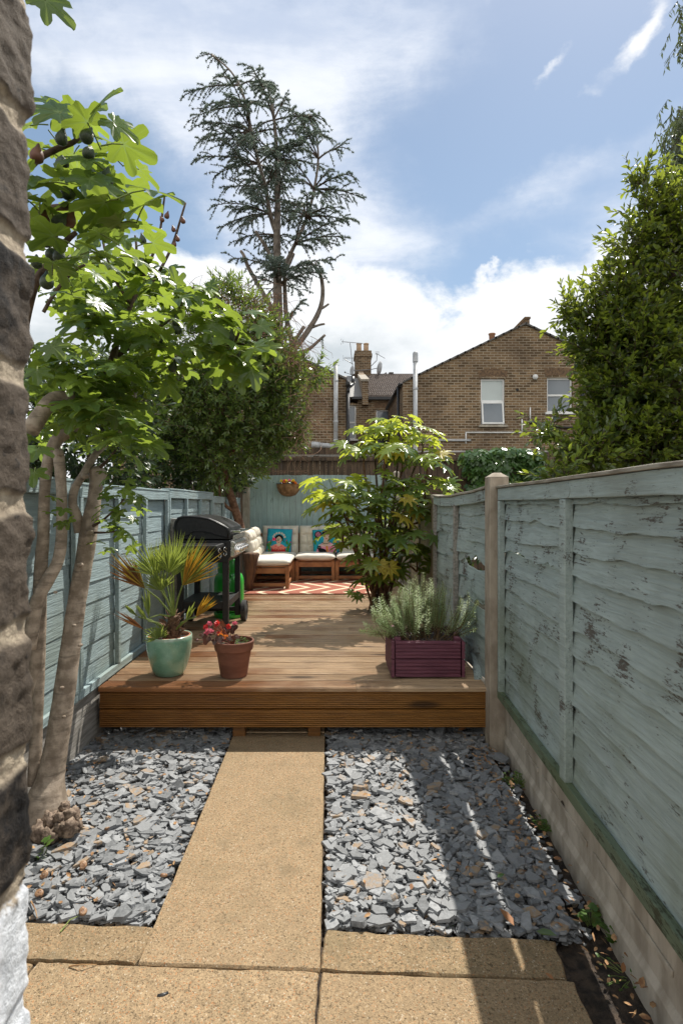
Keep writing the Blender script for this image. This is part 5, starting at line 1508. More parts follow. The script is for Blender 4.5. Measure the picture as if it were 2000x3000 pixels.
for z0, z1 in ((DZ + .012, DZ + .130), (DZ + .136, DZ + .252)):
    for y, face in ((y0, 1), (y1, -1)):
        b = MB(); b.prism(grooved(y, z0, z1, x0, x1, .022, face), 'x', x0 + .018, x1 - .018); b.build('long_board', M_PLUM, q, bevel=.001)
    for x, face in ((x0 - .012, 1), (x1 + .012, -1)):
        b = MB(); b.prism(grooved(x, z0, z1, y0, y1, .022, face), 'y', y0 - .004, y1 + .004); b.build('short_board', M_PLUM, q, bevel=.001)
for x in (x0 + .014, x1 - .056):
    for y in (y0 + .024, y1 - .066):
        b = MB(); b.box((x, y, DZ + .014), (x + .042, y + .042, DZ + .272)); b.build('corner_post', M_PLUM, q, bevel=.003)
for y in (y0 + .05, y1 - .09):
    b = MB(); b.box((x0 + .03, y, DZ), (x1 - .03, y + .04, DZ + .0118)); b.build('foot', M_PLUM, q)
m, t, b_, o_, oc = new_mat('gritty_compost')
setp(t, b_, base=MIX(t, SM(t, NOI(t, oc, 140, 4, .7), .45, .62), (.04, .028, .024), (.34, .27, .26)), rough=.95, normal=bump(t, NOI(t, oc, 120, 4), .006, .8))
b = MB(); b.grid(lambda u, v: (x0 + .012 + (x1 - x0 - .024) * u, y0 + .023 + (y1 - y0 - .046) * v, DZ + .225 + .012 * noise.noise(Vector((u * 8, v * 8, 3)))), 26, 24); b.build('compost', m, q)

# ================================================================ hanging basket on the back fence
q = thing('hanging_basket', 'half round coconut fibre wall basket hung on the pale blue fence', 'hanging basket', (-.725, 9.33, 1.72))
M_COIR = simple('coconut_fibre', (.16, .085, .038), (.33, .195, .095), .95, 14, 6, .012, stretch=(1, 1, 1), bscale=70)
b = MB(); vs = []; na, nr_ = 24, 10
for j in range(nr_ + 1):
    fz = j / nr_; rr = .195 * math.sqrt(max(0, 1 - (fz * .96) ** 2.2)) if j < nr_ else .03
    for i in range(na + 1):
        a = math.pi + math.pi * i / na; k_ = 1 + .05 * noise.noise(Vector((i * .7, j * .9, 3)))
        vs.append((-.725 + rr * math.cos(a) * k_, 9.33 + rr * .85 * math.sin(a) * k_, 1.835 - .205 * fz))
b.add(vs, [(j * (na + 1) + i, j * (na + 1) + i + 1, (j + 1) * (na + 1) + i + 1, (j + 1) * (na + 1) + i) for j in range(nr_) for i in range(na)]); b.build('liner', M_COIR, q, smooth=True)
b = MB(); b.tube([(Vector((-.725 + .2 * math.cos(math.pi + math.pi * i / 20), 9.33 + .17 * math.sin(math.pi + math.pi * i / 20), 1.838)), .006) for i in range(21)], 6); b.bar((-.925, 9.33, 1.838), (-.525, 9.33, 1.838), .006, 6); b.build('wire_rim', M_BLACK, q)
b = MB(); b.grid(lambda u, v: (-.725 + .185 * v * math.cos(math.pi + math.pi * u), 9.33 + .155 * v * math.sin(math.pi + math.pi * u), 1.825), 16, 4); b.build('soil', M_SOIL, q)

# ================================================================ rustic stump by the sofa
M_STUMP = simple('rust_wood', (.055, .026, .014), (.17, .085, .042), .8, 5, 6, .015, stretch=(6, 6, 1))
b = MB(); sx_, sy_ = -1.108, 7.66
b.tube([(Vector((sx_ - .02, sy_, DZ)), .052), (Vector((sx_ - .015, sy_, DZ + .12)), .054), (Vector((sx_, sy_, DZ + .26)), .068), (Vector((sx_ + .012, sy_, DZ + .40)), .088), (Vector((sx_ + .018, sy_, DZ + .50)), .100), (Vector((sx_ + .018, sy_, DZ + .515)), .085)], 16, wob=.12, seed=2)
tag(b.build('tree_stump', M_STUMP, smooth=True), 'tall dark brown tapering wooden stump between barbecue and sofa', 'stump')

# ================================================================ leaf shapes and materials
FIG_LEAF = palmate([(0, 1.0, 25), (56, .88, 23), (-56, .86, 23), (112, .66, 27), (-112, .66, 27)], .50, 3.4, nth=58, span=160, cup=-.22, pleat=.15)
FATSIA_LEAF = palmate([(0, 1.0, 15), (37, .98, 15), (-37, .97, 15), (74, .92, 15), (-74, .92, 15), (111, .80, 16), (-111, .80, 16), (146, .55, 14), (-146, .55, 14)], .54, 2.1, nth=92, span=165, cup=-.20, pleat=.10)
IVY_LEAF = palmate([(0, 1.0, 26), (62, .75, 24), (-62, .75, 24), (125, .6, 22), (-125, .6, 22)], .5, 2.2, nth=16, span=165, cup=-.1, pleat=.05, rings=(1.0,))
ROUND_LEAF = palmate([(0, 1.0, 60), (95, .75, 60), (-95, .75, 60)], .6, 2.0, nth=22, span=168, cup=-.18, pleat=.05, rings=(.5, 1.0))
M_FIG = leaf_mat('fig_leaf', (.036, .076, .022), (.095, .155, .042), (.40, .53, .060), .42, .27, young=(.20, .28, .045), young_at=.88, vein=(.20, .27, .09))
M_FATSIA = leaf_mat('fatsia_leaf', (.050, .100, .028), (.105, .170, .048), (.46, .56, .05), .38, .19, young=(.20, .26, .04), young_at=.86, vein=(.16, .22, .07), spec=.6)
M_FATSIA_TOP = leaf_mat('fatsia_young_leaf', (.15, .22, .035), (.24, .32, .045), (.68, .74, .06), .52, .30, vein=(.24, .32, .08))
M_FATSIA_OLD = leaf_mat('fatsia_old_leaf', (.33, .27, .03), (.42, .36, .035), (.64, .52, .04), .40, .45, vein=(.16, .07, .02))
M_SHRUB = leaf_mat('shrub_leaf', (.055, .096, .034), (.125, .180, .062), (.36, .48, .06), .36, .18, young=(.10, .16, .03), young_at=.86)
M_LAUREL = leaf_mat('laurel_leaf', (.032, .056, .018), (.080, .115, .033), (.44, .52, .06), .38, .16, young=(.11, .145, .024), young_at=.88, spec=.6)
M_LAUREL_Y = leaf_mat('laurel_young_leaf', (.10, .155, .022), (.17, .235, .035), (.46, .55, .05), .42, .34)
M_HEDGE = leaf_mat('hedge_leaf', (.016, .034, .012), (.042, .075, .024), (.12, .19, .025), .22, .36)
M_IVY = leaf_mat('ivy_leaf', (.040, .090, .028), (.090, .165, .048), (.24, .38, .05), .25, .24)
M_CEDAR = leaf_mat('cedar_needle', (.100, .140, .118), (.200, .250, .215), (.24, .32, .22), .22, .55, nscale=1.5)
M_PALM = leaf_mat('palm_blade', (.110, .160, .042), (.215, .270, .090), (.46, .54, .09), .38, .40)
M_PALM_OLD = leaf_mat('palm_blade_old', (.36, .17, .02), (.46, .27, .03), (.65, .38, .03), .35, .5, young=(.13, .15, .03), young_at=.72)
M_PALM_DRY = leaf_mat('palm_blade_dry', (.17, .060, .026), (.30, .14, .05), (.35, .16, .05), .25, .6, young=(.36, .24, .03), young_at=.60)
M_ROSE = leaf_mat('rosemary_needle', (.22, .31, .11), (.42, .50, .27), (.50, .60, .22), .25, .5, nscale=8)
M_ROSE_STEM = simple('rosemary_stem', (.10, .060, .030), (.20, .13, .065), .9, 30, 5, .002)
M_FIGBARK = bark_mat('fig_bark', (.185, .145, .108), (.375, .308, .242), 46, 16, .006)
M_TWIG = bark_mat('brown_twig', (.060, .040, .028), (.130, .090, .065), 30, 30, .004)
M_GTWIG = simple('green_twig', (.12, .17, .035), (.20, .25, .06), .6, 14)
M_SHRUBBARK = bark_mat('red_bark', (.095, .048, .028), (.215, .120, .072), 26, 18, .008)
M_CEDARBARK = bark_mat('cedar_bark', (.120, .098, .080), (.260, .222, .190), 6, 5, .02)
M_CUT = simple('cut_wood', (.34, .16, .07), (.46, .25, .12), .8, 12)
M_DRY = simple('dry_stem', (.15, .075, .045), (.30, .175, .115), .9, 30)


def px_path(pts, d=None):
    """(px, py[, d], r) tuples into world space (Vector, radius)"""
    out = []
    for p in pts:
        dd_ = p[2] if len(p) == 4 else d
        out.append((W(p[0], p[1], dd_), p[-1]))
    return out


def leaf_mesh(name, T, pos, dirs, nrm, size, mat, parent):
    V, Fc = scatter(T, np.asarray(pos), frames(np.asarray(dirs), np.asarray(nrm)), np.asarray(size))
    at_ = {'vein': np.tile(T[2], len(pos))} if len(T) > 2 else None
    return mesh_np(name, V, Fc, mat, parent, smooth=True, attrs=at_)


def stalks(name, segs, r, mat, parent, n=5):
    b = MB()
    for a, e in segs:
        m_ = (Vector(a) + Vector(e)) / 2 + Vector((0, 0, .06 * (Vector(e) - Vector(a)).length))
        b.tube([(Vector(a), r), (m_, r * .9), (Vector(e), r * .7)], n, caps=False)
    return b.build(name, mat, parent, smooth=True, fixn=False)


# ================================================================ fig tree
fig = thing('fig_tree', 'fig tree with pale smooth trunks, big lobed leaves and dark figs', 'tree', W(130, 2380, 2.70))
rg = np.random.default_rng(31); rr_ = random.Random(31)
tr1 = [(118, 2470, 2.66, .135), (128, 2400, 2.67, .115), (138, 2335, 2.69, .088), (150, 2270, 2.72, .060), (170, 2160, 2.75, .053), (195, 1990, 2.80, .049), (222, 1790, 2.86, .045), (248, 1640, 2.90, .042), (262, 1545, 2.94, .043), (276, 1470, 2.97, .034), (283, 1415, 3.0, .034), (288, 1385, 3.02, .048), (292, 1372, 3.03, .030)]
tr2 = [(85, 1900, 2.62, .032), (108, 1769, 2.64, .030), (140, 1700, 2.66, .030), (168, 1650, 2.68, .027), (180, 1590, 2.70, .026), (182, 1507, 2.72, .0245), (180, 1418, 2.73, .024), (173, 1340, 2.74, .026), (171, 1318, 2.745, .020)]
tr3 = [(100, 2050, 2.80, .034), (112, 1850, 2.78, .032), (120, 1671, 2.75, .030), (128, 1567, 2.75, .027), (131, 1448, 2.76, .025), (141, 1358, 2.77, .027), (165, 1293, 2.78, .030), (204, 1263, 2.80, .026), (240, 1227, 2.82, .025), (266, 1195, 2.84, .020), (287, 1160, 2.88, .018), (325, 1090, 2.95, .015), (345, 1000, 3.0, .013)]
tr4 = [(126, 1690, 2.85, .020), (122, 1850, 2.82, .022), (112, 2060, 2.78, .026), (100, 2300, 2.72, .03)]
limb = [(236, 1560, 2.93, .03), (226, 1512, 2.93, .026), (214, 1477, 2.93, .0225), (220, 1433, 2.94, .021), (241, 1397, 2.96, .020), (267, 1352, 3.0, .019), (293, 1317, 3.05, .018), (326, 1285, 3.1, .017), (353, 1266, 3.15, .018), (378, 1240, 3.2, .014), (390, 1195, 3.25, .013), (393, 1150, 3.3, .012), (384, 1126, 3.3, .010), (446, 1081, 3.35, .010)]
for k, p in enumerate((tr1, tr2, tr3, tr4)):
    b = MB(); P = smooth_path(px_path(p), 6)
    P = [(v, r * (1 + .05 * noise.noise(v * 18) + (.14 * max(0, noise.noise(v * 7 + Vector((k, 0, 0))) - .25)))) for v, r in P]
    b.tube(P, 18, wob=.012, seed=k); b.build('trunk', M_FIGBARK, fig, smooth=True)
b = MB()
for px, py, d, r in ((250, 1395, 2.965, .022), (182, 2015, 2.75, .012), (236, 1890, 2.78, .012), (218, 1832, 2.83, .010), (262, 1560, 2.90, .022), (235, 1655, 2.87, .018), (188, 2100, 2.71, .010), (178, 1330, 2.72, .018), (163, 1735, 2.62, .010)):
    c_ = W(px, py, d - .035)
    b = MB(); b.lathe([(0, -r * .7), (r * .8, -r * .5), (r, 0), (r * .75, r * .5), (0, r * .6)], c_, 10); b.build('knot', M_FIGBARK, fig, smooth=True)
b = MB()
for px, py, d, r in ((150, 2405, 2.60, .045), (180, 2398, 2.58, .030), (212, 2390, 2.59, .034), (178, 2430, 2.55, .032), (205, 2425, 2.54, .036), (125, 2440, 2.56, .05), (150, 2450, 2.53, .034), (225, 2420, 2.58, .026), (190, 2365, 2.62, .024)):
    c_ = W(px, py, d); n = 10
    vs = []; fs = []
    for i in range(n + 1):
        for j in range(14):
            th, ph_ = math.pi * i / n, 2 * math.pi * j / 14; v = Vector((math.sin(th) * math.cos(ph_), math.sin(th) * math.sin(ph_), math.cos(th)))
            vs.append(c_ + v * r * 1.0 * (1 + .55 * noise.noise(v * 2.2 + c_ * 9) + .35 * noise.noise(v * 6 + c_ * 9)))
    for i in range(n):
        for j in range(14): fs.append((i * 14 + j, i * 14 + (j + 1) % 14, (i + 1) * 14 + (j + 1) % 14, (i + 1) * 14 + j))
    b.add(vs, fs)
b.build('root_burr', bark_mat('burr_bark', (.105, .072, .052), (.31, .235, .175), 20, 40, .014), fig, smooth=True)

D1, D2 = 2.05, 3.15
branches = [limb,
    [(287, 1160, 2.88, .016), (325, 1056, 2.95, .014), (344, 998, 3.0, .013), (370, 928, 3.05, .012), (395, 871, 3.08, .011), (434, 781, 3.1, .009), (466, 692, 3.1, .007), (478, 609, 3.1, .006), (483, 571, 3.1, .005)],
    [(395, 866, 3.08, .010), (446, 826, 3.1, .009), (485, 762, 3.12, .008), (510, 705, 3.12, .007), (530, 640, 3.12, .006), (544, 594, 3.12, .005)],
    [(344, 1043, 3.0, .012), (408, 998, 3.0, .011), (472, 954, 2.98, .010), (517, 915, 2.95, .009), (537, 880, 2.95, .008), (570, 840, 2.95, .006)],
    [(386, 1128, 3.3, .011), (446, 1081, 3.2, .011), (510, 1049, 3.1, .011), (574, 1036, 3.05, .010), (638, 1024, 3.0, .010), (682, 1008, 2.98, .008), (700, 975, 2.96, .007), (708, 940, 2.95, .006)],
    [(682, 1008, 2.98, .007), (720, 1010, 2.97, .006), (745, 1035, 2.96, .005)],
    [(383, 890, 3.07, .008), (338, 820, 3.05, .008), (310, 740, 3.05, .007), (300, 690, 3.05, .006)],
    [(395, 855, 3.1, .008), (399, 780, 3.1, .008), (400, 724, 3.1, .007), (396, 690, 3.1, .005)],
    [(60, 1010, 2.2, .020), (100, 842, D1, .015), (147, 769, D1, .013), (191, 711, D1, .011), (225, 680, D1, .008)],
    [(60, 520, 1.9, .012), (115, 464, 1.9, .011), (179, 431, 1.9, .010), (223, 411, 1.9, .008), (256, 360, 1.9, .006), (262, 335, 1.9, .005)],
    [(70, 660, 1.95, .012), (102, 641, 1.95, .011), (150, 610, 1.95, .011), (210, 605, 1.95, .011), (255, 577, 1.95, .010), (293, 526, 1.95, .008), (306, 494, 1.95, .006)],
    [(128, 915, 2.5, .008), (166, 851, 2.5, .008), (217, 794, 2.5, .007), (250, 776, 2.5, .006)],
    [(147, 769, D1, .010), (165, 690, D1, .008), (170, 640, D1, .006)],
    [(90, 1260, 2.5, .040), (120, 1215, 2.55, .036), (155, 1170, 2.6, .034), (200, 1160, 2.65, .026), (235, 1130, 2.7, .018)],
    [(288, 1375, 3.02, .012), (318, 1345, 2.95, .007), (345, 1310, 2.9, .005), (362, 1290, 2.88, .004)],
    [(265, 1545, 2.93, .009), (300, 1525, 2.88, .006), (340, 1490, 2.86, .005), (365, 1460, 2.85, .004)],
    [(270, 1560, 2.93, .008), (310, 1560, 2.87, .005), (350, 1555, 2.85, .004)]]
tips = []
for k, p in enumerate(branches):
    b = MB(); P = smooth_path(px_path(p), 5); b.tube(P, 9, wob=.03, seed=k)
    b.build('branch', M_FIGBARK if k in (0, 13) else M_TWIG, fig, smooth=True)

LP, LD, LN, LS = [], [], [], []
PET = []


def fig_leaf_at(base, out, petiole, size, droop=.55, up=None):
    if droop == .25: up = (rr_.uniform(-.3, .3), -.75, .55)
    o_ = Vector(out).normalized(); tip_ = Vector(base) + o_ * petiole + Vector((0, 0, -.1 * petiole))
    d_ = (o_ + Vector((0, 0, -droop * rr_.uniform(.5, 1.5)))).normalized()
    nrm_ = Vector(up) if up else (Vector((0, 0, .8)) + o_ * rr_.uniform(.0, 1.1) + Vector((rr_.uniform(-.8, .8), rr_.uniform(-.9, .6), 0)))
    LP.append(tip_); LD.append(d_); LN.append(nrm_); LS.append(size * rr_.uniform(.55, .95)); PET.append((Vector(base), tip_))


def rosette(px, py, d, n, size, spread=1.0, up=.55):
    c_ = W(px, py, d); a0 = rr_.uniform(0, 6.28)
    for k in range(n):
        a = a0 + k * 2.4 + rr_.uniform(-.3, .3); el = rr_.uniform(-.25, up)
        o_ = Vector((math.cos(a) * spread, math.sin(a) * spread, el))
        fig_leaf_at(c_ + Vector((0, 0, -rr_.uniform(0, .08))), o_, size * rr_.uniform(.35, .7), size)


# large leaves close to the camera, upper left
for px, py, n, s_ in ((262, 340, 6, .15), (240, 400, 4, .14), (306, 500, 6, .16), (330, 520, 4, .15), (210, 470, 5, .14), (165, 440, 3, .13), (250, 590, 5, .15), (350, 560, 5, .15), (330, 620, 5, .14), (370, 640, 4, .13), (165, 620, 4, .13),
                      (300, 680, 6, .14), (230, 690, 5, .13), (340, 690, 4, .12), (150, 760, 4, .12), (120, 560, 4, .13), (130, 690, 4, .13), (200, 520, 4, .14), (290, 430, 4, .14), (330, 450, 2, .13), (370, 540, 3, .13), (390, 600, 3, .13), (360, 480, 2, .13), (150, 330, 3, .13), (190, 300, 2, .13), (220, 640, 3, .13), (140, 520, 3, .12), (400, 690, 3, .12), (270, 740, 3, .12)):
    rosette(px + rr_.uniform(-12, 12), py + rr_.uniform(-12, 12), rr_.uniform(1.75, 2.45), 2 + (n > 5), s_)
# single leaves that stand out against the sky and wall
for px, py, d, ox, oy, oz, s_ in ((215, 345, 1.85, -.9, -.2, .35, .15), (268, 350, 1.8, .55, -.3, .55, .15), (300, 345, 1.85, .7, .2, -.15, .12), (95, -25, 1.6, .8, .3, -.3, .12), (160, 540, 1.8, -.2, -.9, -.35, .12), (105, 1370, 2.2, .3, -.8, -.55, .11), (118, 1310, 2.2, .2, -.9, -.3, .10), (110, 1075, 2.1, .35, -.7, -.5, .13), (140, 1000, 2.1, .8, -.4, -.6, .12),
                                  (395, 910, 2.9, .5, -.3, .5, .13), (560, 870, 2.9, .8, -.2, .1, .13), (520, 850, 2.95, -.1, -.3, .8, .12), (600, 850, 2.9, .6, -.1, .5, .12), (740, 950, 2.9, .8, -.3, -.2, .15), (760, 1000, 2.9, .8, 0, -.5, .15), (700, 1080, 2.9, .2, -.3, -.9, .15), (730, 1060, 2.85, .35, -.2, -.9, .14), (600, 940, 2.9, .7, -.4, -.4, .16)):
    fig_leaf_at(W(px, py, d), (ox, oy, oz), s_ * .3, s_, .25)
# the middle and lower crown
zones = [(395, 871, 3.0), (434, 790, 3.05), (485, 770, 3.1), (510, 820, 3.0), (408, 998, 3.0), (472, 954, 2.95), (537, 885, 2.92), (575, 850, 2.95), (344, 1000, 3.0), (310, 900, 2.9), (250, 860, 2.7), (200, 820, 2.5), (290, 800, 2.9), (330, 760, 3.0), (380, 730, 3.0),
         (574, 1036, 3.05), (640, 1024, 3.0), (690, 990, 2.95), (708, 935, 2.93), (740, 1030, 2.94), (670, 960, 3.0), (510, 1049, 3.05), (440, 1090, 3.1), (380, 1060, 3.1), (560, 1000, 3.0), (620, 930, 3.0)]
for px, py, d in zones: rosette(px + rr_.uniform(-25, 25), py + rr_.uniform(-25, 25), d + rr_.uniform(-.2, .2), rr_.choice((4, 5)), rr_.uniform(.115, .15))
for k in range(110):
    px, py = rr_.uniform(105, 470), rr_.uniform(740, 1290)
    rosette(px, py, rr_.uniform(2.4, 3.5), rr_.choice((3, 4)), rr_.uniform(.10, .14))
for px, py in ((345, 1310), (362, 1290), (330, 1330), (375, 1345), (310, 1360), (350, 1395), (340, 1490), (365, 1460), (390, 1450), (320, 1520), (350, 1550), (380, 1560), (310, 1575), (300, 1500), (345, 1430), (400, 1480)): rosette(px, py, rr_.uniform(2.72, 2.88), 3, rr_.uniform(.06, .085))
for px, py in ((190, 1480), (200, 1500), (165, 1460)): rosette(px, py, 2.6, 2, .075)
stalks('leaf_stalk', PET, .0028, M_GTWIG, fig)
leaf_mesh('foliage', FIG_LEAF, LP, LD, LN, LS, M_FIG, fig)
M_FRUIT = simple('fig_skin', (.016, .030, .014), (.040, .062, .022), .42, 8, 5, .002, stretch=(30, 30, 3), coat=.15)
M_FRUIT_R = simple('fig_skin_ripe', (.085, .035, .022), (.15, .06, .035), .5, 10)
figs = [(182, 400, 1.84, 0), (258, 395, 1.84, 0), (262, 445, 1.84, 0), (183, 475, 1.82, 0), (203, 555, 1.86, 0), (178, 645, 1.86, 0), (205, 640, 1.9, 1), (130, 645, 1.86, 1), (135, 700, 1.98, 0), (175, 745, 1.98, 0), (190, 780, 2.0, 0), (138, 820, 2.0, 0), (172, 555, 1.9, 0), (312, 520, 1.86, 0), (195, 770, 2.0, 0), (150, 740, 2.02, 0),
        (478, 930, 2.86, 0), (516, 940, 2.86, 0), (518, 962, 2.87, 0), (437, 972, 2.9, 0), (468, 988, 2.9, 0), (676, 985, 2.88, 0), (696, 1030, 2.88, 0), (680, 1030, 2.88, 0), (418, 700, 3.0, 0), (412, 772, 3.0, 0), (270, 930, 2.8, 0), (260, 970, 2.8, 0), (508, 1072, 2.98, 0), (490, 630, 3.08, 1), (474, 642, 3.08, 1), (470, 676, 3.08, 1), (536, 645, 3.1, 1), (508, 670, 3.1, 1), (520, 698, 3.1, 1), (512, 715, 3.1, 1), (108, 765, 1.98, 0), (110, 450, 1.86, 1)]
for big, mt in ((0, M_FRUIT), (1, M_FRUIT_R)):
    first = None
    for px, py, d, kk in figs:
        if kk != big: continue
        if first is None:
            b = MB(); b.lathe([(.0, .040), (.005, .034), (.009, .022), (.018, .008), (.0235, -.008), (.022, -.022), (.013, -.031), (.004, -.033), (0, -.032)], (0, 0, 0), 16)
            o_ = b.build('fig', mt, fig, smooth=True, local=True); first = o_
            o_.location = W(px, py, d) - fig.location
        else:
            o_ = first.copy(); COL.objects.link(o_); o_.location = W(px, py, d) - fig.location
        s_ = (.9 if d < 2.4 else .95) * rr_.uniform(.85, 1.15) * (.55 if (kk and d > 2.5) else 1); o_.scale = (s_, s_, s_); o_.rotation_euler = (rr_.uniform(-.5, .5), rr_.uniform(-.5, .5), 0)

# ================================================================ crowns made of leafy shoots
def shoots(rg, n, blobs, leaf_len, per, shoot_len, up=.5, droop=.2, tip_young=.0, shell=.55, flat=None):
    """leafy shoots in a union of ellipsoids; blobs (center, radii, weight); returns arrays pos, dir, normal, size, young"""
    wts = np.array([b_[2] for b_ in blobs], float); wts /= wts.sum()
    P_, D_, N_, S_, Y_ = [], [], [], [], []; segs = []
    for (c_, r_, w_), wt in zip(blobs, wts):
        m_ = int(n * wt); pts, out = ellipsoid_pts(rg, m_, c_, r_, shell)
        ax = unit(out + np.array([0, 0, up]) + rg.normal(0, .35, (m_, 3)))
        yk = rg.random(m_) < tip_young
        for i in range(m_):
            L = shoot_len * rg.uniform(.6, 1.3)
            segs.append((pts[i], pts[i] + ax[i] * L))
            k = int(per * rg.uniform(.7, 1.3)); q = np.linspace(.05, 1.0, k) + rg.uniform(-.03, .03, k)
            a = np.arange(k) * 2.4 + rg.uniform(0, 6); o1 = unit(np.cross(ax[i], [.3, .2, .9])); o2 = np.cross(ax[i], o1)
            side = np.cos(a)[:, None] * o1 + np.sin(a)[:, None] * o2
            dr = unit(side * (1.0 - .55 * q[:, None]) + ax[i] * (.55 + .5 * q[:, None]) + np.array([0, 0, -droop]))
            P_.append(pts[i] + ax[i] * L * q[:, None]); D_.append(dr)
            N_.append(unit(ax[i] * .7 + np.array([0, -.15, .75]) + rg.normal(0, .55, (k, 3)))); S_.append(leaf_len * rg.uniform(.65, 1.15, k) * (1 - .25 * q)); Y_.append(np.full(k, yk[i]) & (q > .35))
    return [np.concatenate(x) for x in (P_, D_, N_, S_)] + [np.concatenate(Y_)], segs


def twigs(name, segs, r, mat, parent, every=1):
    P0 = np.array([s[0] for s in segs[::every]]); P1 = np.array([s[1] for s in segs[::every]]); n = len(P0)
    d_ = unit(P1 - P0); o1 = unit(np.cross(d_, [.31, .22, .91])); o2 = np.cross(d_, o1); V = []
    for base, rr2 in ((P0, r), (P1, r * .5)):
        for a in (0, 2.094, 4.189): V.append(base + (math.cos(a) * o1 + math.sin(a) * o2) * rr2)
    V = np.stack(V, 1).reshape(-1, 3); f = np.array([(0, 1, 4, 3), (1, 2, 5, 4), (2, 0, 3, 5)])
    return mesh_np(name, V, (f[None] + (np.arange(n) * 6)[:, None, None]).reshape(-1, 4), mat, parent)


def limbs(parent, base, targets, mat, r0, name='branch', bend=.25, seed=0):
    rgl_ = random.Random(seed)
    for k, tg in enumerate(targets):
        a, e = Vector(base), Vector(tg); m1 = a.lerp(e, .35) + Vector((rgl_.uniform(-1, 1), rgl_.uniform(-1, 1), rgl_.uniform(0, 1))) * bend * (e - a).length * .4; m2 = a.lerp(e, .7) + Vector((rgl_.uniform(-1, 1), rgl_.uniform(-1, 1), rgl_.uniform(-.5, 1))) * bend * (e - a).length * .25
        b = MB(); b.tube(smooth_path([(a, r0), (m1, r0 * .75), (m2, r0 * .45), (e, r0 * .15)], 5), 7, wob=.05, seed=k); b.build(name, mat, parent, smooth=True)


# round leafy tree at the back left
rg = np.random.default_rng(77)
st = thing('round_tree', 'round glossy leaved tree leaning over the sofa corner on a red brown trunk', 'tree', W(735, 1721, 8.0))
b = MB(); b.tube(smooth_path(px_path([(737, 1725, 8.05, .075), (722, 1620, 8.02, .066), (700, 1530, 8.0, .060), (675, 1450, 7.98, .055), (657, 1390, 7.96, .05), (645, 1310, 7.95, .045), (640, 1220, 7.95, .035), (640, 1120, 7.95, .02)]), 5), 12, wob=.05)
b.build('trunk', M_SHRUBBARK, st, smooth=True)
b = MB(); b.tube(smooth_path(px_path([(690, 1500, 7.98, .03), (660, 1480, 7.9, .022), (644, 1450, 7.85, .02), (640, 1400, 7.8, .016), (620, 1340, 7.75, .01)]), 5), 8); b.build('branch', M_SHRUBBARK, st, smooth=True)
blobs = []
for px, py, d, rx, ry, w_ in ((640, 1200, 7.9, 210, 190, 3.0), (760, 1180, 7.9, 130, 150, 1.6), (580, 1060, 8.0, 190, 150, 1.6), (690, 960, 8.1, 120, 110, 1.0), (800, 1100, 8.0, 90, 90, .7), (820, 1250, 7.8, 60, 70, .4), (520, 1230, 7.9, 140, 130, 1.0), (650, 1340, 7.8, 140, 80, .7), (670, 880, 8.1, 45, 50, .22), (900, 1098, 8.0, 60, 16, .16), (750, 1000, 8.0, 90, 70, .5)):
    blobs.append((tuple(W(px, py, d)), (rx / F * d, min(rx, ry) / F * d * .9, ry / F * d), w_))
arr, segs = shoots(rg, 2900, blobs, .110, 13, .22, up=.45, tip_young=.22, shell=.35)
yk = arr[4]
leaf_mesh('crown', NARROW, arr[0], arr[1], arr[2], arr[3], M_SHRUB, st)
twigs('twig', segs, .004, M_TWIG, st)
limbs(st, W(650, 1350, 7.96), [W(760, 1180, 7.9), (W(560, 1080, 8.0)), W(690, 940, 8.1), W(820, 1220, 7.8), W(520, 1240, 7.9), W(640, 1120, 8.2)], M_SHRUBBARK, .03, seed=2)

# dry climber tangled over the tree
def tangle(name, label, zones, n, seed, r=.0035, L=.5, mat=M_DRY):
    rg_ = random.Random(seed); t_ = thing(name, label, 'climber', W(zones[0][0], zones[0][1], zones[0][2]))
    b = MB()
    for k in range(n):
        z_ = zones[k % len(zones)]; p = W(rg_.gauss(z_[0], z_[3]), rg_.gauss(z_[1], z_[4]), z_[2] + rg_.uniform(-.3, .3)); d_ = Vector((rg_.uniform(-1, 1), rg_.uniform(-1, 1), rg_.uniform(-.9, .7))).normalized(); pts = []
        for i in range(7):
            pts.append((p.copy(), r * (1 - i * .1))); d_ = (d_ + Vector((rg_.uniform(-.6, .6), rg_.uniform(-.6, .6), rg_.uniform(-.7, .4)))).normalized(); p = p + d_ * L / 6
        b.tube(pts, 4, caps=False)
    b.build('stem', mat, t_, fixn=False); return t_


tangle('dry_climber', 'brown dry climber stems tangled at the right edge of the round tree', [(870, 1130, 7.7, 30, 60), (850, 1060, 7.8, 35, 40), (900, 1220, 7.6, 22, 60), (855, 1010, 7.8, 25, 35)], 190, 3)
tangle('dry_climber', 'brown dry climber stems tangled over the top of the round tree', [(640, 890, 8.0, 45, 22), (720, 880, 8.0, 40, 25), (780, 930, 7.9, 30, 40), (580, 900, 8.0, 30, 25)], 320, 4, r=.004, L=.42)
b = MB()
for px in (862, 868, 880, 668):
    pts = []; x_ = px
    for i in range(8):
        pts.append((W(x_ + 4 * math.sin(i * 1.3 + px), 1330 + i * 9.5, 9.9), .003))
    b.tube(pts, 4)
for k in range(26):
    p = W(rr_.uniform(765, 905), 1386 + rr_.uniform(-2, 2), 9.45); b.tube([(p, .003), (p + Vector((rr_.uniform(-.1, .1), 0, rr_.uniform(.01, .05))), .003), (p + Vector((rr_.uniform(-.2, .2), 0, rr_.uniform(-.01, .04))), .002)], 4)
tag(b.build('dry_vine', M_DRY, fixn=False), 'thin dry vine strands along the top edge of the back fence', 'climber')

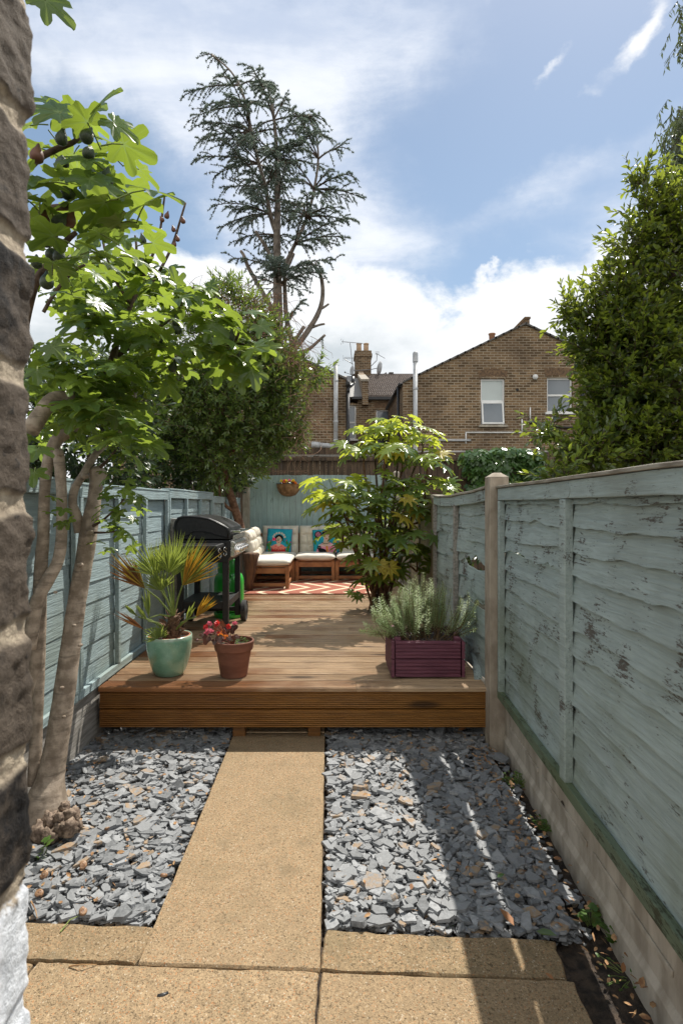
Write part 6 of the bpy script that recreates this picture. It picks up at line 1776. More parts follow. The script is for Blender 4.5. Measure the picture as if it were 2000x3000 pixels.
# hedges of the neighbour on the left, each a plant of its own
def hedge(name, label, blobs_px, n, leaf, seed, mat=M_HEDGE, T=LEAF, per=12, sl=.2, cat='hedge'):
    rg_ = np.random.default_rng(seed); c0 = blobs_px[0]; t_ = thing(name, label, cat, Vector((W(c0[0], c0[1], c0[2]).x, c0[2], 0)))
    bl = [(tuple(W(px, py, d)), (rx / F * d, rd_, ry / F * d), w_) for px, py, d, rx, ry, rd_, w_ in blobs_px]
    a_, s_ = shoots(rg_, n, bl, leaf, per, sl, up=.4); leaf_mesh('foliage', T, a_[0], a_[1], a_[2], a_[3], mat, t_); twigs('twig', s_, .004, M_TWIG, t_)
    c_ = W(c0[0], c0[1], c0[2]); b = MB(); b.tube([(Vector((c_.x, c_.y, -.06)), .05), (Vector((c_.x + .05, c_.y, c_.z * .6)), .04), (c_, .02)], 8, wob=.05); b.build('trunk', M_TWIG, t_, smooth=True)
    return t_


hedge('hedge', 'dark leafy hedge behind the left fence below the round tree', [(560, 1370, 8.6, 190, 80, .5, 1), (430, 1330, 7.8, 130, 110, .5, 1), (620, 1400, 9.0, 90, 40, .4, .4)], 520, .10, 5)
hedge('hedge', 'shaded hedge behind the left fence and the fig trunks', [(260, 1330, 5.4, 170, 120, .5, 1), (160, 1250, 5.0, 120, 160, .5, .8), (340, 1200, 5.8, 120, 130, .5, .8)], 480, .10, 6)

# ================================================================ bay tree beyond the right fence
rg = np.random.default_rng(91)
bt_ = thing('bay_tree', 'tall dense dark glossy bay tree leaning over the right fence', 'tree', (3.1, 5.2, -.05))
b = MB(); b.tube(smooth_path([(Vector((3.1, 5.2, -.07)), .10), (Vector((3.05, 5.2, .9)), .085), (Vector((3.0, 5.25, 1.9)), .07), (Vector((3.1, 5.2, 3.2)), .045), (Vector((3.1, 5.2, 4.2)), .02)], 5), 12, wob=.05); b.build('trunk', M_TWIG, bt_, smooth=True)
blobs = []
for px, py, d, rx, ry, w_ in ((1990, 1130, 5.2, 240, 240, 3.4), (2010, 860, 5.2, 170, 200, 1.8), (2030, 650, 5.2, 120, 140, 1.0), (1840, 1080, 5.0, 80, 130, .95), (1830, 1190, 5.0, 80, 80, .6), (1735, 1020, 5.1, 50, 60, .35), (1860, 960, 5.0, 90, 70, .5), (1880, 1310, 4.9, 170, 80, 1.2), (1745, 930, 5.1, 60, 24, .18), (1810, 870, 5.1, 50, 45, .25), (1850, 740, 5.1, 40, 70, .25), (1890, 640, 5.1, 30, 50, .16), (1720, 1345, 4.7, 50, 36, .25), (1610, 1262, 4.9, 18, 20, .06), (1645, 1405, 4.4, 28, 16, .10), (1705, 1300, 4.9, 16, 12, .04), (1862, 545, 5.1, 10, 26, .05), (1672, 905, 5.1, 18, 8, .035), (1775, 1150, 5.0, 24, 26, .06)):
    blobs.append((tuple(W(px, py, d)), (rx / F * d, min(rx, ry * 1.2) / F * d * .85, ry / F * d), w_))
arr, segs = shoots(rg, 3000, blobs, .095, 12, .23, up=.60, tip_young=.34, shell=.35)
yk = arr[4]
leaf_mesh('crown', LEAF, arr[0][~yk], arr[1][~yk], arr[2][~yk], arr[3][~yk], M_LAUREL, bt_)
leaf_mesh('foliage', LEAF, arr[0][yk], arr[1][yk], arr[2][yk], arr[3][yk] * .95, M_LAUREL_Y, bt_)
twigs('twig', segs, .004, M_TWIG, bt_)
limbs(bt_, (3.0, 5.25, 1.6), [W(1760, 1080, 5.0), W(1850, 1290, 4.9), W(1690, 1340, 4.7), W(1960, 850, 5.2), W(1600, 1262, 4.9), W(1740, 930, 5.1), W(1840, 720, 5.1), W(1995, 560, 5.2), W(1660, 905, 5.1), W(1642, 1410, 4.4)], M_TWIG, .035, seed=4)
# weeping gum tree at the right edge, farther off
rg = np.random.default_rng(17)
gm = thing('gum_tree', 'tall weeping gum tree with thin hanging leaves at the top right', 'tree', (9.6, 12.5, 0))
b = MB(); b.tube(smooth_path([(Vector((9.6, 12.5, -.07)), .22), (Vector((9.5, 12.4, 4)), .17), (Vector((9.3, 12.3, 9)), .10), (Vector((9.0, 12.2, 14)), .04)], 5), 12); b.build('trunk', M_CEDARBARK, gm, smooth=True)
P_, D_, N_, S_ = [], [], [], []
segs = []
for px, py, sx_, sy_, m_ in ((2000, 120, 18, 24, 16), (2005, 35, 18, 36, 18), (2000, 350, 22, 36, 60), (1988, 420, 28, 36, 80), (1972, 475, 24, 22, 34), (2090, 250, 40, 200, 90), (2080, 450, 50, 80, 70)):
    for k in range(m_):
        p = W(rg.normal(px, sx_), rg.normal(py, sy_), 12.2 + rg.uniform(-.6, .6)); q = p + Vector((rg.uniform(-.25, .25), rg.uniform(-.2, .2), -rg.uniform(.2, .5))); segs.append((np.array(p), np.array(q)))
        for i in range(9):
            P_.append(p.lerp(q, i / 8)); D_.append((rg.normal(0, .45), rg.normal(0, .45), -1)); N_.append((rg.normal(), rg.normal(), .2)); S_.append(rg.uniform(.10, .18))
leaf_mesh('crown', NARROW, np.array(P_), np.array(D_), np.array(N_), np.array(S_), leaf_mat('gum_leaf', (.06, .085, .04), (.11, .14, .07), (.2, .26, .08), .25, .45), gm)
twigs('twig', segs, .006, M_TWIG, gm)
limbs(gm, (9.4, 12.35, 6.5), [W(1985, 60, 12.2), W(1985, 320, 12.2), W(2050, 200, 12.2), W(1975, 420, 12.2)], M_TWIG, .05, seed=8)

# ================================================================ cedar
rg = np.random.default_rng(55); rc = random.Random(55)
CDD = 15.0
cd = thing('cedar_tree', 'tall half lopped blue green cedar with sawn lower limbs against the sky', 'tree', Vector((W(815, 1000, CDD).x, CDD, -.05)))
S1 = [(815, 1000), (813, 837), (811, 716), (813, 594), (811, 473), (803, 352), (783, 251)]
S2 = [(811, 690), (791, 627), (779, 554), (759, 481), (738, 392), (722, 312), (702, 251), (670, 202), (621, 162)]
S3 = [(822, 800), (864, 716), (900, 635), (920, 554), (932, 465), (924, 392), (904, 344)]


def cedar_path(pts, r0, r1, dd_=0.0, doff=0.0):
    n = len(pts); return [(W(p[0], p[1], CDD + doff + dd_ * i / n), r0 + (r1 - r0) * i / (n - 1)) for i, p in enumerate(pts)]


base_p = Vector((W(815, 1000, CDD).x, CDD, -.05))
b = MB(); b.tube(smooth_path([(base_p, .18), (base_p + Vector((0, 0, 3)), .16)] + cedar_path(S1, .135, .02), 5), 14, wob=.03); b.build('trunk', M_CEDARBARK, cd, smooth=True)
for pts, r0, r1, dd_ in ((S2, .065, .015, -.6), (S3, .055, .015, .7), ([(845, 1060), (856, 1011), (839, 930), (833, 796), (838, 760)], .085, .04, .2)):
    b = MB(); b.tube(smooth_path(cedar_path(pts, r0, r1, dd_), 5), 10, wob=.04); b.build('limb', M_CEDARBARK, cd, smooth=True)
lopped = [([(803, 918), (767, 853), (730, 788), (715, 750), (706, 736)], .095, .055), ([(807, 780), (779, 724), (760, 695), (750, 679)], .08, .055), ([(815, 821), (843, 780), (860, 744)], .08, .055),
          ([(850, 1050), (862, 1023), (896, 978), (928, 926), (944, 877), (942, 817), (925, 785), (904, 764)], .13, .05), ([(912, 960), (935, 952), (950, 949)], .05, .04), ([(940, 905), (952, 898), (962, 891)], .05, .04),
          ([(858, 1005), (872, 985), (890, 957)], .08, .065), ([(846, 1050), (864, 1039), (904, 1023), (928, 1003), (951, 982)], .09, .05), ([(926, 785), (926, 775), (923, 770)], .04, .03), ([(942, 817), (952, 815)], .03, .025)]
for k, (pts, r0, r1) in enumerate(lopped):
    P = smooth_path(cedar_path(pts, r0 * .68, r1 * .68, 0, -.12 if k in (1, 2) else .05), 4)
    b = MB(); b.tube(P, 10, wob=.05, seed=k); lm = b.build('sawn_limb', M_CEDARBARK, cd, smooth=True)
    d_ = (P[-1][0] - P[-2][0]).normalized()
    b = MB(); b.bar(P[-1][0] + d_ * .002, P[-1][0] + d_ * .012, P[-1][1] * .92, 10); b.build('cut_face', M_CUT, lm)
tipsL = [(544, 267), (569, 336), (589, 400), (579, 453), (629, 506), (660, 545), (682, 607), (654, 655), (698, 695), (686, 748), (738, 235), (779, 239), (839, 283), (860, 336), (936, 336), (1001, 425), (1025, 502), (1054, 570), (1025, 643), (1009, 687), (977, 752), (884, 817), (880, 881), (759, 813), (783, 861), (930, 770), (621, 162), (640, 175), (783, 243), (768, 262), (800, 285), (655, 215), (690, 235), (904, 338), (890, 372), (945, 400),
         (700, 290), (760, 300), (820, 380), (880, 430), (960, 500), (700, 420), (650, 420), (720, 520), (860, 520), (980, 600), (940, 660), (900, 720), (740, 640), (850, 640), (960, 700), (830, 700), (690, 360), (870, 780), (600, 300), (780, 760), (850, 470), (940, 560), (755, 560), (800, 430), (905, 400), (880, 590), (920, 620), (870, 690)]
stems = [Vector(p) for path in (S1, S2, S3) for p in path]
allseg = []; TP, TD = [], []


def add_spray(a, e, r, depth, droop):
    """a cedar branch from a to e with short side shoots carrying needle tufts"""
    L = (e - a).length; n = max(4, int(L / .13)); m_ = a.lerp(e, .5) + Vector((0, 0, .10 * L)); pts = []
    for i in range(n + 1):
        t_ = i / n; pts.append((1 - t_) ** 2 * a + 2 * t_ * (1 - t_) * m_ + t_ * t_ * e + Vector((0, 0, -droop * t_ ** 3 * L)))
    for i in range(n):
        allseg.append((np.array(pts[i]), np.array(pts[i + 1]), r * (1 - .75 * i / n)))
        ax = (pts[i + 1] - pts[i]).normalized()
        if i / n > .12:
            sub = int(4)
            for q in range(sub):
                TP.append(pts[i].lerp(pts[i + 1], rc.random())); TD.append((ax + Vector((rc.uniform(-.9, .9), rc.uniform(-.9, .9), rc.uniform(-.6, .9)))).normalized())
        if depth and i / n > .08:
            for sgn in (-1, 1):
                if rc.random() < .85:
                    sd = ax.cross(Vector((0, 0, 1))); sd = sd.normalized() * sgn if sd.length > .01 else Vector((sgn, 0, 0))
                    d_ = (sd * rc.uniform(.3, 1) + ax * rc.uniform(.5, 1.0) + Vector((0, 0, rc.uniform(-.75, .25)))).normalized()
                    add_spray(pts[i + 1], pts[i + 1] + d_ * rc.uniform(.22, .70) * (1 - .45 * i / n), r * .4, depth - 1, .12)


for k, tp in enumerate(tipsL):
    tv = Vector(tp); best = min(stems, key=lambda s: (s - tv).length + (220 if s.y < tv.y - 30 else 0) + (80 if s.y > tv.y + 190 else 0))
    off_ = rc.uniform(-1.5, 1.2) if k > 27 else rc.uniform(-.5, .5)
    add_spray(W(best.x, best.y, CDD), W(tp[0], tp[1], CDD + off_), .030, 1, .06)
for k in range(54):
    s_ = rc.choice(stems[1:6] + stems[7:13] + stems[16:21]); a = rc.uniform(0, 6.28); L = rc.uniform(.8, 2.1) * (1.0 if s_.y > 350 else .6)
    p = W(s_.x, s_.y, CDD); add_spray(p, p + Vector((math.cos(a) * L * .75, math.sin(a) * L, rc.uniform(-.1, .5) * L)), .025, 1, .1)
add_spray(W(945, 985, CDD), W(945, 1012, CDD), .01, 0, .3); add_spray(W(918, 800, CDD), W(905, 850, CDD), .01, 0, .3)
P0 = np.array([s[0] for s in allseg]); P1 = np.array([s[1] for s in allseg]); RR = np.array([s[2] for s in allseg])[:, None]
d_ = unit(P1 - P0); o1 = unit(np.cross(d_, [.31, .22, .91])); o2 = np.cross(d_, o1)
V = np.stack([base + (math.cos(a) * o1 + math.sin(a) * o2) * np.maximum(RR, .004) for base in (P0, P1) for a in (0, 2.094, 4.189)], 1).reshape(-1, 3)
f = np.array([(0, 1, 4, 3), (1, 2, 5, 4), (2, 0, 3, 5)])
mesh_np('branch', V, (f[None] + (np.arange(len(P0)) * 6)[:, None, None]).reshape(-1, 4), M_TWIG, cd)
TP = np.array(TP); TD = np.array(TD); n = len(TP); per = 8
pos = np.repeat(TP, per, 0); dr = unit(np.repeat(TD, per, 0) + rg.normal(0, .75, (n * per, 3)))
SZ = rg.uniform(.035, .075, n * per); S3_ = np.stack([SZ * 3.0, SZ, SZ], -1)
V, Fc = scatter(NEEDLE, pos, frames(dr, rand_dirs(rg, n * per)), S3_); mesh_np('crown', V, Fc, M_CEDAR, cd)

# ================================================================ ivy over the shed corner
rg = np.random.default_rng(23)
iv = thing('ivy', 'glossy green ivy spilling over the tall brown fence beside the shed', 'ivy', W(1460, 1430, 10.0))
P_, O_ = [], []
for px, py, rx, ry, m_ in ((1460, 1375, 115, 45, 520), (1400, 1345, 60, 28, 170), (1540, 1345, 52, 30, 180), (1480, 1335, 90, 22, 220), (1420, 1430, 60, 28, 180), (1560, 1390, 45, 50, 180)):
    c_ = W(px, py, 9.98); p, o_ = ellipsoid_pts(rg, m_, tuple(c_), (rx / F * 10, .24, ry / F * 10), .7); o_[:, 1] = -np.abs(o_[:, 1]) - .15; p[:, 1] = 9.98 - np.abs(p[:, 1] - 9.98); P_.append(p); O_.append(o_)
P_ = np.concatenate(P_); O_ = unit(np.concatenate(O_)); n = len(P_)
leaf_mesh('foliage', IVY_LEAF, P_, unit(np.array([0, -.25, -1]) + O_ * .5 + rg.normal(0, .4, (n, 3))), unit(O_ + np.array([0, -.1, .55]) + rg.normal(0, .3, (n, 3))), rg.uniform(.055, .105, n), M_IVY, iv)
b = MB()
for k in range(14):
    p = W(1400 + k * 13, 1440, 10.05); b.tube([(p, .008), (p + Vector((rc.uniform(-.2, .2), -.05, .25)), .007), (p + Vector((rc.uniform(-.3, .3), -.05, .55)), .004)], 5)
b.build('stem', M_TWIG, iv, smooth=True)
# white flowers in front of the shed roof
fl = thing('flowering_shrub', 'tiny shrub with three white flower heads peeping over the brown fence', 'shrub', W(1262, 1330, 10.6))
rgf = np.random.default_rng(2)
M_WFLOWER = leaf_mat('white_petal', (.62, .60, .50), (.75, .73, .64), (.6, .6, .45), .2, .7)
for px, py in ((1217, 1300), (1263, 1298), (1283, 1303)):
    c_ = W(px, py, 10.6); p, o_ = ellipsoid_pts(rgf, 60, tuple(c_), (.035, .035, .075), .6); leaf_mesh('flower_head', ROUND_LEAF, p, unit(o_ + rgf.normal(0, .5, (60, 3))), o_, np.full(60, .018), M_WFLOWER, fl)
b = MB()
for px, py in ((1217, 1305), (1263, 1303), (1283, 1308)): b.tube([(W(px - 8, py + 70, 10.6), .006), (W(px, py, 10.6), .004)], 5)
b.build('stem', M_GTWIG, fl)

# ================================================================ fatsia
rg = np.random.default_rng(41); rf_ = random.Random(41)
fa = thing('fatsia_bush', 'tall big leaved glossy bush with yellow green top rising from the deck', 'shrub', W(1108, 1790, 6.2))
BASE = Vector((W(1108, 1790, 6.2).x, 6.2, DZ))
ros = [(1140, 1262, 6.2, 2), (1089, 1290, 6.1, 2), (1226, 1290, 6.2, 2), (1170, 1275, 6.4, 2), (1065, 1330, 6.0, 1), (1130, 1345, 5.9, 1), (1190, 1350, 6.1, 1), (1240, 1375, 6.1, 1), (1113, 1447, 5.75, 0), (1255, 1440, 6.0, 0), (990, 1455, 5.8, 1), (1030, 1500, 5.7, 0), (965, 1490, 5.9, 1), (1090, 1530, 5.6, 0), (1224, 1510, 5.85, 0), (1040, 1560, 5.65, 0), (1120, 1600, 5.6, 0), (1060, 1630, 5.7, 0), (1165, 1660, 5.8, 0), (1110, 1690, 5.85, 0), (1215, 1640, 5.9, 0), (1000, 1560, 5.9, 0), (1150, 1540, 6.5, 0), (1200, 1450, 6.5, 0), (1180, 1415, 5.9, 0), (1155, 1500, 5.7, 0), (1195, 1575, 5.75, 0), (1060, 1480, 5.75, 0)]
sets = {0: ([], [], [], []), 1: ([], [], [], []), 2: ([], [], [], []), 3: ([], [], [], [])}; pet = []
for k, (px, py, d, kind) in enumerate(ros):
    c_ = W(px, py, d)
    c_ = c_ + Vector((rf_.uniform(-.06, .06), rf_.uniform(-.1, .1), rf_.uniform(-.04, .04))); low = max(0.0, min(1.0, (c_.z - .9) / 1.2)); P = [(BASE + Vector((rf_.uniform(-.11, .11), rf_.uniform(-.11, .11), 0)), .015), (BASE.lerp(c_, .4) + Vector((rf_.uniform(-.08, .08), rf_.uniform(-.08, .08), .12)), .013), (BASE.lerp(c_, .78) + Vector((0, 0, .07)), .011), (c_ + Vector((0, 0, -.10)), .011), (c_, .008)]
    b = MB(); b.tube(smooth_path(P, 5), 8, wob=.05, seed=k); b.build('stem', M_SHRUBBARK if kind < 2 else M_TWIG, fa, smooth=True)
    n = rf_.randint(8, 9) + (2 if kind == 2 else 0); a0 = rf_.uniform(0, 6.28)
    for i in range(n):
        a = a0 + i * 2.4; inner = i / n
        el = (.95 - 1.05 * inner) if kind else (.75 - 1.15 * inner)
        o_ = Vector((math.cos(a), math.sin(a), el)).normalized(); pl = rf_.uniform(.16, .30) * (.85 if kind == 2 else 1.0)
        e_ = c_ + o_ * pl; s_ = rf_.uniform(.125, .185) * (.85 if kind == 2 else 1)
        hor_ = Vector((o_.x, o_.y, 0)).normalized(); d_ = (hor_ + Vector((0, 0, -.15 - .45 * inner + rf_.uniform(-.15, .15)))).normalized()
        nv = (Vector((0, 0, 1)) + hor_ * (.20 + .5 * inner) + Vector((rf_.uniform(-.5, .5), rf_.uniform(-.6, .4), 0))).normalized()
        tgt = 2 if kind == 2 else (2 if (kind == 1 and rf_.random() < .45) else (3 if (rf_.random() < .07 and inner > .5) else 0))
        s = sets[tgt]; s[0].append(e_); s[1].append(d_); s[2].append(nv); s[3].append(s_); pet.append((c_, e_))
# a few old yellow leaves and one long stalked leaf before the right fence
for px, py, d, ox, oz, kind, s_ in ((1110, 1650, 5.5, -.3, -1, 3, .13), (1140, 1660, 5.5, .2, -1, 3, .14), (1085, 1650, 5.5, -.6, -.8, 0, .14), (1190, 1460, 5.6, .5, -.2, 3, .13), (1215, 1500, 5.7, .3, -.7, 3, .13), (1290, 1330, 6.0, .9, .1, 3, .15), (1170, 1320, 5.8, .1, -.3, 3, .14), (1130, 1330, 5.8, -.4, -.4, 3, .13), (1270, 1570, 5.5, .6, -.5, 0, .15), (1255, 1355, 5.9, .9, .25, 2, .17), (1050, 1745, 6.0, -.7, -.5, 0, .10), (1030, 1735, 6.0, -.9, -.2, 0, .09), (1310, 1415, 5.9, .9, .3, 0, .16)):
    e_ = W(px, py, d); d_ = Vector((ox, -.25, oz)).normalized(); s = sets[kind]; s[0].append(e_); s[1].append(d_); s[2].append(Vector((0, -.55, .85))); s[3].append(s_); pet.append((W((px + 1120) / 2, py + 10, d + .1), e_))
stalks('leaf_stalk', pet, .0045, M_GTWIG, fa, 6)
for kk, nm, mt in ((0, None, M_FATSIA), (2, 'yellow green young top foliage', M_FATSIA_TOP), (3, 'old yellow foliage', M_FATSIA_OLD)):
    s = sets[kk]; fo_ = leaf_mesh('foliage', FATSIA_LEAF, [tuple(v) for v in s[0]], [tuple(v) for v in s[1]], [tuple(v) for v in s[2]], s[3], mt, fa)
    if nm: fo_['label'] = nm

# ================================================================ rosemary
rg = np.random.default_rng(61); rs = random.Random(61)
ro = thing('rosemary', 'bushy grey green rosemary growing in the plum planter', 'rosemary', (.635, 4.02, DZ + .225))
stems_ = MB(); P_, D_, N_, S_ = [], [], [], []
for k in range(120):
    clump = rs.choice(((.52, 4.0), (.74, 3.98), (.62, 4.08), (.50, 3.95), (.68, 4.02)))
    p0 = Vector((clump[0] + rs.gauss(0, .05), clump[1] + rs.gauss(0, .05), DZ + .225)); tx = p0.x + rs.gauss(0, .06) + (p0.x - .63) * .55; hgt = rs.uniform(.20, .46) * (1 - 1.2 * abs(tx - .66) ** 1.3)
    tip = Vector((tx, p0.y + rs.uniform(-.10, .08), DZ + .225 + hgt)); m_ = p0.lerp(tip, .45) + Vector(((tip.x - p0.x) * .5 + rs.gauss(0, .03), rs.gauss(0, .03), -.02)); pts = []
    if tx < .50 and rs.random() < .5: tip += Vector((-.09, -.05, -.10))
    if tx > .78 and rs.random() < .4: tip += Vector((.06, -.03, -.06))
    for i in range(9):
        t_ = i / 8; pts.append((1 - t_) ** 2 * p0 + 2 * t_ * (1 - t_) * m_ + t_ * t_ * tip)
    stems_.tube([(p, .0032 * (1 - .08 * i)) for i, p in enumerate(pts)], 4, caps=False)
    L = (tip - p0).length; nw = int(L / .0085)
    for j in range(nw):
        t_ = j / nw
        if t_ < rs.uniform(.22, .34): continue
        q = t_ * 8; i = min(int(q), 7); p = pts[i].lerp(pts[i + 1], q - i); ax = (pts[i + 1] - pts[i]).normalized(); o1 = ax.orthogonal().normalized(); o2 = ax.cross(o1)
        for c_ in range(3):
            a = j * 1.1 + c_ * 2.09; sd = o1 * math.cos(a) + o2 * math.sin(a); cl = rs.uniform(.05, .45) + .5 * max(0, t_ - .7)
            P_.append(p); D_.append(sd + ax * cl); N_.append(ax * .6 - sd * .2 + Vector((0, 0, .3))); S_.append(rs.uniform(.022, .036) * (1 - .35 * max(0, t_ - .85) / .15))
stems_.build('stem', M_ROSE_STEM, ro, fixn=False)
S_ = np.array(S_); V, Fc = scatter(NARROW, np.array(P_), frames(np.array(D_), np.array(N_)), np.stack([S_ * .85, S_, S_], -1)); mesh_np('foliage', V, Fc, M_ROSE, ro)

# ================================================================ fan palm
rp = random.Random(15)
pa = thing('fan_palm', 'dwarf fan palm with green and yellowing fans growing in the jade pot', 'palm', (-1.125, 3.92, DZ + .245))
pc = Vector((-1.105, 3.92, DZ + .25))
b = MB(); b.tube(smooth_path([(pc + Vector((-.01, 0, -.02)), .055), (pc + Vector((0, 0, .05)), .050), (pc + Vector((.01, 0, .10)), .040), (pc + Vector((.012, 0, .15)), .026)], 5), 14, wob=.18, seed=3); b.build('trunk', bark_mat('palm_fibre', (.06, .032, .018), (.20, .115, .065), 90, 40, .02), pa, smooth=True)
b = MB()
for k in range(46):
    a = rp.uniform(0, 6.28); z_ = rp.uniform(.0, .15); p = pc + Vector((math.cos(a) * .045, math.sin(a) * .045, z_)); e_ = p + Vector((math.cos(a) * .05, math.sin(a) * .05, rp.uniform(.0, .06)))
    b.tube([(p, .006), (p.lerp(e_, .5) + Vector((0, 0, .008)), .005), (e_, .0015)], 4)
b.build('stub', M_SHRUBBARK, pa)


def fan(tip, axis, facing, L, n, arc, mat, narrow=.018, close=1.0, name='frond', start=None, pet_mat=M_GTWIG):
    """petiole to the hub at tip, then n stiff folded blades in an arc about axis"""
    b = MB(); s0 = start or (pc + Vector((.01, 0, .14))); hub = Vector(tip)
    m_ = s0.lerp(hub, .55) + Vector((0, 0, .02)); b.tube([(s0, .0075), (m_, .006), (hub, .005)], 6, mi=1)
    ax = Vector(axis).normalized(); nv = Vector(facing); nv = (nv - ax * nv.dot(ax)).normalized(); sd = ax.cross(nv)
    for i in range(n):
        t_ = (i + .5) / n * 2 - 1; a = R(arc / 2) * t_ + rp.uniform(-.03, .03); d_ = (ax * math.cos(a) + sd * math.sin(a) + nv * rp.uniform(-.10, .10)).normalized()
        l_ = L * (1 - .30 * abs(t_) ** 1.6) * rp.uniform(.92, 1.06); w_ = narrow * rp.uniform(.8, 1.1); pr = d_.cross(nv).normalized()
        q1, q2 = hub + d_ * l_ * .45, hub + d_ * l_ + Vector((0, 0, -.03 * l_)) + nv * rp.uniform(-.03, .03)
        b.add([hub, q1 - pr * w_ * .5 + nv * w_ * .25, q1 - nv * w_ * .15, q1 + pr * w_ * .5 + nv * w_ * .25, q2], [(0, 2, 1), (0, 3, 2), (1, 2, 4), (2, 3, 4)])
    return b.build(name, [mat, pet_mat], pa, fixn=False)


PP = lambda px, py, d=3.92: W(300 + px / 3.136, 1450 + py / 3.136, d)
def fan_px(hub, tip_px, L=None, n=24, arc=110, mat=M_PALM, d=3.9, dt=0.0, facing=(0, -1, .25), narrow=.018, st=None):
    h_ = PP(hub[0], hub[1], d); e_ = PP(tip_px[0], tip_px[1], d + dt); ax = e_ - h_
    fr_ = fan(h_, ax, facing, (ax.length if L is None else L) * 1.24, int(n * 1.15), arc * 1.2, mat, narrow * .72, start=st)
    if mat is M_PALM_OLD: fr_['label'] = 'yellow ageing palm fan'
    if mat is M_PALM_DRY: fr_['label'] = 'half dried brown and yellow palm fan'
    return fr_


fan_px((490, 745), (400, 470), n=26, arc=95, d=3.84, dt=-.08)
fan_px((655, 745), (730, 400), n=28, arc=78, d=3.88, dt=.05)
fan_px((560, 700), (560, 480), n=24, arc=100, d=4.0, dt=.1)
fan_px((610, 720), (620, 450), n=22, arc=70, d=3.80, dt=-.1, facing=(.2, -1, .4))
fan_px((540, 880), (470, 700), n=18, arc=90, d=3.82, dt=-.1)
fan_px((735, 835), (985, 520), n=20, arc=55, mat=M_PALM_OLD, d=3.84, narrow=.020)
fan_px((395, 860), (130, 600), n=18, arc=42, mat=M_PALM_DRY, d=3.86, narrow=.020)
fan_px((735, 835), (900, 470), n=16, arc=50, d=3.90)
fan_px((860, 1120), (1000, 950), n=10, arc=34, mat=M_PALM_OLD, d=3.78, narrow=.022, st=pc + Vector((.03, -.02, .06)))
fan_px((430, 1130), (400, 880), n=4, arc=16, mat=M_PALM, d=3.84, narrow=.030)
fan_px((390, 1240), (150, 1085), n=5, arc=14, mat=M_PALM_DRY, d=3.80, narrow=.020, st=pc + Vector((-.02, -.02, .04)))
fan_px((420, 1160), (310, 1010), n=2, arc=8, mat=M_PALM, d=3.85, narrow=.035, st=pc + Vector((-.02, -.02, .05)))
fan_px((330, 1120), (200, 1010), n=2, arc=8, mat=M_PALM, d=3.85, narrow=.032, st=pc + Vector((-.03, -.02, .05)))
fan_px((770, 1160), (840, 1010), n=4, arc=14, mat=M_PALM, d=3.84, narrow=.03, st=pc + Vector((.03, -.02, .05)))
fan_px((500, 1320), (420, 1230), n=10, arc=120, d=3.78, narrow=.016, st=pc + Vector((-.03, -.03, .0)))
fan_px((520, 1310), (560, 1200), n=9, arc=90, d=3.80, narrow=.016, st=pc + Vector((-.02, -.03, .0)))

# ================================================================ begonia
rb2 = random.Random(9); rgb = np.random.default_rng(9)
be = thing('begonia', 'begonia with bronze leaves and pink and red flowers in the terracotta pot', 'flower', (-.675, 3.885, DZ + .205))
M_BRONZE = leaf_mat('bronze_leaf', (.035, .018, .017), (.085, .042, .030), (.26, .08, .04), .20, .25, vein=(.17, .10, .08))
M_PINKP = leaf_mat('pink_petal', (.62, .10, .17), (.78, .22, .30), (.85, .22, .28), .35, .5)
M_REDP = leaf_mat('red_petal', (.50, .015, .025), (.65, .04, .04), (.80, .06, .04), .35, .5)
M_ORP = leaf_mat('orange_petal', (.70, .16, .02), (.80, .25, .03), (.90, .30, .03), .35, .5)
BP = lambda px, py, d=3.86: W(300 + px / 3.136, 1450 + py / 3.136, d)
P_, D_, N_, S_ = [], [], [], []; stem = []
c0 = Vector((-.675, 3.885, DZ + .2))
for px, py, d, dx_, dz_, s_ in ((960, 1320, 3.77, -.3, -.8, .055), (1070, 1310, 3.76, .2, -.5, .045), (1195, 1235, 3.84, .7, .5, .06), (1060, 1230, 3.9, .3, .7, .06), (1150, 1250, 3.9, .5, .2, .05), (1000, 1260, 3.92, -.6, .4, .045), (1225, 1300, 3.84, .9, -.2, .035), (930, 1290, 3.85, -.9, .2, .04), (1100, 1200, 3.95, 0, .9, .045), (1030, 1340, 3.78, 0, -.5, .035), (1110, 1270, 3.85, .1, .4, .045), (870, 1330, 3.82, -1, 0, .025), (1160, 1310, 3.8, .5, -.4, .035)):
    p = BP(px, py, d); P_.append(tuple(p)); D_.append((dx_, -.25, dz_)); N_.append((rb2.uniform(-.3, .3), -.7, .6)); S_.append(s_ * .8); stem.append((c0, p))
leaf_mesh('leaf', ROUND_LEAF, P_, D_, N_, S_, M_BRONZE, be)
P_, D_, N_, S_ = [], [], [], []
for k in range(70):
    a = rb2.uniform(0, 6.28); r_ = .09 * math.sqrt(rb2.random()); P_.append((-.665 + r_ * math.cos(a), 3.87 + r_ * math.sin(a), DZ + .21 + rb2.uniform(0, .035))); D_.append((math.cos(a), math.sin(a), .5)); N_.append((0, -.2, 1)); S_.append(rb2.uniform(.015, .03))
leaf_mesh('small_leaf', LEAF, P_, D_, N_, S_, M_SHRUB, be)
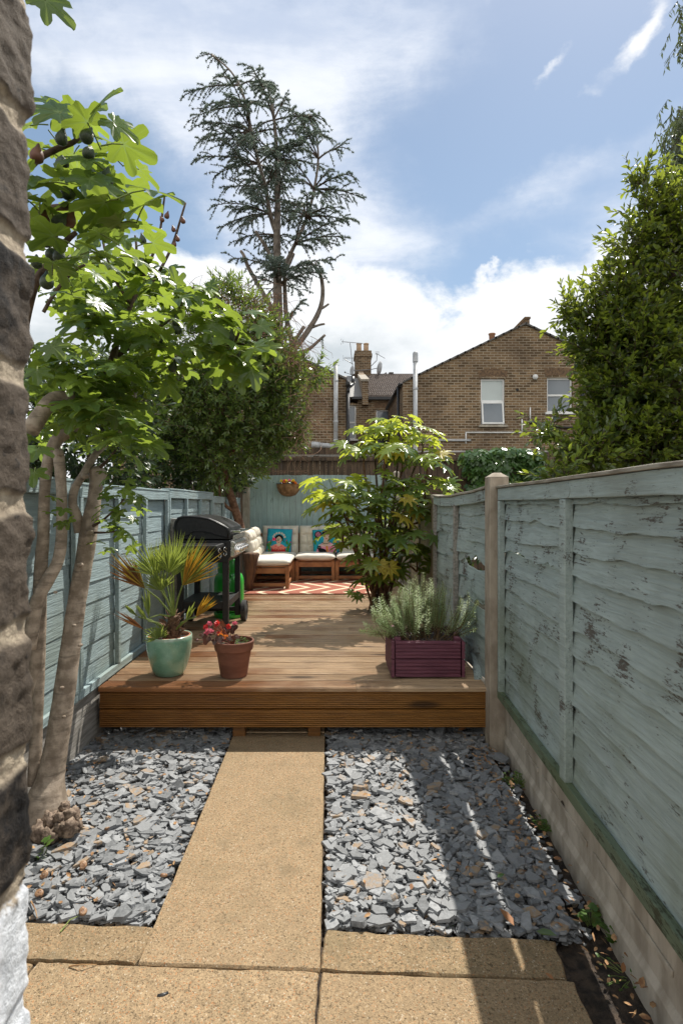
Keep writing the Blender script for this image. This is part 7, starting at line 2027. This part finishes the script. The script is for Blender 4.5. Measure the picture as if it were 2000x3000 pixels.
for mt, sp in ((M_PINKP, ((965, 1245), (985, 1180), (1215, 1180), (960, 1258), (995, 1250))), (M_REDP, ((1055, 1170), (955, 1210), (1065, 1270), (1155, 1208), (1050, 1185))), (M_ORP, ((1100, 1262), (1145, 1300), (1090, 1285)))):
    for px, py in sp:
        c_ = BP(px, py, 3.86 + rb2.uniform(-.04, .04)); n = 9; a = np.arange(n) * 2.4; o_ = unit(np.stack([np.cos(a), np.full(n, -.55), np.sin(a)], -1) + rgb.normal(0, .3, (n, 3)))
        leaf_mesh('flower', ROUND_LEAF, np.tile(np.array(c_), (n, 1)) + rgb.normal(0, .004, (n, 3)), o_, unit(np.array([0, -1, .4]) + rgb.normal(0, .5, (n, 3))), rgb.uniform(.013, .021, n), mt, be); stem.append((c0, c_))
stalks('stem', stem, .0025, simple('red_stem', (.20, .05, .035), (.28, .09, .05), .5, 10), be)

# flowers in the hanging basket
bf = thing('bedding_flowers', 'red, yellow and pink bedding flowers filling the hanging basket', 'flower', (-.725, 9.26, 1.83))
P_, D_, N_, S_ = [], [], [], []
for k in range(90):
    P_.append((-.72 + rb2.gauss(0, .075), 9.26 + rb2.uniform(-.07, .04), 1.83 + rb2.uniform(0, .04))); a = rb2.uniform(0, 6.28); D_.append((math.cos(a), math.sin(a), .6)); N_.append((0, -.3, 1)); S_.append(rb2.uniform(.025, .05))
leaf_mesh('leaf', LEAF, P_, D_, N_, S_, M_IVY, bf)
for mt, xs_ in ((M_REDP, (-.81, -.785, -.63)), (M_ORP, (-.775, -.60, -.655)), (M_PINKP, (-.70, -.725)), (leaf_mat('yellow_petal', (.70, .50, .03), (.80, .62, .06), (.9, .7, .05), .3, .5), (-.64, -.83, -.75))):
    for x_ in xs_:
        n = 8; a = np.arange(n) * 2.4; c_ = np.array((x_, 9.20 + rb2.uniform(-.03, .03), 1.865 + rb2.uniform(-.02, .03))); o_ = unit(np.stack([np.cos(a), np.full(n, -.4), np.sin(a)], -1))
        leaf_mesh('flower', ROUND_LEAF, np.tile(c_, (n, 1)), o_, unit(np.array([0, -1, .5]) + rgb.normal(0, .4, (n, 3))), rgb.uniform(.020, .030, n), mt, bf)

# ================================================================ small things on the ground
M_WEED = leaf_mat('weed_leaf', (.045, .10, .022), (.10, .18, .035), (.30, .45, .05), .35, .45)


def weed(label, p, n, size, spread, mat=M_WEED, T=ROUND_LEAF, tall=.05):
    t_ = thing('weed', label, 'weed', p, group='weeds along the bed edges'); P_, D_, N_, S_ = [], [], [], []; sg = []
    for k in range(n):
        a = rb2.uniform(0, 6.28); r_ = spread * math.sqrt(rb2.random()); h_ = tall * rb2.uniform(.2, 1); e_ = Vector(p) + Vector((r_ * math.cos(a), r_ * math.sin(a), h_)); P_.append(tuple(e_)); D_.append((math.cos(a), math.sin(a), rb2.uniform(-.1, .6))); N_.append((rb2.uniform(-.4, .4), rb2.uniform(-.4, .4), 1)); S_.append(size * .55 * rb2.uniform(.6, 1.2)); sg.append((Vector(p) + Vector((r_ * .4 * math.cos(a), r_ * .4 * math.sin(a), 0)), e_))
    leaf_mesh('foliage', T, P_, D_, N_, S_, mat, t_); stalks('stem', sg, .0012, M_GTWIG, t_, 4); return t_


gz = lambda px, py, z=-.03: Vector((*GP(px, py, z), z))
weed('dense low green weed clump halfway along the concrete gravel board', gz(1512, 2300), 70, .022, .075, tall=.06)
weed('second green weed clump against the gravel board, nearer than the dense one', gz(1590, 2430), 46, .022, .055, tall=.05)
weed('leafy weed sprig beside the gravel board near the patio corner', gz(1730, 2710), 22, .040, .045, tall=.06)
weed('broad leaved weed nearest the patio at the foot of the gravel board', gz(1790, 2740), 26, .038, .06, tall=.05)
weed('low scattered weed seedlings on bare soil right of the patio', gz(1850, 2860), 40, .018, .11, tall=.02)
weed('tiny green tuft at the edge of the mossy paving by the slate', gz(1300, 2700), 30, .012, .04, tall=.012)
weed('bright green sprig at the brick wall foot beside the slate', gz(118, 2525), 10, .055, .035, tall=.08, T=IVY_LEAF)
weed('small lobed green leaves beside the fig tree burr', gz(95, 2470), 8, .05, .04, tall=.10, T=IVY_LEAF)
weed('single bright lobed sprig at the left fence foot behind the fig', gz(188, 2185), 5, .06, .03, tall=.09, T=IVY_LEAF)
weed('sparse green seedlings beside the deck corner post', gz(1430, 2190), 8, .03, .03, tall=.03)
# a few fallen leaves big enough to count
M_FALLEN = leaf_mat('fallen_leaf', (.25, .10, .04), (.36, .17, .07), (.4, .2, .06), .2, .7)
for lab, px, py, s_, a, mt in (('curled rusty fallen leaf at the mossy paving edge', 1505, 2712, .075, 2.0, M_FALLEN), ('pale green fallen leaf beside the rusty curled leaf', 1570, 2728, .07, -.6, M_SHRUB), ('small green fallen leaf among shaded slate chips', 1455, 2570, .035, .3, M_IVY), ('tan fallen leaf on soil near the gravel board', 1822, 2850, .04, 1.0, M_FALLEN), ('long brown fallen leaf below the deck fascia by the post', 1340, 2140, .06, .2, M_FALLEN), ('small brown fallen leaf on the mossy paving strip', 1622, 2870, .03, 2.4, M_FALLEN)):
    p = gz(px, py, .02); o_ = leaf_mesh('fallen_leaf', LEAF, [(0, 0, 0)], [(math.cos(a), math.sin(a), .25)], [(.3, -.4, 1)], [s_], mt, None); o_.location = p; tag(o_, lab, 'leaf', 'fallen leaves')
# garden snails on the left bed
M_SNAIL = simple('snail_shell', (.16, .075, .035), (.34, .20, .11), .4, 60, 4, stretch=(1, 1, 3))
proto = None
for lab, px, py, s_ in (('brown snail shell nearest the brick wall on the slate', 115, 2620, 1.0), ('brown snail shell on slate close to the paving edge', 245, 2672, .95), ('snail shell on the slate between tree burr and path', 243, 2535, 1.05), ('snail shell on the grey slate just below the green sprig', 132, 2562, 1.0), ('reddish snail shell in the slate right of the root burr', 315, 2430, .8), ('snail shell by the path edge on the left slate', 480, 2568, .9)):
    if proto is None:
        b = MB(); pts = []
        for k in range(46):
            a = k * .42; r_ = .0125 * math.exp(-a * .085); pts.append((Vector((math.cos(a) * r_, math.sin(a) * r_, .004 + .0085 * (1 - math.exp(-a * .10)))), r_ * .62))
        b.tube(pts, 10); proto = b.build('snail_shell', M_SNAIL, smooth=True); o_ = proto
    else:
        o_ = proto.copy(); COL.objects.link(o_)
    o_.location = gz(px, py, .014); o_.scale = (s_, s_, s_); o_.rotation_euler = (rb2.uniform(-.8, .8), rb2.uniform(-.8, .8), rb2.uniform(0, 6)); tag(o_, lab, 'snail shell', 'snail shells')
# twigs lying on the paving
for lab, pts in (('thin dry twig lying along the left paving joint', [(203, 2831), (240, 2826), (284, 2826)]), ('curved dry twig standing by the wall on the slate', [(92, 2640), (105, 2665), (110, 2690)]), ('green grass blade curling over the left paving edge', [(178, 2730), (205, 2695), (235, 2682)])):
    b = MB(); b.tube([(gz(px, py, .006 + .012 * (k == 1)), .0028 - .0008 * k) for k, (px, py) in enumerate(pts)], 5); tag(b.build('twig' if 'grass' not in lab else 'grass_blade', M_GTWIG if 'grass' in lab else M_LITTER), lab, 'twig' if 'grass' not in lab else 'grass blade')
b = MB(); p = gz(478, 2915, .003); b.tube([(p + Vector((-.016, -.004, 0)), .004), (p, .006), (p + Vector((.014, .008, 0)), .004)], 7, wob=.4); tag(b.build('dropping', M_BLACK, smooth=True), 'small dark scrap lying on the patio slab', 'scrap')
# black weed membrane at the foot of the gravel board
b = MB(); b.grid(lambda u, v: Vector(gz(1640, 2480, -.035)).lerp(Vector(gz(1760, 2660, -.03)), u) + Vector((-.10 * v + .10, .02 * v, .035 * math.sin(v * 3.0) + .012 * noise.noise(Vector((u * 9, v * 9, 2))))), 14, 10)
tag(b.build('membrane', simple('black_membrane', (.008, .008, .009), (.016, .016, .017), .35, 20, 5, .01), smooth=True), 'crumpled black weed membrane showing at the foot of the gravel board', 'sheet')
# the neighbour's planting seen through the broken panel
hedge('garden_shrub', 'green shrub glimpsed through the holes of the broken fence panel', [(1440, 1640, 5.6, 90, 90, .35, 1), (1540, 1560, 5.4, 120, 90, .4, 1)], 130, .09, 44, M_HEDGE, cat='shrub')
